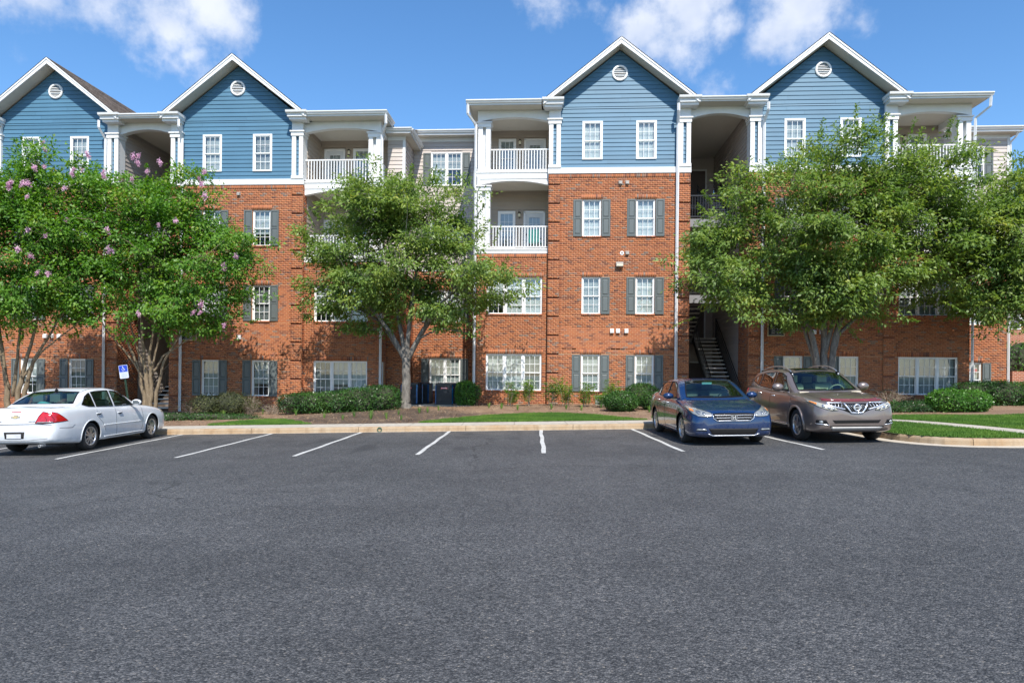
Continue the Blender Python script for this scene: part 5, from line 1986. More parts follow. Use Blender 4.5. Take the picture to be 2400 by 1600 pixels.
def nandina(label, base, h, lean, seed):
    """a few upright canes with layered feathery leaves"""
    rng = np.random.default_rng(seed)
    root = thing('bamboo_shrub', label, 'shrub', base, 0, 'slender shrubs along the brick wall')
    m = MB()
    P, A = [], []
    for k in range(7):
        a = rng.random() * 6.28
        r = .05 + .10 * rng.random()
        hh = h * (.55 + .45 * rng.random()) if k else h
        s = Vector((r * math.cos(a), r * math.sin(a), -.04))
        t = Vector((s.x * 2.0 + lean * hh * .25, s.y * 2.0, hh))
        m.tube([s, s.lerp(t, .5) + Vector((rng.normal() * .02, rng.normal() * .02, 0)), t], [.011, .009, .005], 5)
        for lev in np.arange(.25 if k % 2 else .6, 1.02, .11):
            q = s.lerp(t, lev)
            for b in range(4):
                an = rng.random() * 6.28
                ln = (.13 + .15 * rng.random())
                d = Vector((math.cos(an), math.sin(an), .25 + .3 * rng.random())).normalized()
                e = q + d * ln
                m.tube([q, e], [.003, .0015], 3, caps=False)
                for c in range(11):
                    w = q.lerp(e, .35 + .75 * rng.random())
                    P.append(w + Vector((rng.normal() * .035, rng.normal() * .035, rng.normal() * .025)))
                    A.append(d + Vector((rng.normal() * .7, rng.normal() * .7, rng.normal() * .4 - .2)))
    m.build('canes', 'dead_twig', root)
    P, A = np.array(P), np.array(A)
    n = len(P)
    v, f = leaf_quads(P, A, unit(n, rng) * .6 + np.array([0, 0, 1]), .065 * (.6 + .8 * rng.random(n)), .024 * (.7 + .6 * rng.random(n)))
    obj('foliage', fast_mesh('foliage', v, f, 'leaf_nandina'), root)
    return root


def tuft(base, size, seed, proto={}):
    k = seed % 5
    if k not in proto:
        rng = np.random.default_rng(400 + k)
        vs, fs = [], []
        for b in range(26):
            a = rng.random() * 6.28
            ln = .14 + .18 * rng.random()
            sp = .04 + .13 * rng.random()
            d = Vector((math.cos(a), math.sin(a), 0))
            w = Vector((-d.y, d.x, 0)) * .008
            p0 = d * .015
            p1 = d * sp * .6 + Vector((0, 0, ln * .75))
            p2 = d * (sp * 1.7) + Vector((0, 0, ln * .85))
            o = len(vs)
            vs += [p0 - w, p0 + w, p1 + w * .8, p1 - w * .8, p2]
            fs += [(o, o + 1, o + 2, o + 3), (o + 3, o + 2, o + 4)]
        proto[k] = MB().add(vs, fs).mesh('lily_tuft', 'leaf_blade')
    o = obj('lily_tuft', proto[k], None, base, (0, 0, seed * 1.3))
    o.scale = (size, size, size)
    return o


def place(px, Y):
    p = at_depth(px, 900, Y)
    return (p.x, Y, bed(p.x, Y))


def build_shrubs():
    # long dark hedge left of the shade tree
    b = place(800, 25.6)
    ells = [((-1.6, .1, .30), (.75, .6, .36)), ((-.9, .0, .33), (.8, .62, .38)), ((-.1, -.05, .36), (.85, .64, .41)), ((.7, 0, .42), (.85, .62, .47)), ((1.45, .1, .48), (.75, .6, .52))]
    shrub('hedge', 'long clipped dark green hedge left of the shade tree trunk', b, ells, 'leaf_hedge', 15000, 61, .065, .036, cat='hedge', box=True)
    b = place(715, 26.2)
    shrub('scrub_shrub', 'thin yellow-green shrub at the left end of the long hedge', b, [((0, 0, .38), (.55, .45, .42))], 'leaf_scrub', 2600, 62, .055, .03, jitter=.14)
    b = place(690, 25.6)
    twiggy('dry_shrub', 'dried grey twiggy shrub left of the long hedge', b, .75, .75, 90, 63, 260)
    b = place(640, 26.0)
    twiggy('dry_shrub', 'pale dead twigs below the wall pipe under the ground-floor window', b, .55, .45, 60, 64, 60)
    b = place(520, 26.0)
    shrub('scrub_shrub', 'dark olive shrub under the left ground-floor window beside the downspout', b, [((-.5, 0, .38), (.7, .5, .42)), ((.35, 0, .42), (.65, .5, .46))], 'leaf_scrub', 5200, 65, .055, .03, jitter=.12)
    b = place(588, 26.0)
    twiggy('dry_shrub', 'yellowish shrub with bare stems under the ground-floor shutter', b, .45, .85, 70, 66, 900)
    b = place(455, 25.8)
    twiggy('dry_shrub', 'leafy twiggy shrub at the foot of the downspout near the stair', b, .55, .7, 60, 67, 420)
    b = place(470, 23.6)
    shrub('ground_cover', 'low dark green ground cover in front of the white sedan', b, [((-.9, 0, .07), (.9, .5, .13)), ((.3, .1, .08), (1.0, .5, .14)), ((1.3, .2, .06), (.7, .4, .11))], 'leaf_hedge', 5200, 68, .05, .03, cat='ground cover', jitter=.2)
    # clipped box right of the air conditioners
    b = place(1092, 28.3)
    shrub('box_bush', 'upright bright green bush right of the air conditioners at the building corner', b, [((0, 0, .48), (.40, .36, .50))], 'leaf_bright', 3800, 69, .07, .04, box=True, cat='bush')
    b = place(1117, 28.2)
    shrub('box_bush', 'small sparse green shrub against the downspout right of the upright bush', b, [((0, 0, .55), (.16, .14, .28))], 'leaf_bright', 420, 70, .06, .035, cat='bush', jitter=.2)
    # slender shrubs along the brick
    for i, (px, Y, h, ln, lab) in enumerate([(1192, 27.6, .98, .1, 'slender yellow-green shrub in front of the middle pane of the three-part window'), (1243, 27.6, 1.05, .1, 'slender green shrub in front of the right pane of the three-part window'), (1293, 27.4, 1.12, .1, 'tallest slender shrub, yellow-topped, beside the brick corner line'),
                                             (1327, 27.0, .92, -.05, 'slender shrub with leaning canes right of the tallest one'), (1370, 26.6, .95, -.1, 'slender shrub in front of the left shutter of the ground-floor window'), (1412, 26.2, .62, .0, 'short slender shrub in front of the utility cabinet'), (1433, 27.5, 1.0, .0, 'slender shrub behind the round bush')]):
        nandina(lab, place(px, Y), h, ln, 80 + i)
    b = place(1456, 24.4)
    shrub('round_bush', 'rounded clipped bush nearest the kerb left of the blue sedan', b, [((0, 0, .33), (.62, .55, .38))], 'leaf_hedge', 7000, 90, .05, .03, cat='bush')
    b = place(1508, 26.6)
    shrub('round_bush', 'wide clipped bush under the right ground-floor window, behind the round one', b, [((-.05, 0, .42), (.72, .55, .46))], 'leaf_hedge', 6000, 91, .05, .03, cat='bush')
    b = place(1532, 24.8)
    shrub('round_bush', 'small clipped bush half hidden by the rear of the blue sedan', b, [((0, 0, .30), (.5, .45, .34))], 'leaf_hedge', 4000, 92, .05, .03, cat='bush')
    b = place(2248, 22.6)
    shrub('round_bush', 'wide bright rounded bush below the right three-part window', b, [((-.35, 0, .34), (.66, .55, .40)), ((.35, 0, .33), (.66, .55, .38))], 'leaf_bright', 8500, 93, .065, .04, cat='bush')
    b = place(2345, 24.9)
    shrub('hedge', 'tall dark hedge at the right edge below the shaded window', b, [((-.8, .2, .38), (.8, .6, .44)), ((.1, .1, .40), (.9, .65, .46)), ((1.2, 0, .38), (.95, .65, .45)), ((2.3, 0, .38), (.9, .65, .45))], 'leaf_hedge', 12500, 94, .065, .036, cat='hedge', box=True)
    b = place(2135, 22.9)
    shrub('ground_cover', 'spreading low grassy ground cover right of the brown SUV', b, [((-.5, 0, .10), (.7, .5, .17)), ((.4, .0, .12), (.75, .5, .18))], 'leaf_hedge', 5200, 95, .11, .018, cat='ground cover', jitter=.22)
    b = place(2085, 26.4)
    twiggy('dry_shrub', 'thin dry twiggy shrub against the brick right of the brown SUV', b, .9, .62, 60, 96, 160)
    # lily-turf tufts in the bed
    pts = [(524, 976), (551, 973), (586, 970), (616, 970), (672, 971), (694, 973), (760, 980), (803, 984), (830, 977), (869, 982), (906, 982), (934, 972), (940, 984), (983, 968), (1002, 967), (1028, 962), (1146, 956), (1175, 958), (1213, 961), (1292, 959), (1327, 960), (1363, 962), (1409, 956), (1522, 966)]
    where = ['left of the white-lined bays, nearest the white sedan', 'second from the left among the bed tufts', 'in front of the yellowish shrub', 'below the wall pipe', 'in front of the dried grey shrub', 'at the left end of the long hedge', 'in front of the left part of the long hedge', 'close to the sidewalk in front of the hedge middle', 'against the foot of the hedge',
             'largest, in the dark mulch in front of the hedge', 'in the dark mulch left of the shade tree trunk', 'at the foot of the shade tree trunk', 'close to the sidewalk below the shade tree', 'in front of the left air conditioner', 'in front of the middle air conditioners', 'in front of the right air conditioner', 'in the bed left of the first slender shrub', 'small, yellow, under the three-part window',
             'pale, above the middle of the lawn strip', 'in front of the tallest slender shrub', 'in front of the leaning-cane shrub', 'left of the round bush', 'between the utility cabinet and the round bush', 'beside the rear wheel of the blue sedan']
    for i, (px, py) in enumerate(pts):
        o = tuft(on_bed(px, py), 1.25 if i == 9 else random.uniform(.7, 1.05), i)
        tag(o, 'tuft of strappy green leaves ' + where[i], 'plant', 'tufts in the planting bed')


build_shrubs()


# ---------------------------------------------------------------- lawns and litter
def in_poly(x, y, poly):
    c = False
    n = len(poly)
    for i in range(n):
        x0, y0 = poly[i]
        x1, y1 = poly[(i + 1) % n]
        if (y0 > y) != (y1 > y) and x < (x1 - x0) * (y - y0) / (y1 - y0) + x0: c = not c
    return c


PATH_R = [(8.73, 20.13), (9.7, 20.05), (10.35, 19.75), (10.85, 19.2), (11.15, 18.4), (11.38, 17.3), (11.55, 16.0), (11.64, 14.9), (11.66, 14.22)]


def path_dist(x, y):
    best = 9
    for (a, b), (c, d) in zip(PATH_R, PATH_R[1:]):
        L2 = (c - a) ** 2 + (d - b) ** 2
        t = max(0, min(1, ((x - a) * (c - a) + (y - b) * (d - b)) / L2))
        best = min(best, math.hypot(x - a - t * (c - a), y - b - t * (d - b)))
    return best


def lawn(label, test, x0, x1, y0, y1, dens, seed, hgt=.055):
    rng = np.random.default_rng(seed)
    # turf sheet
    st = 0.12
    nx, ny = int((x1 - x0) / st), int((y1 - y0) / st)
    mb = MB()
    for i in range(nx):
        for j in range(ny):
            x, y = x0 + i * st, y0 + j * st
            if test(x + st / 2, y + st / 2):
                mb.add([(x, y, bed(x, y) + .012), (x + st, y, bed(x + st, y) + .012), (x + st, y + st, bed(x + st, y + st) + .012), (x, y + st, bed(x, y + st) + .012)], [(0, 1, 2, 3)])
    root = mb.build('lawn', 'lawn_soil')
    tag(root, kind='structure')
    n = int((x1 - x0) * (y1 - y0) * dens)
    xy = rng.random((n, 2)) * [x1 - x0, y1 - y0] + [x0, y0]
    sel = np.array([test(x, y) for x, y in xy])
    xy = xy[sel]
    n = len(xy)
    z = np.array([bed(x, y) for x, y in xy]) + .008
    a = rng.random(n) * 6.28
    h = hgt * (.55 + .8 * rng.random(n))
    w = .006 + .005 * rng.random(n)
    dx, dy = np.cos(a) * w, np.sin(a) * w
    tip = np.c_[xy[:, 0] + rng.normal(size=n) * .018, xy[:, 1] + rng.normal(size=n) * .018, z + h]
    v = np.stack([np.c_[xy[:, 0] - dx, xy[:, 1] - dy, z], np.c_[xy[:, 0] + dx, xy[:, 1] + dy, z], tip], 1).reshape(-1, 3)
    o = obj('grass', fast_mesh('grass', v, np.arange(len(v)).reshape(-1, 3), 'grass'))
    tag(o, label, 'grass', kind='stuff')


def build_lawns():
    mid = [(-2.9, 20.72), (-2.0, 22.0), (-.9, 23.1), (.5, 23.7), (1.7, 23.75), (2.9, 22.8), (4.1, 20.72)]
    lawn('mown grass strip between the sidewalk and the slender shrubs', lambda x, y: in_poly(x + .06 * math.sin(y * 9), y, mid), -3.0, 4.2, 20.72, 23.9, 3000, 5)
    left = [(-9.3, 20.72), (-8.9, 22.3), (-8.3, 22.9), (-7.5, 22.7), (-6.1, 20.72)]
    lawn('small mown grass patch behind the sidewalk right of the white sedan', lambda x, y: in_poly(x + .05 * math.sin(y * 9), y, left), -9.4, -6.0, 20.72, 23.1, 3000, 6)

    def right(x, y):
        if y < kerb_y(x) + .16 or x < 8.74: return False
        if path_dist(x, y) < .47: return False
        top = 21.2 - .5 * math.exp(-((x - 14.6) / 1.2) ** 2)
        if x < 10.9 and y > 19.55 - max(0, x - 9.7) * .3: return False
        return y < top
    lawn('mown grass of the kerbed island on both sides of the curving walk', right, 8.7, 18.5, 14.0, 21.3, 2600, 7)
    # pine straw and mulch litter
    rng = np.random.default_rng(9)
    n = 26000
    x = rng.random(n) * 34 - 20
    y = 20.75 + rng.random(n) * 8.0
    ok = np.array([(not in_poly(a, b, mid)) and (not in_poly(a, b, left)) and uv_of(a, b)[1] < front_limit(uv_of(a, b)[0]) - .05 and (a < 8.7 or b > 21.3) for a, b in zip(x, y)])
    x, y = x[ok], y[ok]
    n = len(x)
    z = np.array([bed(a, b) for a, b in zip(x, y)]) + .006 + .02 * rng.random(n)
    a = rng.random(n) * 6.28
    ln = .05 + .10 * rng.random(n)
    w = .004 + .006 * rng.random(n)
    c, s = np.cos(a), np.sin(a)
    tilt = rng.normal(size=n) * .02
    v = np.stack([np.c_[x - c * ln - s * w, y - s * ln + c * w, z - tilt], np.c_[x - c * ln + s * w, y - s * ln - c * w, z - tilt], np.c_[x + c * ln, y + s * ln, z + tilt]], 1).reshape(-1, 3)
    o = obj('straw_litter', fast_mesh('straw_litter', v, np.arange(len(v)).reshape(-1, 3), 'straw'))
    tag(o, 'dry straw and bark litter scattered over the planting bed', 'mulch', kind='stuff')


build_lawns()
# ---------------------------------------------------------------- air conditioners, sign, cabinet, far building
MAT['ac_dark'] = M('ac_dark', (0.022, 0.026, 0.032), 0.45, 0.2, var=0.15)
MAT['ac_louver'] = M('ac_louver', (0.035, 0.042, 0.052), 0.35, 0.3, var=0.1)
MAT['ac_post_reflection'] = M('ac_post_reflection', (0.010, 0.12, 0.32), 0.25, 0.2, var=0.1, coat=0.4)  # sky reflection on the glossy corners, painted in as a blue base colour
MAT['ac_plate'] = M('ac_plate', (0.55, 0.08, 0.10), 0.4, var=0.05)
MAT['ac_plate_text'] = M('ac_plate_text', (0.80, 0.62, 0.62), 0.4, var=0.02)
MAT['cabinet'] = M('cabinet', (0.42, 0.46, 0.42), 0.5, var=0.08, scale=5)
MAT['sign_blue'] = M('sign_blue', (0.012, 0.05, 0.42), 0.4, var=0.04)
MAT['sign_white'] = M('sign_white', (0.52, 0.56, 0.66), 0.4, var=0.03)
MAT['sign_faint'] = M('sign_faint', (0.30, 0.37, 0.52), 0.5, var=0.05)
MAT['post_green'] = M('post_green', (0.018, 0.045, 0.028), 0.5, var=0.15)


def ac_unit(label, loc, rz, w=.74, h=.88):
    root = thing('air_conditioner', label, 'air conditioner', loc, rz, 'air conditioners in the recess')
    a = w / 2
    MB().box(-a + .03, a - .03, -a + .03, a - .03, .03, h - .05).build('coil', 'ac_dark', root)
    MB().box(-a, a, -a, a, .0, .05).build('base_pan', 'ac_dark', root)
    m = MB()
    c = .06
    ring = [(-a + c, -a), (a - c, -a), (a, -a + c), (a, a - c), (a - c, a), (-a + c, a), (-a, a - c), (-a, -a + c)]
    m.prism(ring, 'z', h - .06, h)
    m.build('top_cover', 'ac_louver', root, fix=True)
    # wrap-round louvers, one band each
    m = MB()
    o = len(ring)
    hh = .022
    r2 = [(x * .972, y * .972) for x, y in ring]
    vs = [(x, y, 0) for x, y in ring] + [(x, y, hh * .4) for x, y in ring] + [(x, y, hh) for x, y in r2] + [(x, y, -.004) for x, y in r2]
    fs = []
    for i in range(o):
        j = (i + 1) % o
        fs += [(i, j, o + j, o + i), (o + i, o + j, 2 * o + j, 2 * o + i), (3 * o + i, 3 * o + j, j, i)]
    lm = m.add(vs, fs).mesh('louver', 'ac_louver')
    z = .09
    while z < h - .10:
        obj('louver', lm, root, (0, 0, z))
        z += .052
    pm = MB().prism([(-.03, -.012), (.03, -.012), (.012, .03), (-.012, .03)], 'z', .05, h - .06).mesh('corner_post', 'ac_post_reflection')
    for sx, sy, r in ((-1, -1, -45), (1, -1, 45), (1, 1, 135), (-1, 1, -135)):
        obj('corner_post', pm, root, (sx * (a - .028), sy * (a - .028), 0), (0, 0, rad(r)))
    p = MB().box(-.13, .13, -a - .012, -a + .005, h - .21, h - .155).build('name_plate', 'ac_plate', root)
    MB().box(-.105, .105, -a - .015, -a - .012, h - .195, h - .17).build('plate_mark', 'ac_plate_text', p)
    g = MB().lathe([(.27, h + .0), (.29, h + .012), (.27, h + .024)], 24, 'z', True)
    for k in range(6):
        t = math.pi * k / 6
        g.tube([(-.28 * math.cos(t), -.28 * math.sin(t), h + .02), (.28 * math.cos(t), .28 * math.sin(t), h + .02)], .004, 4)
    g.build('fan_guard', 'ac_dark', root)


def build_props():
    zs = bed(-3.5, 28.6)
    # concrete pad
    pad = MB().box(-1.95, 1.75, -1.05, 1.0, -.15, .07).build('equipment_pad', 'walk_concrete', None, (-3.35, 29.15, zs), (0, 0, -PSI))
    tag(pad, 'low concrete pad under the air conditioners', 'pad')
    zp = zs + .071
    ac_unit('dark air conditioner just right of the shade tree trunk', (at_depth(965, 930, 28.75).x, 28.75, zp), rad(-12))
    ac_unit('air conditioner behind, between the trunk-side unit and the front right one', (at_depth(990, 930, 29.7).x, 29.7, zp), rad(-8))
    ac_unit('front right air conditioner with the pink name plate', (at_depth(1041, 930, 28.7).x, 28.7, zp), rad(5))
    ac_unit('rear right air conditioner beside the upright green bush', (at_depth(1058, 930, 29.75).x, 29.75, zp), rad(0))
    # pale utility cabinet by the wall
    p = at_depth(1407, 940, 27.6)
    root = thing('utility_cabinet', 'pale grey-green utility cabinet against the brick behind the short slender shrub', 'cabinet', (p.x, 27.6, bed(p.x, 27.6) - .02), -PSI)
    MB().box(-.2, .2, -.13, .13, 0, .36).build('case', 'cabinet', root)
    MB().prism([(-.17, .36), (.15, .36), (.13, .40), (-.14, .40)], 'x', -.23, .23).build('lid', 'cabinet', root, fix=True)
    for k in range(5):
        MB().box(-.16 + k * .075, -.13 + k * .075, -.14, -.13, .08, .30).build('rib', 'cabinet', root)
    # accessible parking sign on a leaning green post
    bx, by = at_depth(309, 930, 21.3).x, 21.3
    root = thing('parking_sign', 'blue and white accessible parking sign on a leaning dark green post', 'sign', (bx, by, bed(bx, by)), 0)
    root.rotation_euler = (rad(2), rad(-7.5), 0)
    root.scale = (.92, .92, .96)
    zg = bed(bx, by)
    m = MB().box(-.03, -.022, -.012, .018, -.2, 1.82).box(.022, .03, -.012, .018, -.2, 1.82).box(-.03, .03, .018, .024, -.2, 1.82)
    m.build('post', 'post_green', root)

    def rounded(w, h, z, r=.025):
        pts = []
        for (cx, cz, a0) in ((w - r, z + h - r, 0), (-w + r, z + h - r, 90), (-w + r, z + r, 180), (w - r, z + r, 270)):
            for k in range(5):
                t = rad(a0 + k * 22.5)
                pts.append((cx + r * math.cos(t), cz + r * math.sin(t)))
        return pts
    zt = 1.97
    plate = MB().prism(rounded(.150, .43, zt - .43), 'y', -.020, -.014).build('sign_plate', 'sign_white', root, fix=True)
    MB().prism(rounded(.138, .205, zt - .217, .012), 'y', -.0225, -.020).build('blue_field', 'sign_blue', plate, fix=True)
    # wheelchair symbol
    cz = zt - .112
    m = MB()
    y0, y1 = -.026, -.0225

    def disc(cx, czz, r, n=14):
        m.prism([(cx + r * math.cos(2 * math.pi * k / n), czz + r * math.sin(2 * math.pi * k / n)) for k in range(n)], 'y', y0, y1)

    def bar(a, b, w):
        d = Vector((b[0] - a[0], b[1] - a[1])).normalized()
        n = Vector((-d.y, d.x)) * w
        m.prism([(a[0] - n.x, a[1] - n.y), (b[0] - n.x, b[1] - n.y), (b[0] + n.x, b[1] + n.y), (a[0] + n.x, a[1] + n.y)], 'y', y0, y1)
    disc(-.012, cz + .068, .013)
    bar((-.012, cz + .052), (-.006, cz + .005), .010)
    bar((-.010, cz + .028), (.028, cz + .024), .006)
    bar((-.006, cz + .002), (.030, cz - .002), .009)
    bar((.030, cz - .002), (.048, cz - .048), .009)
    bar((.044, cz - .048), (.064, cz - .042), .007)
    n = 18
    for k in range(n):
        t0, t1 = rad(150 + 250 * k / n), rad(150 + 250 * (k + 1) / n)
        bar((-.004 + .043 * math.cos(t0), cz - .022 + .043 * math.sin(t0)), (-.004 + .043 * math.cos(t1), cz - .022 + .043 * math.sin(t1)), .007)
    m.build('wheelchair_symbol', 'sign_white', plate, fix=True)
    for k, (wd, zz) in enumerate(((.125, .245), (.08, .29), (.10, .325), (.09, .36), (.07, .39))):
        MB().box(-wd, wd, -.0215, -.020, zt - zz, zt - zz + .012).build('text_line', 'sign_faint', plate)
    # a flattened dark scrap at the foot of the kerb
    # ------------------------------------------------ neighbouring block far right
    m = bpy.data.materials.new('far_brick')
    m.use_nodes = True
    nt = NT(m.node_tree)
    tc = nt.n('ShaderNodeTexCoord')
    mp = nt.n('ShaderNodeMapping', None, Vector=(tc, 'Object'), Rotation=(rad(90), 0, 0))
    bt = nt.n('ShaderNodeTexBrick', None, Vector=mp, Color1=(.33, .10, .05, 1), Color2=(.25, .08, .045, 1), Mortar=(.5, .36, .26, 1), Scale=1.0, Mortar__Size=.008, Brick__Width=.204, Row__Height=.079)
    pbsdf(nt, Base__Color=bt, Roughness=.9)
    MAT['far_brick'] = m
    root = thing('brick_building', 'distant brick building with white band seen past the right building corner', 'building', (33.5, 44, lot(33.5) - .2), rad(-6))
    MB().box(-6, 8, 0, 9, 0, 9.6).build('wall', 'far_brick', root)
    MB().box(-6.1, 8.1, -.05, 9.1, 4.75, 4.98).build('white_band', 'white_trim', root)
    rf = MB().prism([(-.6, 9.6), (9.6, 9.6), (4.5, 12.2)], 'x', -6.5, 8.5).build('roof', 'shingle', root, fix=True)
    for k in range(4):
        for fl in range(3):
            x = -4.4 + k * 3.2
            wdo = MB().box(x - .5, x + .5, -.04, .02, 1.2 + fl * 3, 2.8 + fl * 3).build('window', 'white_vinyl', root)
            MB().box(x - .44, x + .44, -.05, -.04, 1.26 + fl * 3, 2.74 + fl * 3).build('pane', 'dark_room', wdo)
    o = MB().box(-3, 9, -.3, .3, -.5, 1.25).build('retaining_wall', 'far_brick', None, (27.5, 33.5, lot(27) + .1), (0, 0, rad(-4)))
    tag(o, 'low brown garden wall beyond the right building corner', 'wall')
    b = (25.8, 34.6, lot(25.8) + .9)
    shrub('bush', 'sunlit bushy shrub above the low garden wall at the far right', b, [((0, 0, .8), (1.4, 1.2, 1.2)), ((1.6, 0, .9), (1.4, 1.2, 1.3)), ((3.4, 0, .8), (1.5, 1.2, 1.2))], 'leaf_bright', 6000, 97, .11, .06, cat='bush')
    bx, by = 27.5, 40.0
    stems = [[((0, 0, 0), .2), ((0, 0, 2.2), .15), ((.1, 0, 4.5), .08), ((0, 0, 6.5), .03)]]
    ells = [((0, 0, 5.4), (2.4, 2.0, 2.2)), ((1.2, 0, 6.2), (1.8, 1.6, 1.6))]
    make_tree('shade_tree', 'small tree in front of the distant brick building at the far right', (bx, by, lot(bx) - .1), stems, ells, 'leaf_elm', 'bark_elm', 24, 160, 45, .16, .08, .35, 'shade trees')

    # teal patio chair on the third-floor balcony of the right building
    c = FAC0 + U_AX * (-3.55) + V_AX * 1.15
    root = thing('patio_chair', 'teal patio chair on the third-floor balcony left of the centre brick gable', 'chair', (c.x, c.y, 6.902), rad(160))
    MAT['teal'] = M('teal', (0.03, 0.22, 0.20), .5)
    MB().box(-.24, .24, -.24, .24, .40, .44).build('seat', 'teal', root)
    MB().prism([(.20, .44), (.25, .44), (.34, .95), (.29, .95)], 'x', -.24, .24).build('backrest', 'teal', root, fix=True)
    lg = MB().box(-.018, .018, -.018, .018, 0, .40).mesh('leg', 'black_metal')
    for sx in (-.21, .21):
        for sy in (-.21, .21):
            obj('leg', lg, root, (sx, sy, 0))
        MB().box(sx - .02, sx + .02, -.22, .24, .60, .63).build('armrest', 'black_metal', root)


build_props()
# ---------------------------------------------------------------- parked cars
def pchip(xs, ys):
    x, y = np.array(xs, float), np.array(ys, float)
    h = np.diff(x)
    d = np.diff(y) / h
    m = np.zeros(len(x))
    if len(x) == 2:
        m[:] = d[0]
    else:
        for i in range(1, len(x) - 1):
            if d[i - 1] * d[i] > 0:
                w1, w2 = 2 * h[i] + h[i - 1], h[i] + 2 * h[i - 1]
                m[i] = (w1 + w2) / (w1 / d[i - 1] + w2 / d[i])
        m[0], m[-1] = d[0], d[-1]

    def f(q):
        q = np.clip(q, x[0], x[-1])
        i = np.clip(np.searchsorted(x, q) - 1, 0, len(x) - 2)
        t = (q - x[i]) / h[i]
        return (2 * t ** 3 - 3 * t ** 2 + 1) * y[i] + (t ** 3 - 2 * t ** 2 + t) * h[i] * m[i] + (-2 * t ** 3 + 3 * t ** 2) * y[i + 1] + (t ** 3 - t ** 2) * h[i] * m[i + 1]
    return f


def curve(pts):
    return pchip([p[0] for p in pts], [p[1] for p in pts])


def paint(name, col, metal, rough, coat=1.0, flake=0.0):
    m = bpy.data.materials.new(name)
    m.use_nodes = True
    nt = NT(m.node_tree)
    tc = nt.n('ShaderNodeTexCoord')
    geo = nt.n('ShaderNodeNewGeometry')
    nz = nt.n('ShaderNodeTexNoise', None, Vector=(tc, 'Object'), Scale=3.0, Detail=4.0)
    dirt = nt.n('ShaderNodeTexNoise', None, Vector=(tc, 'Object'), Scale=14.0, Detail=6.0, Roughness=0.7)
    sep = nt.n('ShaderNodeSeparateXYZ', None, Vector=(tc, 'Object'))
    low = rng_map(nt, (sep, 'Z'), 0.55, 0.15, 0.0, 0.35)
    dm = nt.math('MULTIPLY', low, rng_map(nt, dirt, 0.35, 0.7))
    base = nt.mix(dm, nt.ramp(nz, [(0.3, tuple(c * .96 for c in col)), (0.7, tuple(min(1, c * 1.04) for c in col))]), (0.22, 0.19, 0.16))
    base = nt.mix((geo, 'Backfacing'), base, (0.03, 0.03, 0.03))
    pbsdf(nt, Base__Color=base, Metallic=metal, Roughness=nt.math('ADD', rough, nt.math('MULTIPLY', dm, 0.5)), Coat__Weight=coat, Coat__Roughness=0.03, Coat__IOR=1.5)
    return m


MAT['paint_white'] = paint('paint_white', (0.66, 0.68, 0.70), 0.0, 0.4)
MAT['paint_blue'] = paint('paint_blue', (0.003, 0.024, 0.092), 0.25, 0.26)
MAT['paint_bronze'] = paint('paint_bronze', (0.22, 0.175, 0.155), 0.55, 0.34)
MAT['car_black'] = M('car_black', (0.008, 0.008, 0.009), 0.6, var=0.1, spec=0.2)
MAT['car_plastic'] = M('car_plastic', (0.022, 0.021, 0.021), 0.65, var=0.1, spec=0.25)
MAT['tyre'] = M('tyre', (0.022, 0.021, 0.021), 0.85, var=0.2, scale=15)
MAT['alloy'] = M('alloy', (0.52, 0.52, 0.53), 0.28, 0.85, var=0.05)
MAT['alloy_dark'] = M('alloy_dark', (0.045, 0.045, 0.048), 0.5, 0.4, var=0.1)
MAT['chrome'] = M('chrome', (0.86, 0.87, 0.89), 0.20, 0.75, var=0.02)
MAT['lamp_red'] = M('lamp_red', (0.45, 0.010, 0.012), 0.12, var=0.25, scale=18, coat=1.0)
MAT['lamp_clear'] = M('lamp_clear', (0.30, 0.31, 0.30), 0.12, 0.35, var=0.3, scale=16, coat=1.0)
MAT['lamp_hazy'] = M('lamp_hazy', (0.42, 0.41, 0.34), 0.25, 0.15, var=0.15, scale=12, coat=0.6)
MAT['lamp_amber'] = M('lamp_amber', (0.70, 0.22, 0.03), 0.15, var=0.15, coat=1.0)
MAT['lamp_bowl'] = M('lamp_bowl', (0.40, 0.41, 0.42), 0.2, 0.8, var=0.05)
MAT['seat_grey'] = M('seat_grey', (0.16, 0.155, 0.15), 0.8, var=0.1)
MAT['seat_tan'] = M('seat_tan', (0.50, 0.44, 0.33), 0.75, var=0.1)
MAT['plate'] = M('plate', (0.55, 0.56, 0.58), 0.4, var=0.1, scale=10)
MAT['bug_shield'] = M('bug_shield', (0.20, 0.02, 0.03), 0.12, var=0.1, coat=1.0)
MAT['skid'] = M('skid', (0.36, 0.35, 0.34), 0.4, 0.5, var=0.1)
MAT['sun_visor_shade'] = M('sun_visor_shade', (0.20, 0.45, 0.52), 0.5, var=0.1)


def in_poly_np(x, y, poly):
    c = np.zeros(len(x), bool)
    n = len(poly)
    for i in range(n):
        x0, y0 = poly[i]
        x1, y1 = poly[(i + 1) % n]
        if y0 == y1: continue
        c ^= ((y0 > y) != (y1 > y)) & (x < (x1 - x0) * (y - y0) / (y1 - y0) + x0)
    return c


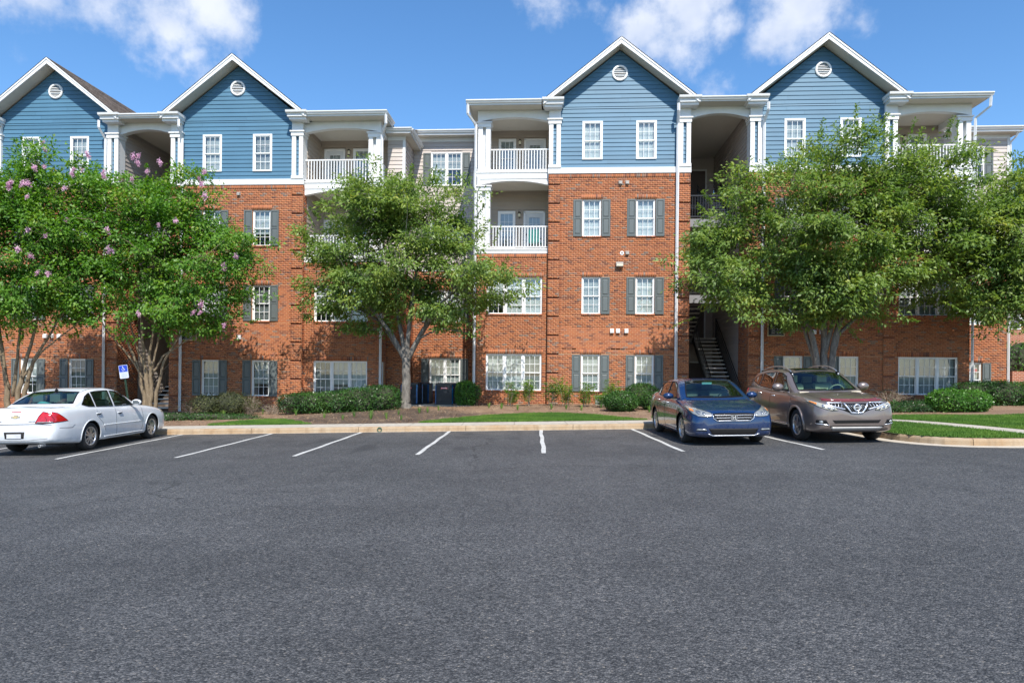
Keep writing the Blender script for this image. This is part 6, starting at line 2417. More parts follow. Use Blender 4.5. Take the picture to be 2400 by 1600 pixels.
class Car:
    def __init__(self, spec, name, label, loc, rz, paintm, trim='car_black'):
        self.sp = spec
        self.root = thing(name, label, 'car', loc, rz)
        self.paint = paintm
        self.s0 = spec['fo'] + spec['wb'] / 2
        self.L = spec['L']
        self.body()
        self.cabin()
        self.bvh()
        self.wheels()

    def X(self, s):
        return self.s0 - s

    def part(self, name, mb, mat, parent=None, smooth=False, fix=False):
        return mb.build(name, mat, parent or self.root, smooth=smooth, fix=fix)

    # ---- lower body: a skin lofted over cross-sections
    def body(self):
        sp = self.sp
        f = {k: curve(v) for k, v in sp['sec'].items()}
        L = self.L
        st = np.unique(np.r_[np.linspace(0, .12, 14), np.linspace(.12, .6, 22), np.arange(.6, L - .6, .03), np.linspace(L - .6, L - .12, 22), np.linspace(L - .12, L, 14)])
        rows = []
        tt = np.linspace(0, 7, 64)
        for s in st:
            zb, zt, w, zm, ws, zs = (float(f[k](s)) for k in ('zb', 'zt', 'w', 'zm', 'ws', 'zs'))
            pts = [(0, zb), (w * .62, zb), (w * .93, zb + .035), (w * .985, zb + .45 * (zm - zb)), (w, zm), (ws + .25 * (w - ws), zs - .10 * (zs - zm) - .012), (ws * .88, zs + .55 * (zt - zs)), (0, zt)]
            k = np.arange(8)
            py, pz = pchip(k, [p[0] for p in pts]), pchip(k, [p[1] for p in pts])
            rows.append(np.c_[np.full(64, self.X(s)), py(tt), pz(tt)])
        G = np.array(rows)
        self.Gb = G
        n, m = G.shape[:2]
        full = np.concatenate([G, (G * [1, -1, 1])[:, -2:0:-1]], axis=1)
        M2 = full.shape[1]
        V = full.reshape(-1, 3)
        i, j = np.meshgrid(np.arange(n - 1), np.arange(M2), indexing='ij')
        F = np.stack([i * M2 + j, i * M2 + (j + 1) % M2, (i + 1) * M2 + (j + 1) % M2, (i + 1) * M2 + j], -1).reshape(-1, 4)
        cen = V[F].mean(1)
        r = sp['arch']
        keep = np.ones(len(F), bool)
        zc = sp['wr'] + .005
        for ax in (sp['wb'] / 2, -sp['wb'] / 2):
            ins = ((cen[:, 0] - ax) ** 2 + (cen[:, 2] - zc) ** 2 < r ** 2) & (np.abs(cen[:, 1]) > .45)
            keep &= ~ins
        F = F[keep]
        self.full_body = (V, F)
        self.caps = [list(range(M2)), [(n - 1) * M2 + k for k in range(M2 - 1, -1, -1)]]
        me = fast_mesh('body', V, F, self.paint)
        # end caps
        bm = bmesh.new()
        bm.from_mesh(me)
        bm.verts.ensure_lookup_table()
        try:
            bm.faces.new([bm.verts[k] for k in range(M2)])
            bm.faces.new([bm.verts[(n - 1) * M2 + k] for k in range(M2 - 1, -1, -1)])
        except Exception:
            pass
        bmesh.ops.recalc_face_normals(bm, faces=bm.faces)
        for fc in bm.faces: fc.smooth = True
        bm.to_mesh(me)
        bm.free()
        self.bodyo = obj('body', me, self.root)
        # wheel housings
        w = max(p[1] for p in sp['sec']['w'])
        for ax in (sp['wb'] / 2, -sp['wb'] / 2):
            for sy in (-1, 1):
                mb = MB()
                prof = []
                nseg = 20
                y0, y1 = sy * .42, sy * (w - .035)
                vs, fs = [], []
                for k in range(nseg + 1):
                    t = rad(-15 + 210 * k / nseg)
                    c, s_ = math.cos(t), math.sin(t)
                    vs += [(ax + (r + .004) * c, y0, zc + (r + .004) * s_), (ax + (r + .004) * c, y1, zc + (r + .004) * s_)]
                for k in range(nseg):
                    fs.append((2 * k, 2 * k + 1, 2 * k + 3, 2 * k + 2))
                o = len(vs)
                vs.append((ax, y0, zc))
                fs += [(2 * k, 2 * k + 2, o) for k in range(nseg)]
                mb.add(vs, fs)
                self.part('wheel_housing', mb, 'car_black')
        # floor pan closing the bottom between housings
        self.part('floor_pan', MB().box(-self.s0 * .0 - sp['wb'] / 2 - .5, sp['wb'] / 2 + .5, -.6, .6, sp['gc'] + .02, sp['gc'] + .10), 'car_black')

    # ---- greenhouse
    def cabin(self):
        sp = self.sp
        zr, zbelt, wb = curve(sp['roof']), curve(sp['belt']), curve(sp['wbelt'])
        s0, s1 = sp['roof'][0][0], sp['roof'][-1][0]
        st = np.arange(s0, s1 + .001, .011)
        kf = sp.get('kf', .28)
        tum = sp.get('tumble', .42)
        NL = 112
        tt = np.linspace(0, 6, NL)
        rows = []
        for s in st:
            b, w = float(zbelt(s)), float(wb(s))

            def zat(y):
                return min(float(zr(s - kf * y * y)), float(zr(s + kf * .8 * y * y))) if s - kf * y * y > s0 else float(zr(s0))
            ze = max(b - .03, zat(w - .16) - .055)
            wr = w - tum * max(0.0, ze - b)
            pts = [(0, max(zat(0), b - .05)), (wr * .45, max(zat(wr * .45) - .006, b - .05)), (wr * .80, max(zat(wr * .8) - .016, b - .05)), (wr - .012, ze + .012), (wr + (w - wr) * .5 + .012 * min(1, (ze - b) / .3), .5 * (ze + b)), (w, b), (w - .02, b - .10)]
            k = np.arange(7)
            py, pz = pchip(k, [p[0] for p in pts]), pchip(k, [p[1] for p in pts])
            rows.append(np.c_[np.full(NL, self.X(s)), py(tt), pz(tt)])
        G = np.array(rows)
        n, m = G.shape[:2]
        full = np.concatenate([G, (G * [1, -1, 1])[:, :0:-1]], axis=1)
        M2 = full.shape[1]
        V = full.reshape(-1, 3)
        # unrolled: centre -> right belt, then left belt -> centre
        i, j = np.meshgrid(np.arange(n - 1), np.arange(M2), indexing='ij')
        ok = (j != m - 1)
        F = np.stack([i * M2 + j, i * M2 + (j + 1) % M2, (i + 1) * M2 + (j + 1) % M2, (i + 1) * M2 + j], -1)[ok]
        self.cab_all = (V, F)
        cen = V[F].mean(1)
        P0, P1, P2 = V[F[:, 0]], V[F[:, 1]], V[F[:, 2]]
        nr = np.cross(P1 - P0, P2 - P0)
        nr /= np.maximum(np.linalg.norm(nr, axis=1, keepdims=True), 1e-9)
        keep = np.ones(len(F), bool)
        for pn in sp['panes']:
            poly = pn['poly']
            if pn['axis'] == 'side':
                pp = [(self.X(a), z) for a, z in poly]
                keep &= ~((np.abs(nr[:, 1]) > .35) & in_poly_np(cen[:, 0], cen[:, 2], pp))
            else:
                sg = 1 if pn['axis'] == 'front' else -1
                mid = self.X(.5 * (s0 + s1))
                keep &= ~(((cen[:, 0] - mid) * sg > 0) & (np.abs(nr[:, 1]) < .75) & in_poly_np(cen[:, 1], cen[:, 2], poly))
        top = np.abs(cen[:, 1]) < .2
        if nr[top, 2].mean() < 0: F = F[:, ::-1]
        me = fast_mesh('roof', V, np.ascontiguousarray(F[keep]), self.paint)
        me.polygons.foreach_set('use_smooth', [True] * len(me.polygons))
        self.roofo = obj('roof', me, self.root)
        self.s_mid = .5 * (s0 + s1)
        self.deck(zbelt, wb, s0, s1)

    def deck(self, zbelt, wb, s0, s1):
        """dark cabin deck just under the glass line"""
        vs, fs = [], []
        st = np.linspace(s0 + .08, s1 - .08, 16)
        for s in st:
            w, b = float(wb(s)) - .05, float(zbelt(s)) - .02
            vs += [(self.X(s), -w, b), (self.X(s), w, b)]
        fs = [(2 * i, 2 * i + 1, 2 * i + 3, 2 * i + 2) for i in range(len(st) - 1)]
        self.part('cabin_deck', MB().add(vs, fs), 'car_plastic')

    def bvh(self):
        V, F = self.full_body
        V2, F2 = self.cab_all
        fb = [tuple(map(int, f)) for f in F]
        for cap in self.caps:                      # fan the flat nose and tail
            h = len(cap) // 2
            for k in range(1, h):
                fb.append((cap[k - 1], cap[k], cap[-k - 1] if k < h else cap[h]))
                fb.append((cap[k - 1], cap[-k - 1], cap[-k] if k > 1 else cap[0]))
        self.tb = BVHTree.FromPolygons([tuple(v) for v in V], fb)
        self.tc = BVHTree.FromPolygons([tuple(v) for v in V2], [tuple(map(int, f)) for f in F2])
        self.tall = BVHTree.FromPolygons([tuple(v) for v in V] + [tuple(v) for v in V2], fb + [tuple(int(k) + len(V) for k in f) for f in F2])

    # ---- things projected on the skin
    def cast(self, a, b, axis, sy=1, tree=None):
        t = tree or self.tall
        if axis == 'side':
            o, d = Vector((a, sy * 3, b)), Vector((0, -sy, 0))
        elif axis == 'front':
            o, d = Vector((6, a, b)), Vector((-1, 0, 0))
        elif axis == 'rear':
            o, d = Vector((-6, a, b)), Vector((1, 0, 0))
        else:
            o, d = Vector((a, b, 4)), Vector((0, 0, -1))
        h, nn, _, _ = t.ray_cast(o, d)
        return h, (nn if nn is None or nn.dot(d) < 0 else -nn)

    def patch(self, name, poly, axis, mat, off=.004, sy=1, parent=None, res=.03, tree=None, thick=.01):
        """polygon laid on the skin as a thin shaped piece"""
        bm = bmesh.new()
        vs = [bm.verts.new((p[0], p[1], 0)) for p in poly]
        bm.faces.new(vs)
        xs, ys = [p[0] for p in poly], [p[1] for p in poly]
        for lo, hi, nr in ((min(xs), max(xs), (1, 0, 0)), (min(ys), max(ys), (0, 1, 0))):
            c = lo + res
            while c < hi - res * .3:
                bmesh.ops.bisect_plane(bm, geom=bm.verts[:] + bm.edges[:] + bm.faces[:], plane_co=(c, c, 0), plane_no=nr)
                c += res
        bmesh.ops.triangulate(bm, faces=bm.faces[:])
        bad = []
        for v in bm.verts:
            h, nn = self.cast(v.co.x, v.co.y, axis, sy, tree)
            if h is None:
                bad.append(v)
                continue
            v.co = h + nn * off
        if bad: bmesh.ops.delete(bm, geom=bad, context='VERTS')
        # skirt: short turned-in rim so the piece has an edge
        be = [e for e in bm.edges if len(e.link_faces) == 1]
        if be and thick:
            r = bmesh.ops.extrude_edge_only(bm, edges=be)
            nv = [g for g in r['geom'] if isinstance(g, bmesh.types.BMVert)]
            dv = {'side': Vector((0, -sy, 0)), 'front': Vector((-1, 0, 0)), 'rear': Vector((1, 0, 0)), 'top': Vector((0, 0, -1))}[axis]
            for v in nv: v.co += dv * thick
        bmesh.ops.recalc_face_normals(bm, faces=bm.faces)
        me = bpy.data.meshes.new(name)
        bm.to_mesh(me)
        bm.free()
        me.polygons.foreach_set('use_smooth', [True] * len(me.polygons))
        me.materials.append(MAT[mat] if isinstance(mat, str) else mat)
        # flip outward if needed
        return obj(name, me, parent or self.root)

    def line(self, name, pts, axis, mat, r=.005, sy=1, off=.0, parent=None, closed=False, step=.04, tree=None):
        P = []
        q = list(pts) + ([pts[0]] if closed else [])
        for a, b in zip(q, q[1:]):
            n = max(1, int(math.hypot(b[0] - a[0], b[1] - a[1]) / step))
            for k in range(n):
                t = k / n
                P.append((a[0] + (b[0] - a[0]) * t, a[1] + (b[1] - a[1]) * t))
        P.append(q[-1])
        W = []
        for p in P:
            h, nn = self.cast(p[0], p[1], axis, sy, tree)
            if h is not None: W.append(h + nn * off)
        if len(W) < 2: return None
        return self.part(name, MB().tube(W, r, 5), mat, parent, smooth=True)

    def glass(self):
        sp = self.sp
        for pn in sp['panes']:
            gm = pn.get('mat', 'car_glass')
            if pn['axis'] == 'side':
                pp = [(self.X(a), z) for a, z in pn['poly']]
                for sy in (-1, 1):
                    g = self.patch('side_window', pp, 'side', gm, .003, sy, tree=self.tc, res=.08, thick=0)
                    self.line('window_seal', pp, 'side', 'car_black', .016, sy, -.006, g, True, tree=self.tc)
            else:
                g = self.patch('windshield' if pn['axis'] == 'front' else 'rear_window', pn['poly'], pn['axis'], gm, .003, tree=self.tc, res=.08, thick=0)
                self.line('window_seal', pn['poly'], pn['axis'], 'car_black', .020, 1, -.008, g, True, tree=self.tc)

    # ---- running gear
    def wheels(self):
        sp = self.sp
        r, tw = sp['wr'], .215
        key = sp['key']
        rr = r * sp.get('rimf', .68)
        ty = MB().lathe([(rr - .012, -tw / 2 + .012), (rr + .02, -tw / 2), (r - .05, -tw / 2 - .004), (r - .014, -tw / 2 + .02), (r, -tw / 2 + .055), (r, tw / 2 - .055), (r - .014, tw / 2 - .02), (r - .05, tw / 2 + .004), (rr + .02, tw / 2), (rr - .012, tw / 2 - .012)], 40, 'y', True).mesh('tyre', 'tyre', True)
        rim = MB().lathe([(rr, -tw / 2 + .006), (rr - .012, -tw / 2 - .002), (rr - .03, -tw / 2 + .012), (rr - .035, -tw / 2 + .06), (rr - .02, tw / 2 - .02), (rr, tw / 2 - .01)], 40, 'y').mesh('rim', 'alloy', True)
        disc = MB().lathe([(.001, -tw / 2 + .075), (rr - .03, -tw / 2 + .075)], 28, 'y').mesh('wheel_back', 'alloy_dark')
        spm = MB()
        n = sp['spokes']
        for k in range(n):
            for dd in sp['split']:
                a = 2 * math.pi * k / n
                c, s_ = math.cos(a), math.sin(a)
                h0, h1 = sp['sw']
                yo = -tw / 2 + .012

                def pt(rad_, lat, y):
                    return (rad_ * c - lat * s_, y, rad_ * s_ + lat * c)
                r0, r1 = .05, rr - .02
                vs = [pt(r0, dd * .3 - h0, yo + .0), pt(r0, dd * .3 + h0, yo + .0), pt(r1, dd + h1, yo + .006), pt(r1, dd - h1, yo + .006), pt(r0, dd * .3 - h0, yo + .04), pt(r0, dd * .3 + h0, yo + .04), pt(r1, dd + h1, yo + .04), pt(r1, dd - h1, yo + .04)]
                spm.add(vs, [(0, 1, 2, 3), (4, 7, 6, 5), (0, 4, 5, 1), (1, 5, 6, 2), (2, 6, 7, 3), (3, 7, 4, 0)])
        spm.lathe([(.001, -tw / 2 + .0), (.035, -tw / 2 + .002), (.07, -tw / 2 + .014), (.075, -tw / 2 + .05)], 20, 'y')
        spm = spm.mesh('spokes', 'alloy')
        fix_normals(spm)
        w = sp['track'] / 2
        for ax in (sp['wb'] / 2, -sp['wb'] / 2):
            for sy in (-1, 1):
                wh = obj('wheel', None, self.root, (ax, sy * w, r), (0, rad(random.uniform(0, 72)), 0 if sy < 0 else rad(180)))
                obj('tyre', ty, wh)
                obj('rim', rim, wh)
                obj('wheel_back', disc, wh)
                obj('spokes', spm, wh)

    def arch_lips(self, mat, rr=.012, off=.0, wide=None):
        sp = self.sp
        zc = sp['wr'] + .005
        for ax in (sp['wb'] / 2, -sp['wb'] / 2):
            for sy in (-1, 1):
                W = []
                for k in range(31):
                    t = rad(-14 + 208 * k / 30)
                    h = None
                    for g in (.012, .02, .03, .045):
                        h, nn = self.cast(ax + (sp['arch'] + g) * math.cos(t), zc + (sp['arch'] + g) * math.sin(t), 'side', sy, self.tb)
                        if h is not None and abs(h.y) > .55: break
                        h = None
                    if h is not None: W.append(Vector((ax + (sp['arch'] + rr * .3) * math.cos(t), h.y + sy * off, zc + (sp['arch'] + rr * .3) * math.sin(t))))
                if len(W) > 3: self.part('wheel_arch', MB().tube(W, rr, 6), mat, smooth=True)

    def seat(self, s, y, mat, zb=.62, h=.62, lean=.16):
        x = self.X(s)
        o = MB()
        pts = [(x + .06, zb), (x - .06, zb), (x - .06 - lean, zb + h * .8), (x - .02 - lean, zb + h * .86), (x + .05 - lean * .7, zb + h * .78)]
        vs = [(p[0], y - .22, p[1]) for p in pts] + [(p[0], y + .22, p[1]) for p in pts]
        n = 5
        o.add(vs, [tuple(range(n)), tuple(range(2 * n - 1, n - 1, -1))] + [(i, n + i, n + (i + 1) % n, (i + 1) % n) for i in range(n)])
        st = self.part('seat', o, mat, fix=True)
        hx, hz = x - .05 - lean, zb + h * .95
        self.part('headrest', MB().box(hx - .05, hx + .04, y - .12, y + .12, hz - .03, hz + .15), mat, st)

    def interior(self, sdash, zd, sseat, srear, mat, dash='car_plastic', side=1):
        x = self.X(sdash)
        wb = curve(self.sp['wbelt'])
        w = float(wb(sdash)) - .10
        self.part('dashboard', MB().prism([(x + .30, zd - .06), (x + .22, zd), (x - .05, zd + .015), (x - .16, zd - .12), (x + .25, zd - .15)], 'y', -w, w), dash, fix=True)
        # driver sits on the left (+y when the car faces +x)
        cy = .37
        m = MB()
        cx, cz = x - .27, zd - .02
        P = []
        for k in range(25):
            t = 2 * math.pi * k / 24
            P.append((cx + .085 * math.sin(t) * .9, cy + .185 * math.cos(t), cz + .165 * math.sin(t)))
        m.tube(P, .014, 6, caps=False)
        m.tube([(cx, cy - .17, cz), (cx, cy + .17, cz)], .016, 5).tube([(cx + .0, cy, cz), (cx + .25, cy, cz - .1)], .03, 6)
        self.part('steering_wheel', m, 'car_plastic' if mat != 'seat_tan' else 'seat_tan', smooth=True)
        for y in (-.37, .37): self.seat(sseat, y, mat, zd - .36)
        for y in (-.42, 0.0, .42): self.seat(srear, y * .95, mat, zd - .34, .56, .12)
        # inside mirror
        return x

    def mirror(self, s, z, y, size, mat, lens=True):
        for sy in (-1, 1):
            x = self.X(s)
            w, h, d = size
            vs, fs = blob_mesh((x - .0, sy * (y + w * .5), z + h * .5), (d * .5, w * .52, h * .52), 3, 8, 0.0)
            vs = [(x - .02 + (v[0] - x) if v[0] > x - .02 else x - .02 + max(-.03, (v[0] - x)), v[1], v[2]) for v in vs]
            o = self.part('mirror', MB().add(vs, fs), mat, smooth=True, fix=True)
            self.part('mirror_glass', MB().box(x - .056, x - .051, sy * (y + .04), sy * (y + w - .03), z + .03, z + h - .03), 'lamp_bowl', o)
            self.part('mirror_arm', MB().box(x - .04, x + .02, sy * (y - .12), sy * (y + .05), z + .01, z + .05), 'car_black', o)

    def handle(self, s, z, mat, sy):
        h, nn = self.cast(self.X(s), z, 'side', sy, self.tb)
        if h is None: return
        x = self.X(s)
        d = MB().tube([(x + .10, h.y - sy * .012, z), (x + .075, h.y + sy * .022, z + .003), (x - .075, h.y + sy * .022, z + .003), (x - .10, h.y - sy * .012, z)], .013, 6)
        self.part('door_handle', d, mat, smooth=True)


def rect(y0, y1, z0, z1):
    return [(y0, z0), (y1, z0), (y1, z1), (y0, z1)]


def mir(poly):
    return [(-a, b) for a, b in reversed(poly)]


# ---------------------------------------------------------------- blue sedan
ACC = dict(key='acc', L=4.86, fo=.95, wb=2.775, wr=.328, arch=.365, track=1.59, gc=.16, rimf=.70, spokes=5, split=(-.045, .045), sw=(.020, .022),
           sec=dict(
               zb=[(0, .30), (.03, .24), (.12, .19), (.4, .165), (1.5, .16), (3.8, .17), (4.5, .21), (4.78, .30), (4.86, .38)],
               zt=[(0, .66), (.03, .715), (.10, .755), (.3, .815), (.8, .92), (1.25, .99), (1.6, 1.02), (3.9, 1.06), (4.3, 1.085), (4.7, 1.07), (4.8, 1.02), (4.86, .90)],
               w=[(0, .66), (.03, .77), (.08, .83), (.2, .885), (.45, .92), (.9, .93), (2.4, .93), (3.8, .93), (4.4, .90), (4.7, .83), (4.82, .72), (4.86, .60)],
               zm=[(0, .48), (.3, .52), (1, .56), (2.5, .60), (4, .64), (4.86, .62)],
               ws=[(0, .60), (.03, .70), (.08, .765), (.2, .825), (.5, .865), (1.0, .875), (2.4, .87), (3.8, .86), (4.4, .80), (4.7, .72), (4.86, .50)],
               zs=[(0, .62), (.1, .70), (.3, .765), (.8, .865), (1.25, .915), (2.4, .95), (3.9, 1.00), (4.4, 1.01), (4.8, .95), (4.86, .84)]),
           roof=[(1.0, .91), (1.12, .985), (1.35, 1.095), (1.95, 1.372), (2.15, 1.42), (2.6, 1.45), (3.1, 1.435), (3.5, 1.372), (3.75, 1.295), (4.2, 1.09), (4.35, 1.03)],
           belt=[(1.0, .915), (1.4, .925), (2.5, .95), (3.6, .985), (4.35, 1.02)],
           wbelt=[(1.0, .79), (1.5, .835), (2.5, .855), (3.5, .83), (4.35, .70)], tumble=.41, kf=.30,
           panes=[dict(axis='front', poly=[(-.66, 1.02), (-.35, 1.005), (0, 1.0), (.35, 1.005), (.66, 1.02), (.60, 1.20), (.515, 1.375), (.25, 1.392), (0, 1.396), (-.25, 1.392), (-.515, 1.375), (-.60, 1.20)]),
                  dict(axis='rear', poly=[(-.60, 1.12), (.60, 1.12), (.48, 1.345), (0, 1.37), (-.48, 1.345)], mat='car_glass_dark'),
                  dict(axis='side', poly=[(1.62, .975), (2.50, .985), (2.50, 1.365), (2.22, 1.35), (2.0, 1.285)]),
                  dict(axis='side', poly=[(2.58, .99), (3.40, 1.01), (3.44, 1.29), (3.2, 1.345), (2.58, 1.37)]),
                  dict(axis='side', poly=[(3.48, 1.015), (3.86, 1.055), (3.68, 1.185), (3.49, 1.275)], mat='car_glass_dark')])


def blue_sedan():
    x, y = 4.80, 17.05
    c = Car(ACC, 'sedan', 'dark blue sedan parked facing out in front of the stair hall', (x, y, lot(x)), rad(-90), 'paint_blue')
    c.root.rotation_euler = (rad(0), rad(0), rad(-90))
    slope(c, x)
    c.glass()
    c.interior(1.5, .98, 2.25, 3.3, 'seat_grey')
    c.arch_lips('car_black', .007)
    X = c.X
    # headlights with bowl, amber corner and chrome edge
    hl = [(.47, .640), (.60, .630), (.74, .645), (.835, .70), (.875, .79), (.85, .865), (.76, .83), (.62, .775), (.47, .715)]
    for pl in (hl, mir(hl)):
        sgn = 1 if pl is hl else -1
        h = c.patch('headlight', pl, 'front', 'lamp_clear', .006, parent=None, res=.03, tree=c.tb)
        c.patch('turn_lamp', [(sgn * a, b) for a, b in [(.80, .74), (.85, .76), (.845, .81), (.80, .795)]] if sgn > 0 else mir([(.80, .74), (.85, .76), (.845, .81), (.80, .795)]), 'front', 'lamp_amber', .010, parent=h, res=.02, tree=c.tb)
        for (yy, zz, r) in ((.73, .735, .042), (.63, .705, .032)):
            q = [(sgn * (yy + r * math.cos(t)), zz + r * math.sin(t)) for t in np.linspace(0, 2 * math.pi, 13)[:-1]]
            c.patch('lamp_bowl', q, 'front', 'lamp_bowl', .010, parent=h, res=.03, tree=c.tb)
        c.line('lamp_edge', pl, 'front', 'car_black', .005, 1, .004, h, True, tree=c.tb)
    # grille
    g = [(-.45, .70), (-.42, .60), (-.34, .53), (.34, .53), (.42, .60), (.45, .70), (.30, .715), (-.30, .715)]
    gr = c.patch('grille', g, 'front', 'car_black', .004, res=.04, tree=c.tb)
    for zz, hw, r in ((.665, .42, .0055), (.615, .40, .0055), (.553, .35, .011)):
        c.line('grille_bar', [(-hw, zz), (hw, zz)], 'front', 'chrome', r, 1, .012, gr, tree=c.tb)
    for s in (-1, 1):
        c.line('grille_bar', [(s * .46, .70), (s * .43, .60), (s * .35, .545)], 'front', 'chrome', .009, 1, .010, gr, tree=c.tb)
    # badge: letter H in a rounded frame
    h, nn = c.cast(0, .625, 'front', 1, c.tb)
    bx = h.x + .022
    m = MB()
    fr = [(-.070, .052), (-.058, -.052), (.058, -.052), (.070, .052)]
    fr2 = [(a * .84, b * .82) for a, b in fr]
    for i in range(4):
        j = (i + 1) % 4
        m.add([(bx, fr[i][0], .625 + fr[i][1]), (bx, fr[j][0], .625 + fr[j][1]), (bx, fr2[j][0], .625 + fr2[j][1]), (bx, fr2[i][0], .625 + fr2[i][1]),
               (bx + .014, fr[i][0] * .97, .625 + fr[i][1] * .97), (bx + .014, fr[j][0] * .97, .625 + fr[j][1] * .97), (bx + .014, fr2[j][0] * 1.03, .625 + fr2[j][1] * 1.03), (bx + .014, fr2[i][0] * 1.03, .625 + fr2[i][1] * 1.03)],
              [(4, 5, 6, 7), (0, 1, 5, 4), (2, 3, 7, 6)])
    for s in (-1, 1):
        m.add([(bx + .016, s * .038, .665), (bx + .016, s * .022, .665), (bx + .016, s * .016, .585), (bx + .016, s * .030, .585)], [(0, 1, 2, 3)])
    m.box(bx + .010, bx + .0165, -.022, .022, .617, .632)
    c.part('badge', m, 'chrome', gr)
    c.part('badge_field', MB().box(bx - .004, bx + .002, -.060, .060, .578, .672), 'car_black', gr)
    # lower intake, lip and fog lamps
    lo = c.patch('lower_intake', [(-.46, .255), (-.54, .385), (.54, .385), (.46, .255)], 'front', 'car_black', .003, res=.05, tree=c.tb)
    for k in range(5):
        c.line('mesh_bar', [(-.48, .275 + k * .022), (.48, .275 + k * .022)], 'front', 'car_plastic', .004, 1, .005, lo, tree=c.tb)
    c.line('chin_trim', [(-.55, .275), (-.45, .235), (.45, .235), (.55, .275)], 'front', 'chrome', .011, 1, .006, tree=c.tb)
    fg = [(.57, .33), (.80, .335), (.775, .395), (.60, .39)]
    for pl, s in ((fg, 1), (mir(fg), -1)):
        p = c.patch('fog_recess', pl, 'front', 'car_black', .003, res=.03, tree=c.tb)
        c.patch('fog_lamp', [(a * .97 + s * .02, .362 + (b - .362) * .6) for a, b in pl], 'front', 'lamp_clear', .008, parent=p, res=.03, tree=c.tb)
    # seams, handles, side crease
    for s in (-1, 1):
        for pts in ([(1.30, .93), (1.26, .70), (1.30, .36), (1.42, .235)], [(2.54, .96), (2.56, .60), (2.53, .235)], [(3.46, 1.0), (3.42, .80), (3.25, .62), (3.12, .45)], [(1.42, .235), (2.53, .235), (3.0, .24)]):
            c.line('door_seam', [(X(a), z) for a, z in pts], 'side', 'car_black', .0045, s, -.001, tree=c.tb)
        c.line('sill_trim', [(X(1.45), .265), (X(3.1), .275)], 'side', 'chrome', .006, s, .004, tree=c.tb)
        c.line('belt_trim', [(X(1.60), .962), (X(2.6), .975), (X(3.4), .998), (X(3.88), 1.045)], 'side', 'chrome', .006, s, .004, tree=c.tc)
        c.handle(2.36, .86, 'chrome', s)
        c.handle(3.30, .90, 'chrome', s)
    c.line('hood_seam', [(X(1.15), .70), (X(.6), .665), (X(.30), .56)], 'top', 'car_black', .004, 1, 0, tree=c.tb)
    c.line('hood_seam', [(X(1.15), -.70), (X(.6), -.665), (X(.30), -.56)], 'top', 'car_black', .004, 1, 0, tree=c.tb)
    c.line('hood_crease', [(X(1.1), .42), (X(.35), .34)], 'top', c.paint, .008, 1, -.003, tree=c.tb)
    c.line('hood_crease', [(X(1.1), -.42), (X(.35), -.34)], 'top', c.paint, .008, 1, -.003, tree=c.tb)
    c.mirror(1.72, .965, .88, (.25, .15, .17), 'paint_blue')
    for (y0, y1, x0) in ((-.05, .58, 1.26), (-.62, -.08, 1.26)):
        c.line('wiper', [(y0, 1.012), (y1, 1.03)], 'front', 'car_black', .008, 1, .012, tree=c.tall)
    c.part('visor_sticker', MB().box(X(2.02), X(2.0), -.12, .12, 1.30, 1.35), 'sun_visor_shade')
    c.patch('tail_lamp', [(-.82, .80), (-.50, .82), (-.52, .97), (-.80, .98)], 'rear', 'lamp_red', .005, tree=c.tb)
    c.patch('tail_lamp', [(.50, .82), (.82, .80), (.80, .98), (.52, .97)], 'rear', 'lamp_red', .005, tree=c.tb)
    return c


def slope(c, x):
    """follow the cross-fall of the car park"""
    c.root.rotation_euler.rotate_axis('X' if abs(math.sin(c.root.rotation_euler.z)) > .7 else 'Y', 0)
    z = c.root.rotation_euler.z
    m = Matrix.Rotation(-math.atan(.022), 4, 'Y') @ Matrix.Rotation(z, 4, 'Z')
    c.root.rotation_euler = m.to_euler()


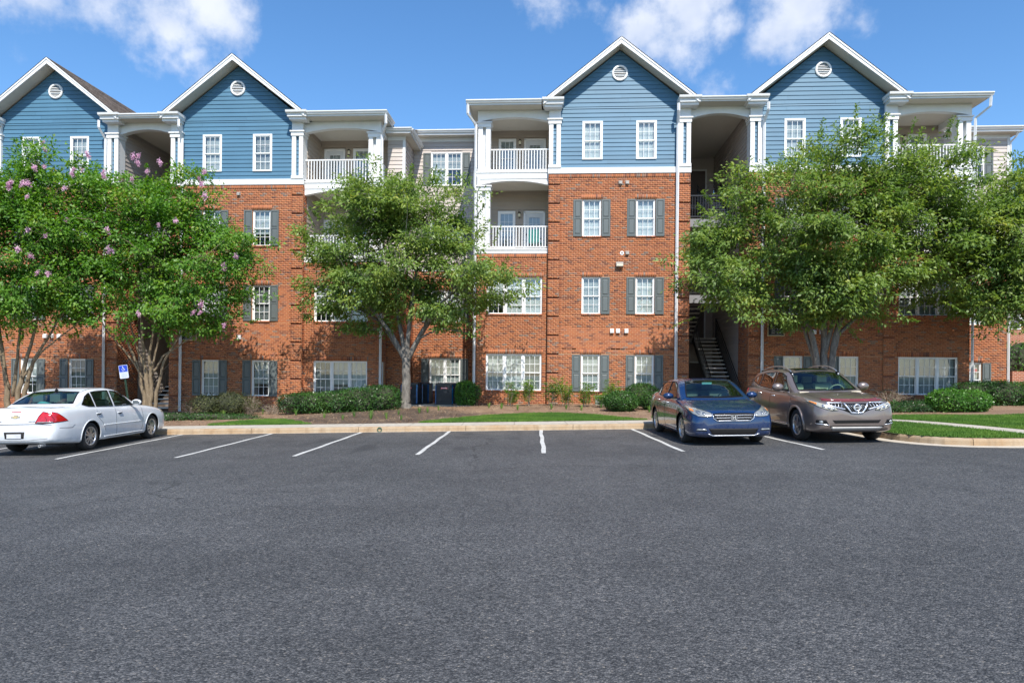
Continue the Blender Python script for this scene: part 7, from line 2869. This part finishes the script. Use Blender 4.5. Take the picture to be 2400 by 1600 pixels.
# ---------------------------------------------------------------- brown SUV
MUR = dict(key='mur', L=4.80, fo=.96, wb=2.825, wr=.365, arch=.415, track=1.62, gc=.20, rimf=.66, spokes=5, split=(-.035, .035), sw=(.026, .018),
           sec=dict(
               zb=[(0, .36), (.03, .31), (.12, .26), (.4, .22), (1.5, .21), (3.8, .22), (4.4, .28), (4.7, .38), (4.80, .48)],
               zt=[(0, .80), (.03, .86), (.10, .915), (.3, .98), (.8, 1.07), (1.2, 1.12), (1.6, 1.14), (3.9, 1.20), (4.4, 1.22), (4.65, 1.20), (4.76, 1.12), (4.80, 1.0)],
               w=[(0, .62), (.03, .74), (.08, .81), (.2, .88), (.45, .93), (.9, .945), (2.4, .945), (3.8, .945), (4.3, .92), (4.6, .86), (4.75, .76), (4.80, .62)],
               zm=[(0, .58), (.3, .62), (1, .66), (2.5, .70), (4, .74), (4.80, .72)],
               ws=[(0, .56), (.03, .68), (.08, .745), (.2, .82), (.5, .87), (1.0, .885), (2.4, .88), (3.8, .88), (4.3, .83), (4.6, .76), (4.80, .55)],
               zs=[(0, .75), (.1, .855), (.3, .92), (.8, 1.0), (1.25, 1.04), (2.4, 1.09), (3.9, 1.17), (4.4, 1.17), (4.7, 1.08), (4.80, .95)]),
           roof=[(1.0, 1.03), (1.12, 1.10), (1.35, 1.225), (1.9, 1.52), (2.1, 1.60), (2.6, 1.665), (3.2, 1.665), (3.8, 1.62), (4.15, 1.56), (4.35, 1.45), (4.62, 1.16), (4.70, 1.06)],
           belt=[(1.0, 1.045), (1.4, 1.06), (2.5, 1.105), (3.6, 1.175), (4.2, 1.24), (4.70, 1.16)],
           wbelt=[(1.0, .77), (1.5, .825), (2.5, .86), (3.6, .85), (4.3, .77), (4.70, .66)], tumble=.36, kf=.30,
           panes=[dict(axis='front', poly=[(-.69, 1.15), (-.35, 1.135), (0, 1.13), (.35, 1.135), (.69, 1.15), (.64, 1.35), (.565, 1.54), (.28, 1.575), (0, 1.583), (-.28, 1.575), (-.565, 1.54), (-.64, 1.35)]),
                  dict(axis='rear', poly=[(-.56, 1.22), (.56, 1.22), (.50, 1.44), (0, 1.47), (-.50, 1.44)], mat='car_glass_dark'),
                  dict(axis='side', poly=[(1.60, 1.115), (2.50, 1.145), (2.50, 1.565), (2.25, 1.545), (2.02, 1.47)]),
                  dict(axis='side', poly=[(2.58, 1.15), (3.42, 1.205), (3.40, 1.535), (2.58, 1.57)], mat='car_glass_dark'),
                  dict(axis='side', poly=[(3.50, 1.215), (4.02, 1.33), (3.88, 1.44), (3.50, 1.525)], mat='car_glass_dark')])


def brown_suv():
    x, y = 7.52, 17.22
    c = Car(MUR, 'suv', 'metallic brown SUV with roof rails parked facing out beside the lawn', (x, y, lot(x)), rad(-90), 'paint_bronze')
    slope(c, x)
    c.glass()
    c.interior(1.45, 1.11, 2.3, 3.25, 'seat_tan', 'seat_tan')
    X = c.X
    c.arch_lips('paint_bronze', .030, .006)
    hl = [(.40, .735), (.52, .725), (.66, .76), (.80, .825), (.885, .915), (.86, .945), (.74, .90), (.58, .845), (.46, .80)]
    for pl in (hl, mir(hl)):
        sgn = 1 if pl is hl else -1
        h = c.patch('headlight', pl, 'front', 'lamp_hazy', .008, res=.03, tree=c.tb)
        am = [(.80, .855), (.865, .905), (.855, .93), (.79, .895)]
        c.patch('turn_lamp', am if sgn > 0 else mir(am), 'front', 'lamp_amber', .012, parent=h, res=.02, tree=c.tb)
        for (yy, zz, r) in ((.69, .83, .036), (.59, .795, .036), (.50, .765, .026)):
            q = [(sgn * (yy + r * math.cos(t)), zz + r * math.sin(t)) for t in np.linspace(0, 2 * math.pi, 13)[:-1]]
            c.patch('lamp_bowl', q, 'front', 'lamp_bowl', .012, parent=h, res=.03, tree=c.tb)
        c.line('lamp_edge', pl, 'front', 'car_black', .005, 1, .005, h, True, tree=c.tb)
    # grille: chrome wings either side of a V
    g = [(-.62, .875), (-.45, .80), (-.30, .745), (-.14, .675), (.14, .675), (.30, .745), (.45, .80), (.62, .875), (.40, .885), (-.40, .885)]
    gr = c.patch('grille', g, 'front', 'car_black', .004, res=.04, tree=c.tb)
    for s in (-1, 1):
        c.line('grille_frame', [(s * .255, .875), (s * .19, .78), (s * .125, .685), (s * .0, .68)], 'front', 'chrome', .019, 1, .012, gr, tree=c.tb)
        c.line('grille_frame', [(s * .64, .87), (s * .46, .805), (s * .25, .76)], 'front', 'chrome', .015, 1, .010, gr, tree=c.tb)
        c.line('grille_frame', [(s * .62, .895), (s * .30, .892)], 'front', 'chrome', .012, 1, .010, gr, tree=c.tb)
        for k in range(4):
            a = .30 + k * .07
            c.line('grille_bar', [(s * a, .88), (s * (a + .025), .80)], 'front', 'chrome', .006, 1, .008, gr, tree=c.tb)
    for k in range(9):
        a = -.19 + k * .045
        c.line('mesh_bar', [(a - .03, .86 - .0), (a + .07, .72)], 'front', 'alloy', .004, 1, .006, gr, tree=c.tb)
    # ring badge with a name bar
    h, nn = c.cast(0, .795, 'front', 1, c.tb)
    bx = h.x + .03
    ring = MB().lathe([(.052, .0), (.062, .012), (.074, .012), (.080, .0)], 28, 'x')
    c.part('badge', ring, 'chrome', gr, smooth=True).location = (bx, 0, .795)
    bar = c.part('badge_bar', MB().box(bx - .002, bx + .016, -.088, .088, .779, .811), 'chrome', gr)
    text_mesh('NISSAN', .034, 'car_black', bar, (bx + .017, 0, .784), (rad(90), 0, rad(90)), extrude=.001)
    # hood shield
    c.line('bug_shield', [(-.66, .945), (-.45, .93), (0, .925), (.45, .93), (.66, .945)], 'front', 'bug_shield', .017, 1, .012, tree=c.tb)
    c.line('bug_shield', [(-.64, .975), (-.45, .962), (0, .957), (.45, .962), (.64, .975)], 'front', 'bug_shield', .013, 1, .006, tree=c.tb)
    lo = c.patch('lower_intake', [(-.47, .455), (-.53, .525), (.53, .525), (.47, .455)], 'front', 'car_black', .004, res=.05, tree=c.tb)
    for k in range(3):
        c.line('mesh_bar', [(-.49, .47 + k * .02), (.49, .47 + k * .02)], 'front', 'car_plastic', .005, 1, .006, lo, tree=c.tb)
    fg = [(.60, .42), (.84, .45), (.83, .535), (.66, .53)]
    for pl, s in ((fg, 1), (mir(fg), -1)):
        p = c.patch('fog_recess', pl, 'front', 'car_black', .004, res=.03, tree=c.tb)
        q = [(s * (.755 + .035 * math.cos(t)), .485 + .035 * math.sin(t)) for t in np.linspace(0, 2 * math.pi, 13)[:-1]]
        c.patch('fog_lamp', q, 'front', 'lamp_clear', .010, parent=p, res=.03, tree=c.tb)
        c.line('fog_trim', [pl[0], pl[1]] if s > 0 else [pl[2], pl[3]], 'front', 'chrome', .009, 1, .006, p, tree=c.tb)
    sk = c.patch('skid_plate', [(-.50, .285), (-.56, .375), (.56, .375), (.50, .285)], 'front', 'skid', .006, res=.05, tree=c.tb)
    c.line('skid_edge', [(-.58, .39), (.58, .39)], 'front', 'car_black', .012, 1, .002, sk, tree=c.tb)
    for s in (-1, 1):
        for pts in ([(1.30, 1.06), (1.27, .80), (1.32, .45), (1.45, .31)], [(2.54, 1.12), (2.56, .70), (2.52, .31)], [(3.47, 1.19), (3.42, .95), (3.20, .74), (3.08, .55)], [(1.45, .31), (2.52, .31), (3.02, .32)]):
            c.line('door_seam', [(X(a), z) for a, z in pts], 'side', 'car_black', .0045, s, -.001, tree=c.tb)
        c.line('sill_trim', [(X(1.45), .36), (X(3.1), .37)], 'side', 'chrome', .011, s, .004, tree=c.tb)
        c.line('sill_cladding', [(X(1.42), .285), (X(3.12), .295)], 'side', 'car_plastic', .035, s, -.012, tree=c.tb)
        c.line('belt_trim', [(X(1.58), 1.098), (X(2.6), 1.135), (X(3.45), 1.192), (X(4.04), 1.315)], 'side', 'chrome', .007, s, .004, tree=c.tc)
        c.handle(2.36, .99, 'chrome', s)
        c.handle(3.28, 1.04, 'chrome', s)
        # roof rails
        pts = []
        for q in np.linspace(1.98, 4.05, 14):
            h, nn = c.cast(X(q), s * .565, 'top', 1, c.tc)
            t = (q - 1.98) / 2.07
            pts.append(Vector((X(q), s * .565, h.z + .065 * math.sin(math.pi * min(1, max(0, t))) ** .35 + .004)))
        rl = c.part('roof_rail', MB().tube(pts, .017, 8), 'alloy', smooth=True)
        for q in (2.05, 3.0, 3.98):
            h, nn = c.cast(X(q), s * .565, 'top', 1, c.tc)
            c.part('rail_foot', MB().box(X(q) - .05, X(q) + .05, s * .565 - .018, s * .565 + .018, h.z - .01, h.z + .05), 'car_plastic', rl)
        c.line('hood_seam', [(X(1.12), s * .71), (X(.6), s * .68), (X(.28), s * .58)], 'top', 'car_black', .004, 1, 0, tree=c.tb)
        c.line('hood_crease', [(X(1.1), s * .50), (X(.25), s * .33)], 'top', c.paint, .010, 1, -.003, tree=c.tb)
        c.patch('tail_lamp', [(X(4.62), .98), (X(4.32), 1.04), (X(4.34), 1.14), (X(4.62), 1.12)], 'side', 'lamp_red', .006, s, tree=c.tb)
    # dark glass panel of the sunroof
    c.patch('sunroof', [(X(2.2), -.40), (X(2.75), -.42), (X(2.75), .42), (X(2.2), .40)], 'top', 'car_glass_dark', .006, res=.1, tree=c.tc)
    c.mirror(1.72, 1.12, .90, (.27, .19, .19), 'paint_bronze')
    for (y0, y1) in ((-.05, .60), (-.64, -.08)):
        c.line('wiper', [(y0, 1.143), (y1, 1.162)], 'front', 'car_black', .009, 1, .012, tree=c.tall)
    return c


# ---------------------------------------------------------------- white sedan
IMP = dict(key='imp', L=5.09, fo=1.03, wb=2.81, wr=.335, arch=.375, track=1.585, gc=.17, rimf=.68, spokes=5, split=(-.05, .05), sw=(.020, .026),
           sec=dict(
               zb=[(0, .32), (.03, .26), (.12, .21), (.4, .18), (1.5, .17), (4.0, .18), (4.6, .23), (4.95, .27), (5.06, .31), (5.09, .35)],
               zt=[(0, .66), (.03, .71), (.10, .76), (.3, .82), (.9, .93), (1.4, .99), (1.8, 1.02), (4.1, 1.06), (4.4, 1.09), (4.85, 1.085), (4.96, 1.06), (5.03, .93), (5.07, .70), (5.09, .60)],
               w=[(0, .56), (.03, .69), (.08, .765), (.2, .845), (.5, .905), (1, .925), (2.5, .925), (4.0, .925), (4.6, .905), (4.9, .85), (5.03, .79), (5.07, .74), (5.09, .66)],
               zm=[(0, .50), (.3, .54), (1, .58), (2.5, .60), (4, .62), (4.8, .60), (5.09, .47)],
               ws=[(0, .50), (.03, .63), (.08, .70), (.2, .785), (.5, .845), (1.0, .865), (2.5, .865), (4.0, .865), (4.6, .83), (4.9, .77), (5.03, .72), (5.09, .58)],
               zs=[(0, .62), (.1, .70), (.3, .77), (.9, .88), (1.4, .93), (2.5, .97), (4.1, 1.02), (4.6, 1.02), (4.96, .98), (5.04, .80), (5.09, .56)]),
           roof=[(1.25, .92), (1.38, .99), (1.6, 1.085), (2.15, 1.375), (2.35, 1.44), (2.8, 1.485), (3.3, 1.475), (3.6, 1.43), (3.8, 1.365), (4.35, 1.10), (4.5, 1.03)],
           belt=[(1.25, .93), (1.6, .945), (2.6, .975), (3.7, 1.005), (4.5, 1.04)],
           wbelt=[(1.25, .76), (1.7, .82), (2.7, .85), (3.7, .83), (4.5, .72)], tumble=.42, kf=.28,
           panes=[dict(axis='front', poly=[(-.66, 1.03), (0, 1.01), (.66, 1.03), (.60, 1.20), (.515, 1.385), (0, 1.405), (-.515, 1.385), (-.60, 1.20)]),
                  dict(axis='rear', poly=[(-.68, 1.125), (0, 1.135), (.68, 1.125), (.60, 1.26), (.52, 1.385), (0, 1.41), (-.52, 1.385), (-.60, 1.26)], mat='car_glass'),
                  dict(axis='side', poly=[(1.86, .995), (2.74, 1.01), (2.72, 1.385), (2.45, 1.365), (2.22, 1.29)]),
                  dict(axis='side', poly=[(2.83, 1.012), (3.50, 1.028), (3.50, 1.37), (3.3, 1.388), (2.80, 1.395)]),
                  dict(axis='side', poly=[(3.57, 1.03), (3.80, 1.045), (3.98, 1.09), (3.78, 1.27), (3.57, 1.36)], mat='car_glass_dark')])


def white_sedan():
    x, y = -10.50, 16.95
    c = Car(IMP, 'sedan', 'white sedan parked nose-in at the left, seen from the rear', (x, y, lot(x)), rad(91.5), 'paint_white')
    slope(c, x)
    c.glass()
    c.interior(1.75, 1.0, 2.5, 3.5, 'seat_grey')
    c.arch_lips('paint_white', .013, .001)
    X = c.X
    # tail lamps: wrap from the boot lid round the corner
    for s in (-1, 1):
        pr = [(.43, .735), (.60, .725), (.785, .735), (.785, .82), (.74, .90), (.66, .965), (.56, .985), (.49, .88)]
        pl = pr if s > 0 else mir(pr)
        t = c.patch('tail_lamp', pl, 'rear', 'lamp_red', .006, res=.025, tree=c.tb)
        c.line('lamp_edge', pl, 'rear', 'car_black', .006, 1, .004, t, True, tree=c.tb)
        rv = [(.46, .738), (.78, .74), (.77, .765), (.47, .765)]
        c.patch('reverse_lamp', rv if s > 0 else mir(rv), 'rear', 'lamp_clear', .010, parent=t, res=.03, tree=c.tb)
        sd = [(5.055, .735), (4.66, .765), (4.76, .85), (4.88, .945), (4.97, .975), (5.03, .90)]
        c.patch('tail_lamp_side', [(X(a), z) for a, z in sd], 'side', 'lamp_red', .006, s, parent=t, res=.03, tree=c.tb)
        c.line('lamp_edge', [(X(a), z) for a, z in sd], 'side', 'car_black', .006, s, .003, t, True, tree=c.tb)
        # seams
        for pts in ([(1.55, .95), (1.52, .70), (1.56, .38), (1.66, .25)], [(2.78, .98), (2.80, .60), (2.77, .25)], [(3.55, 1.01), (3.60, .80), (3.38, .62), (3.25, .40)], [(1.66, .25), (2.77, .25), (3.18, .255)],
                    [(4.45, .66), (4.55, .60), (4.90, .615)]):
            c.line('door_seam', [(X(a), z) for a, z in pts], 'side', 'car_black', .0045, s, -.001, tree=c.tb)
        c.line('side_moulding', [(X(1.62), .545), (X(3.35), .56)], 'side', c.paint, .018, s, .002, tree=c.tb)
        c.line('sill_crease', [(X(1.5), .27), (X(3.3), .275)], 'side', c.paint, .020, s, -.004, tree=c.tb)
        for q, z in ((2.62, .83), (3.52, .86)):
            cup = [(X(q) + .085 * math.cos(t), z - .01 + .032 * math.sin(t)) for t in np.linspace(0, 2 * math.pi, 15)[:-1]]
            c.patch('handle_cup', cup, 'side', 'car_plastic', .003, s, res=.03, tree=c.tb)
            c.handle(q, z, 'paint_white', s)
        c.line('drip_rail', [(.57, .0)], 'side', 'car_black') if False else None
    c.line('boot_seam', [(-.76, .70), (-.40, .715), (.40, .715), (.76, .70)], 'rear', 'car_black', .009, 1, .0, tree=c.tb)
    c.line('boot_seam', [(X(4.42), .66), (X(4.9), .64)], 'top', 'car_black', .004, 1, 0, tree=c.tb)
    c.line('boot_seam', [(X(4.42), -.66), (X(4.9), -.64)], 'top', 'car_black', .004, 1, 0, tree=c.tb)
    # boot-lid badge, lettering strip, lamp slot
    h, nn = c.cast(0, .875, 'rear', 1, c.tb)
    bx = h.x - .012
    m = MB()
    q = [(-.085, -.012), (-.035, -.012), (-.030, -.030), (.042, -.030), (.038, -.012), (.085, -.012), (.072, .012), (.030, .012), (.026, .030), (-.042, .030), (-.038, .012), (-.072, .012)]
    m.prism([(a, .875 + b) for a, b in q], 'x', bx, bx + .010)
    c.part('badge', m, 'gold_trim', fix=True)
    m = MB()
    q2 = [(a * 1.15, .875 + b * 1.25) for a, b in q]
    m.prism(q2, 'x', bx + .006, bx + .012)
    c.part('badge_edge', m, 'car_plastic', fix=True)
    c.line('boot_lamp', [(-.10, .985), (.10, .985)], 'rear', 'lamp_red', .012, 1, .0, tree=c.tb)
    for yy in (-.36, .36):
        m = MB()
        hh, _ = c.cast(yy, .775, 'rear', 1, c.tb)
        for k in range(5):
            m.box(hh.x - .006, hh.x + .004, yy - .07 + k * .03, yy - .05 + k * .03, .765, .785)
        c.part('model_lettering', m, 'car_plastic')
    # plate recess and plate
    pr = c.patch('plate_recess', [(-.20, .40), (.20, .40), (.20, .545), (-.22, .56), (-.30, .575), (.30, .575), (.20, .56)][:4] and [(-.20, .40), (.20, .40), (.22, .55), (-.22, .55)], 'rear', 'car_plastic', .003, res=.05, tree=c.tb)
    hh, _ = c.cast(0, .46, 'rear', 1, c.tb)
    c.part('number_plate', MB().box(hh.x - .018, hh.x - .010, -.152, .152, .41, .505), 'plate', pr)
    c.line('bumper_crease', [(-.70, .40), (-.3, .36), (.3, .36), (.70, .40)], 'rear', 'car_black', .004, 1, .0, tree=c.tb)
    # exhaust tip
    c.part('exhaust_tip', MB().lathe([(.022, .0), (.032, .0), (.036, .16), (.02, .16)], 14, 'x', True), 'chrome', fix=True).location = (X(5.07), -.52, .235)
    # roof antenna and mirrors
    h, nn = c.cast(X(3.62), 0, 'top', 1, c.tc)
    c.part('antenna', MB().prism([(X(3.58), h.z - .01), (X(3.72), h.z - .03), (X(3.70), h.z + .025), (X(3.66), h.z + .05)], 'y', -.012, .012), 'car_black', fix=True)
    c.mirror(1.98, .985, .88, (.24, .15, .16), 'paint_white')
    for s in (-1, 1):
        hl = [(.50, .66), (.84, .70), (.86, .80), (.52, .75)]
        c.patch('headlight', hl if s > 0 else mir(hl), 'front', 'lamp_hazy', .006, res=.03, tree=c.tb)
        sd = [(.22, .70), (.48, .72), (.50, .80), (.25, .80)]
        c.patch('headlight_side', [(X(a), z) for a, z in sd], 'side', 'lamp_hazy', .006, s, res=.03, tree=c.tb)
        # drip channel on the roof
        pts = []
        for qn in np.linspace(2.35, 3.7, 12):
            h, nn = c.cast(X(qn), s * .56, 'top', 1, c.tc)
            if h is not None: pts.append(h)
        c.part('roof_channel', MB().tube(pts, .006, 5), 'car_black')
    c.patch('grille', [(-.40, .58), (-.42, .68), (.42, .68), (.40, .58)], 'front', 'car_black', .004, res=.05, tree=c.tb)
    # sunshade left folded behind the rear window
    m = MB()
    vs, fs = blob_mesh((X(3.95), .12, 1.10), (.10, .16, .07), 5, 8, .1)
    c.part('parcel', m.add(vs, fs), 'sun_visor_shade', smooth=True)
    return c


blue_sedan()
brown_suv()
white_sedan().root.scale = (.985, .97, .955)
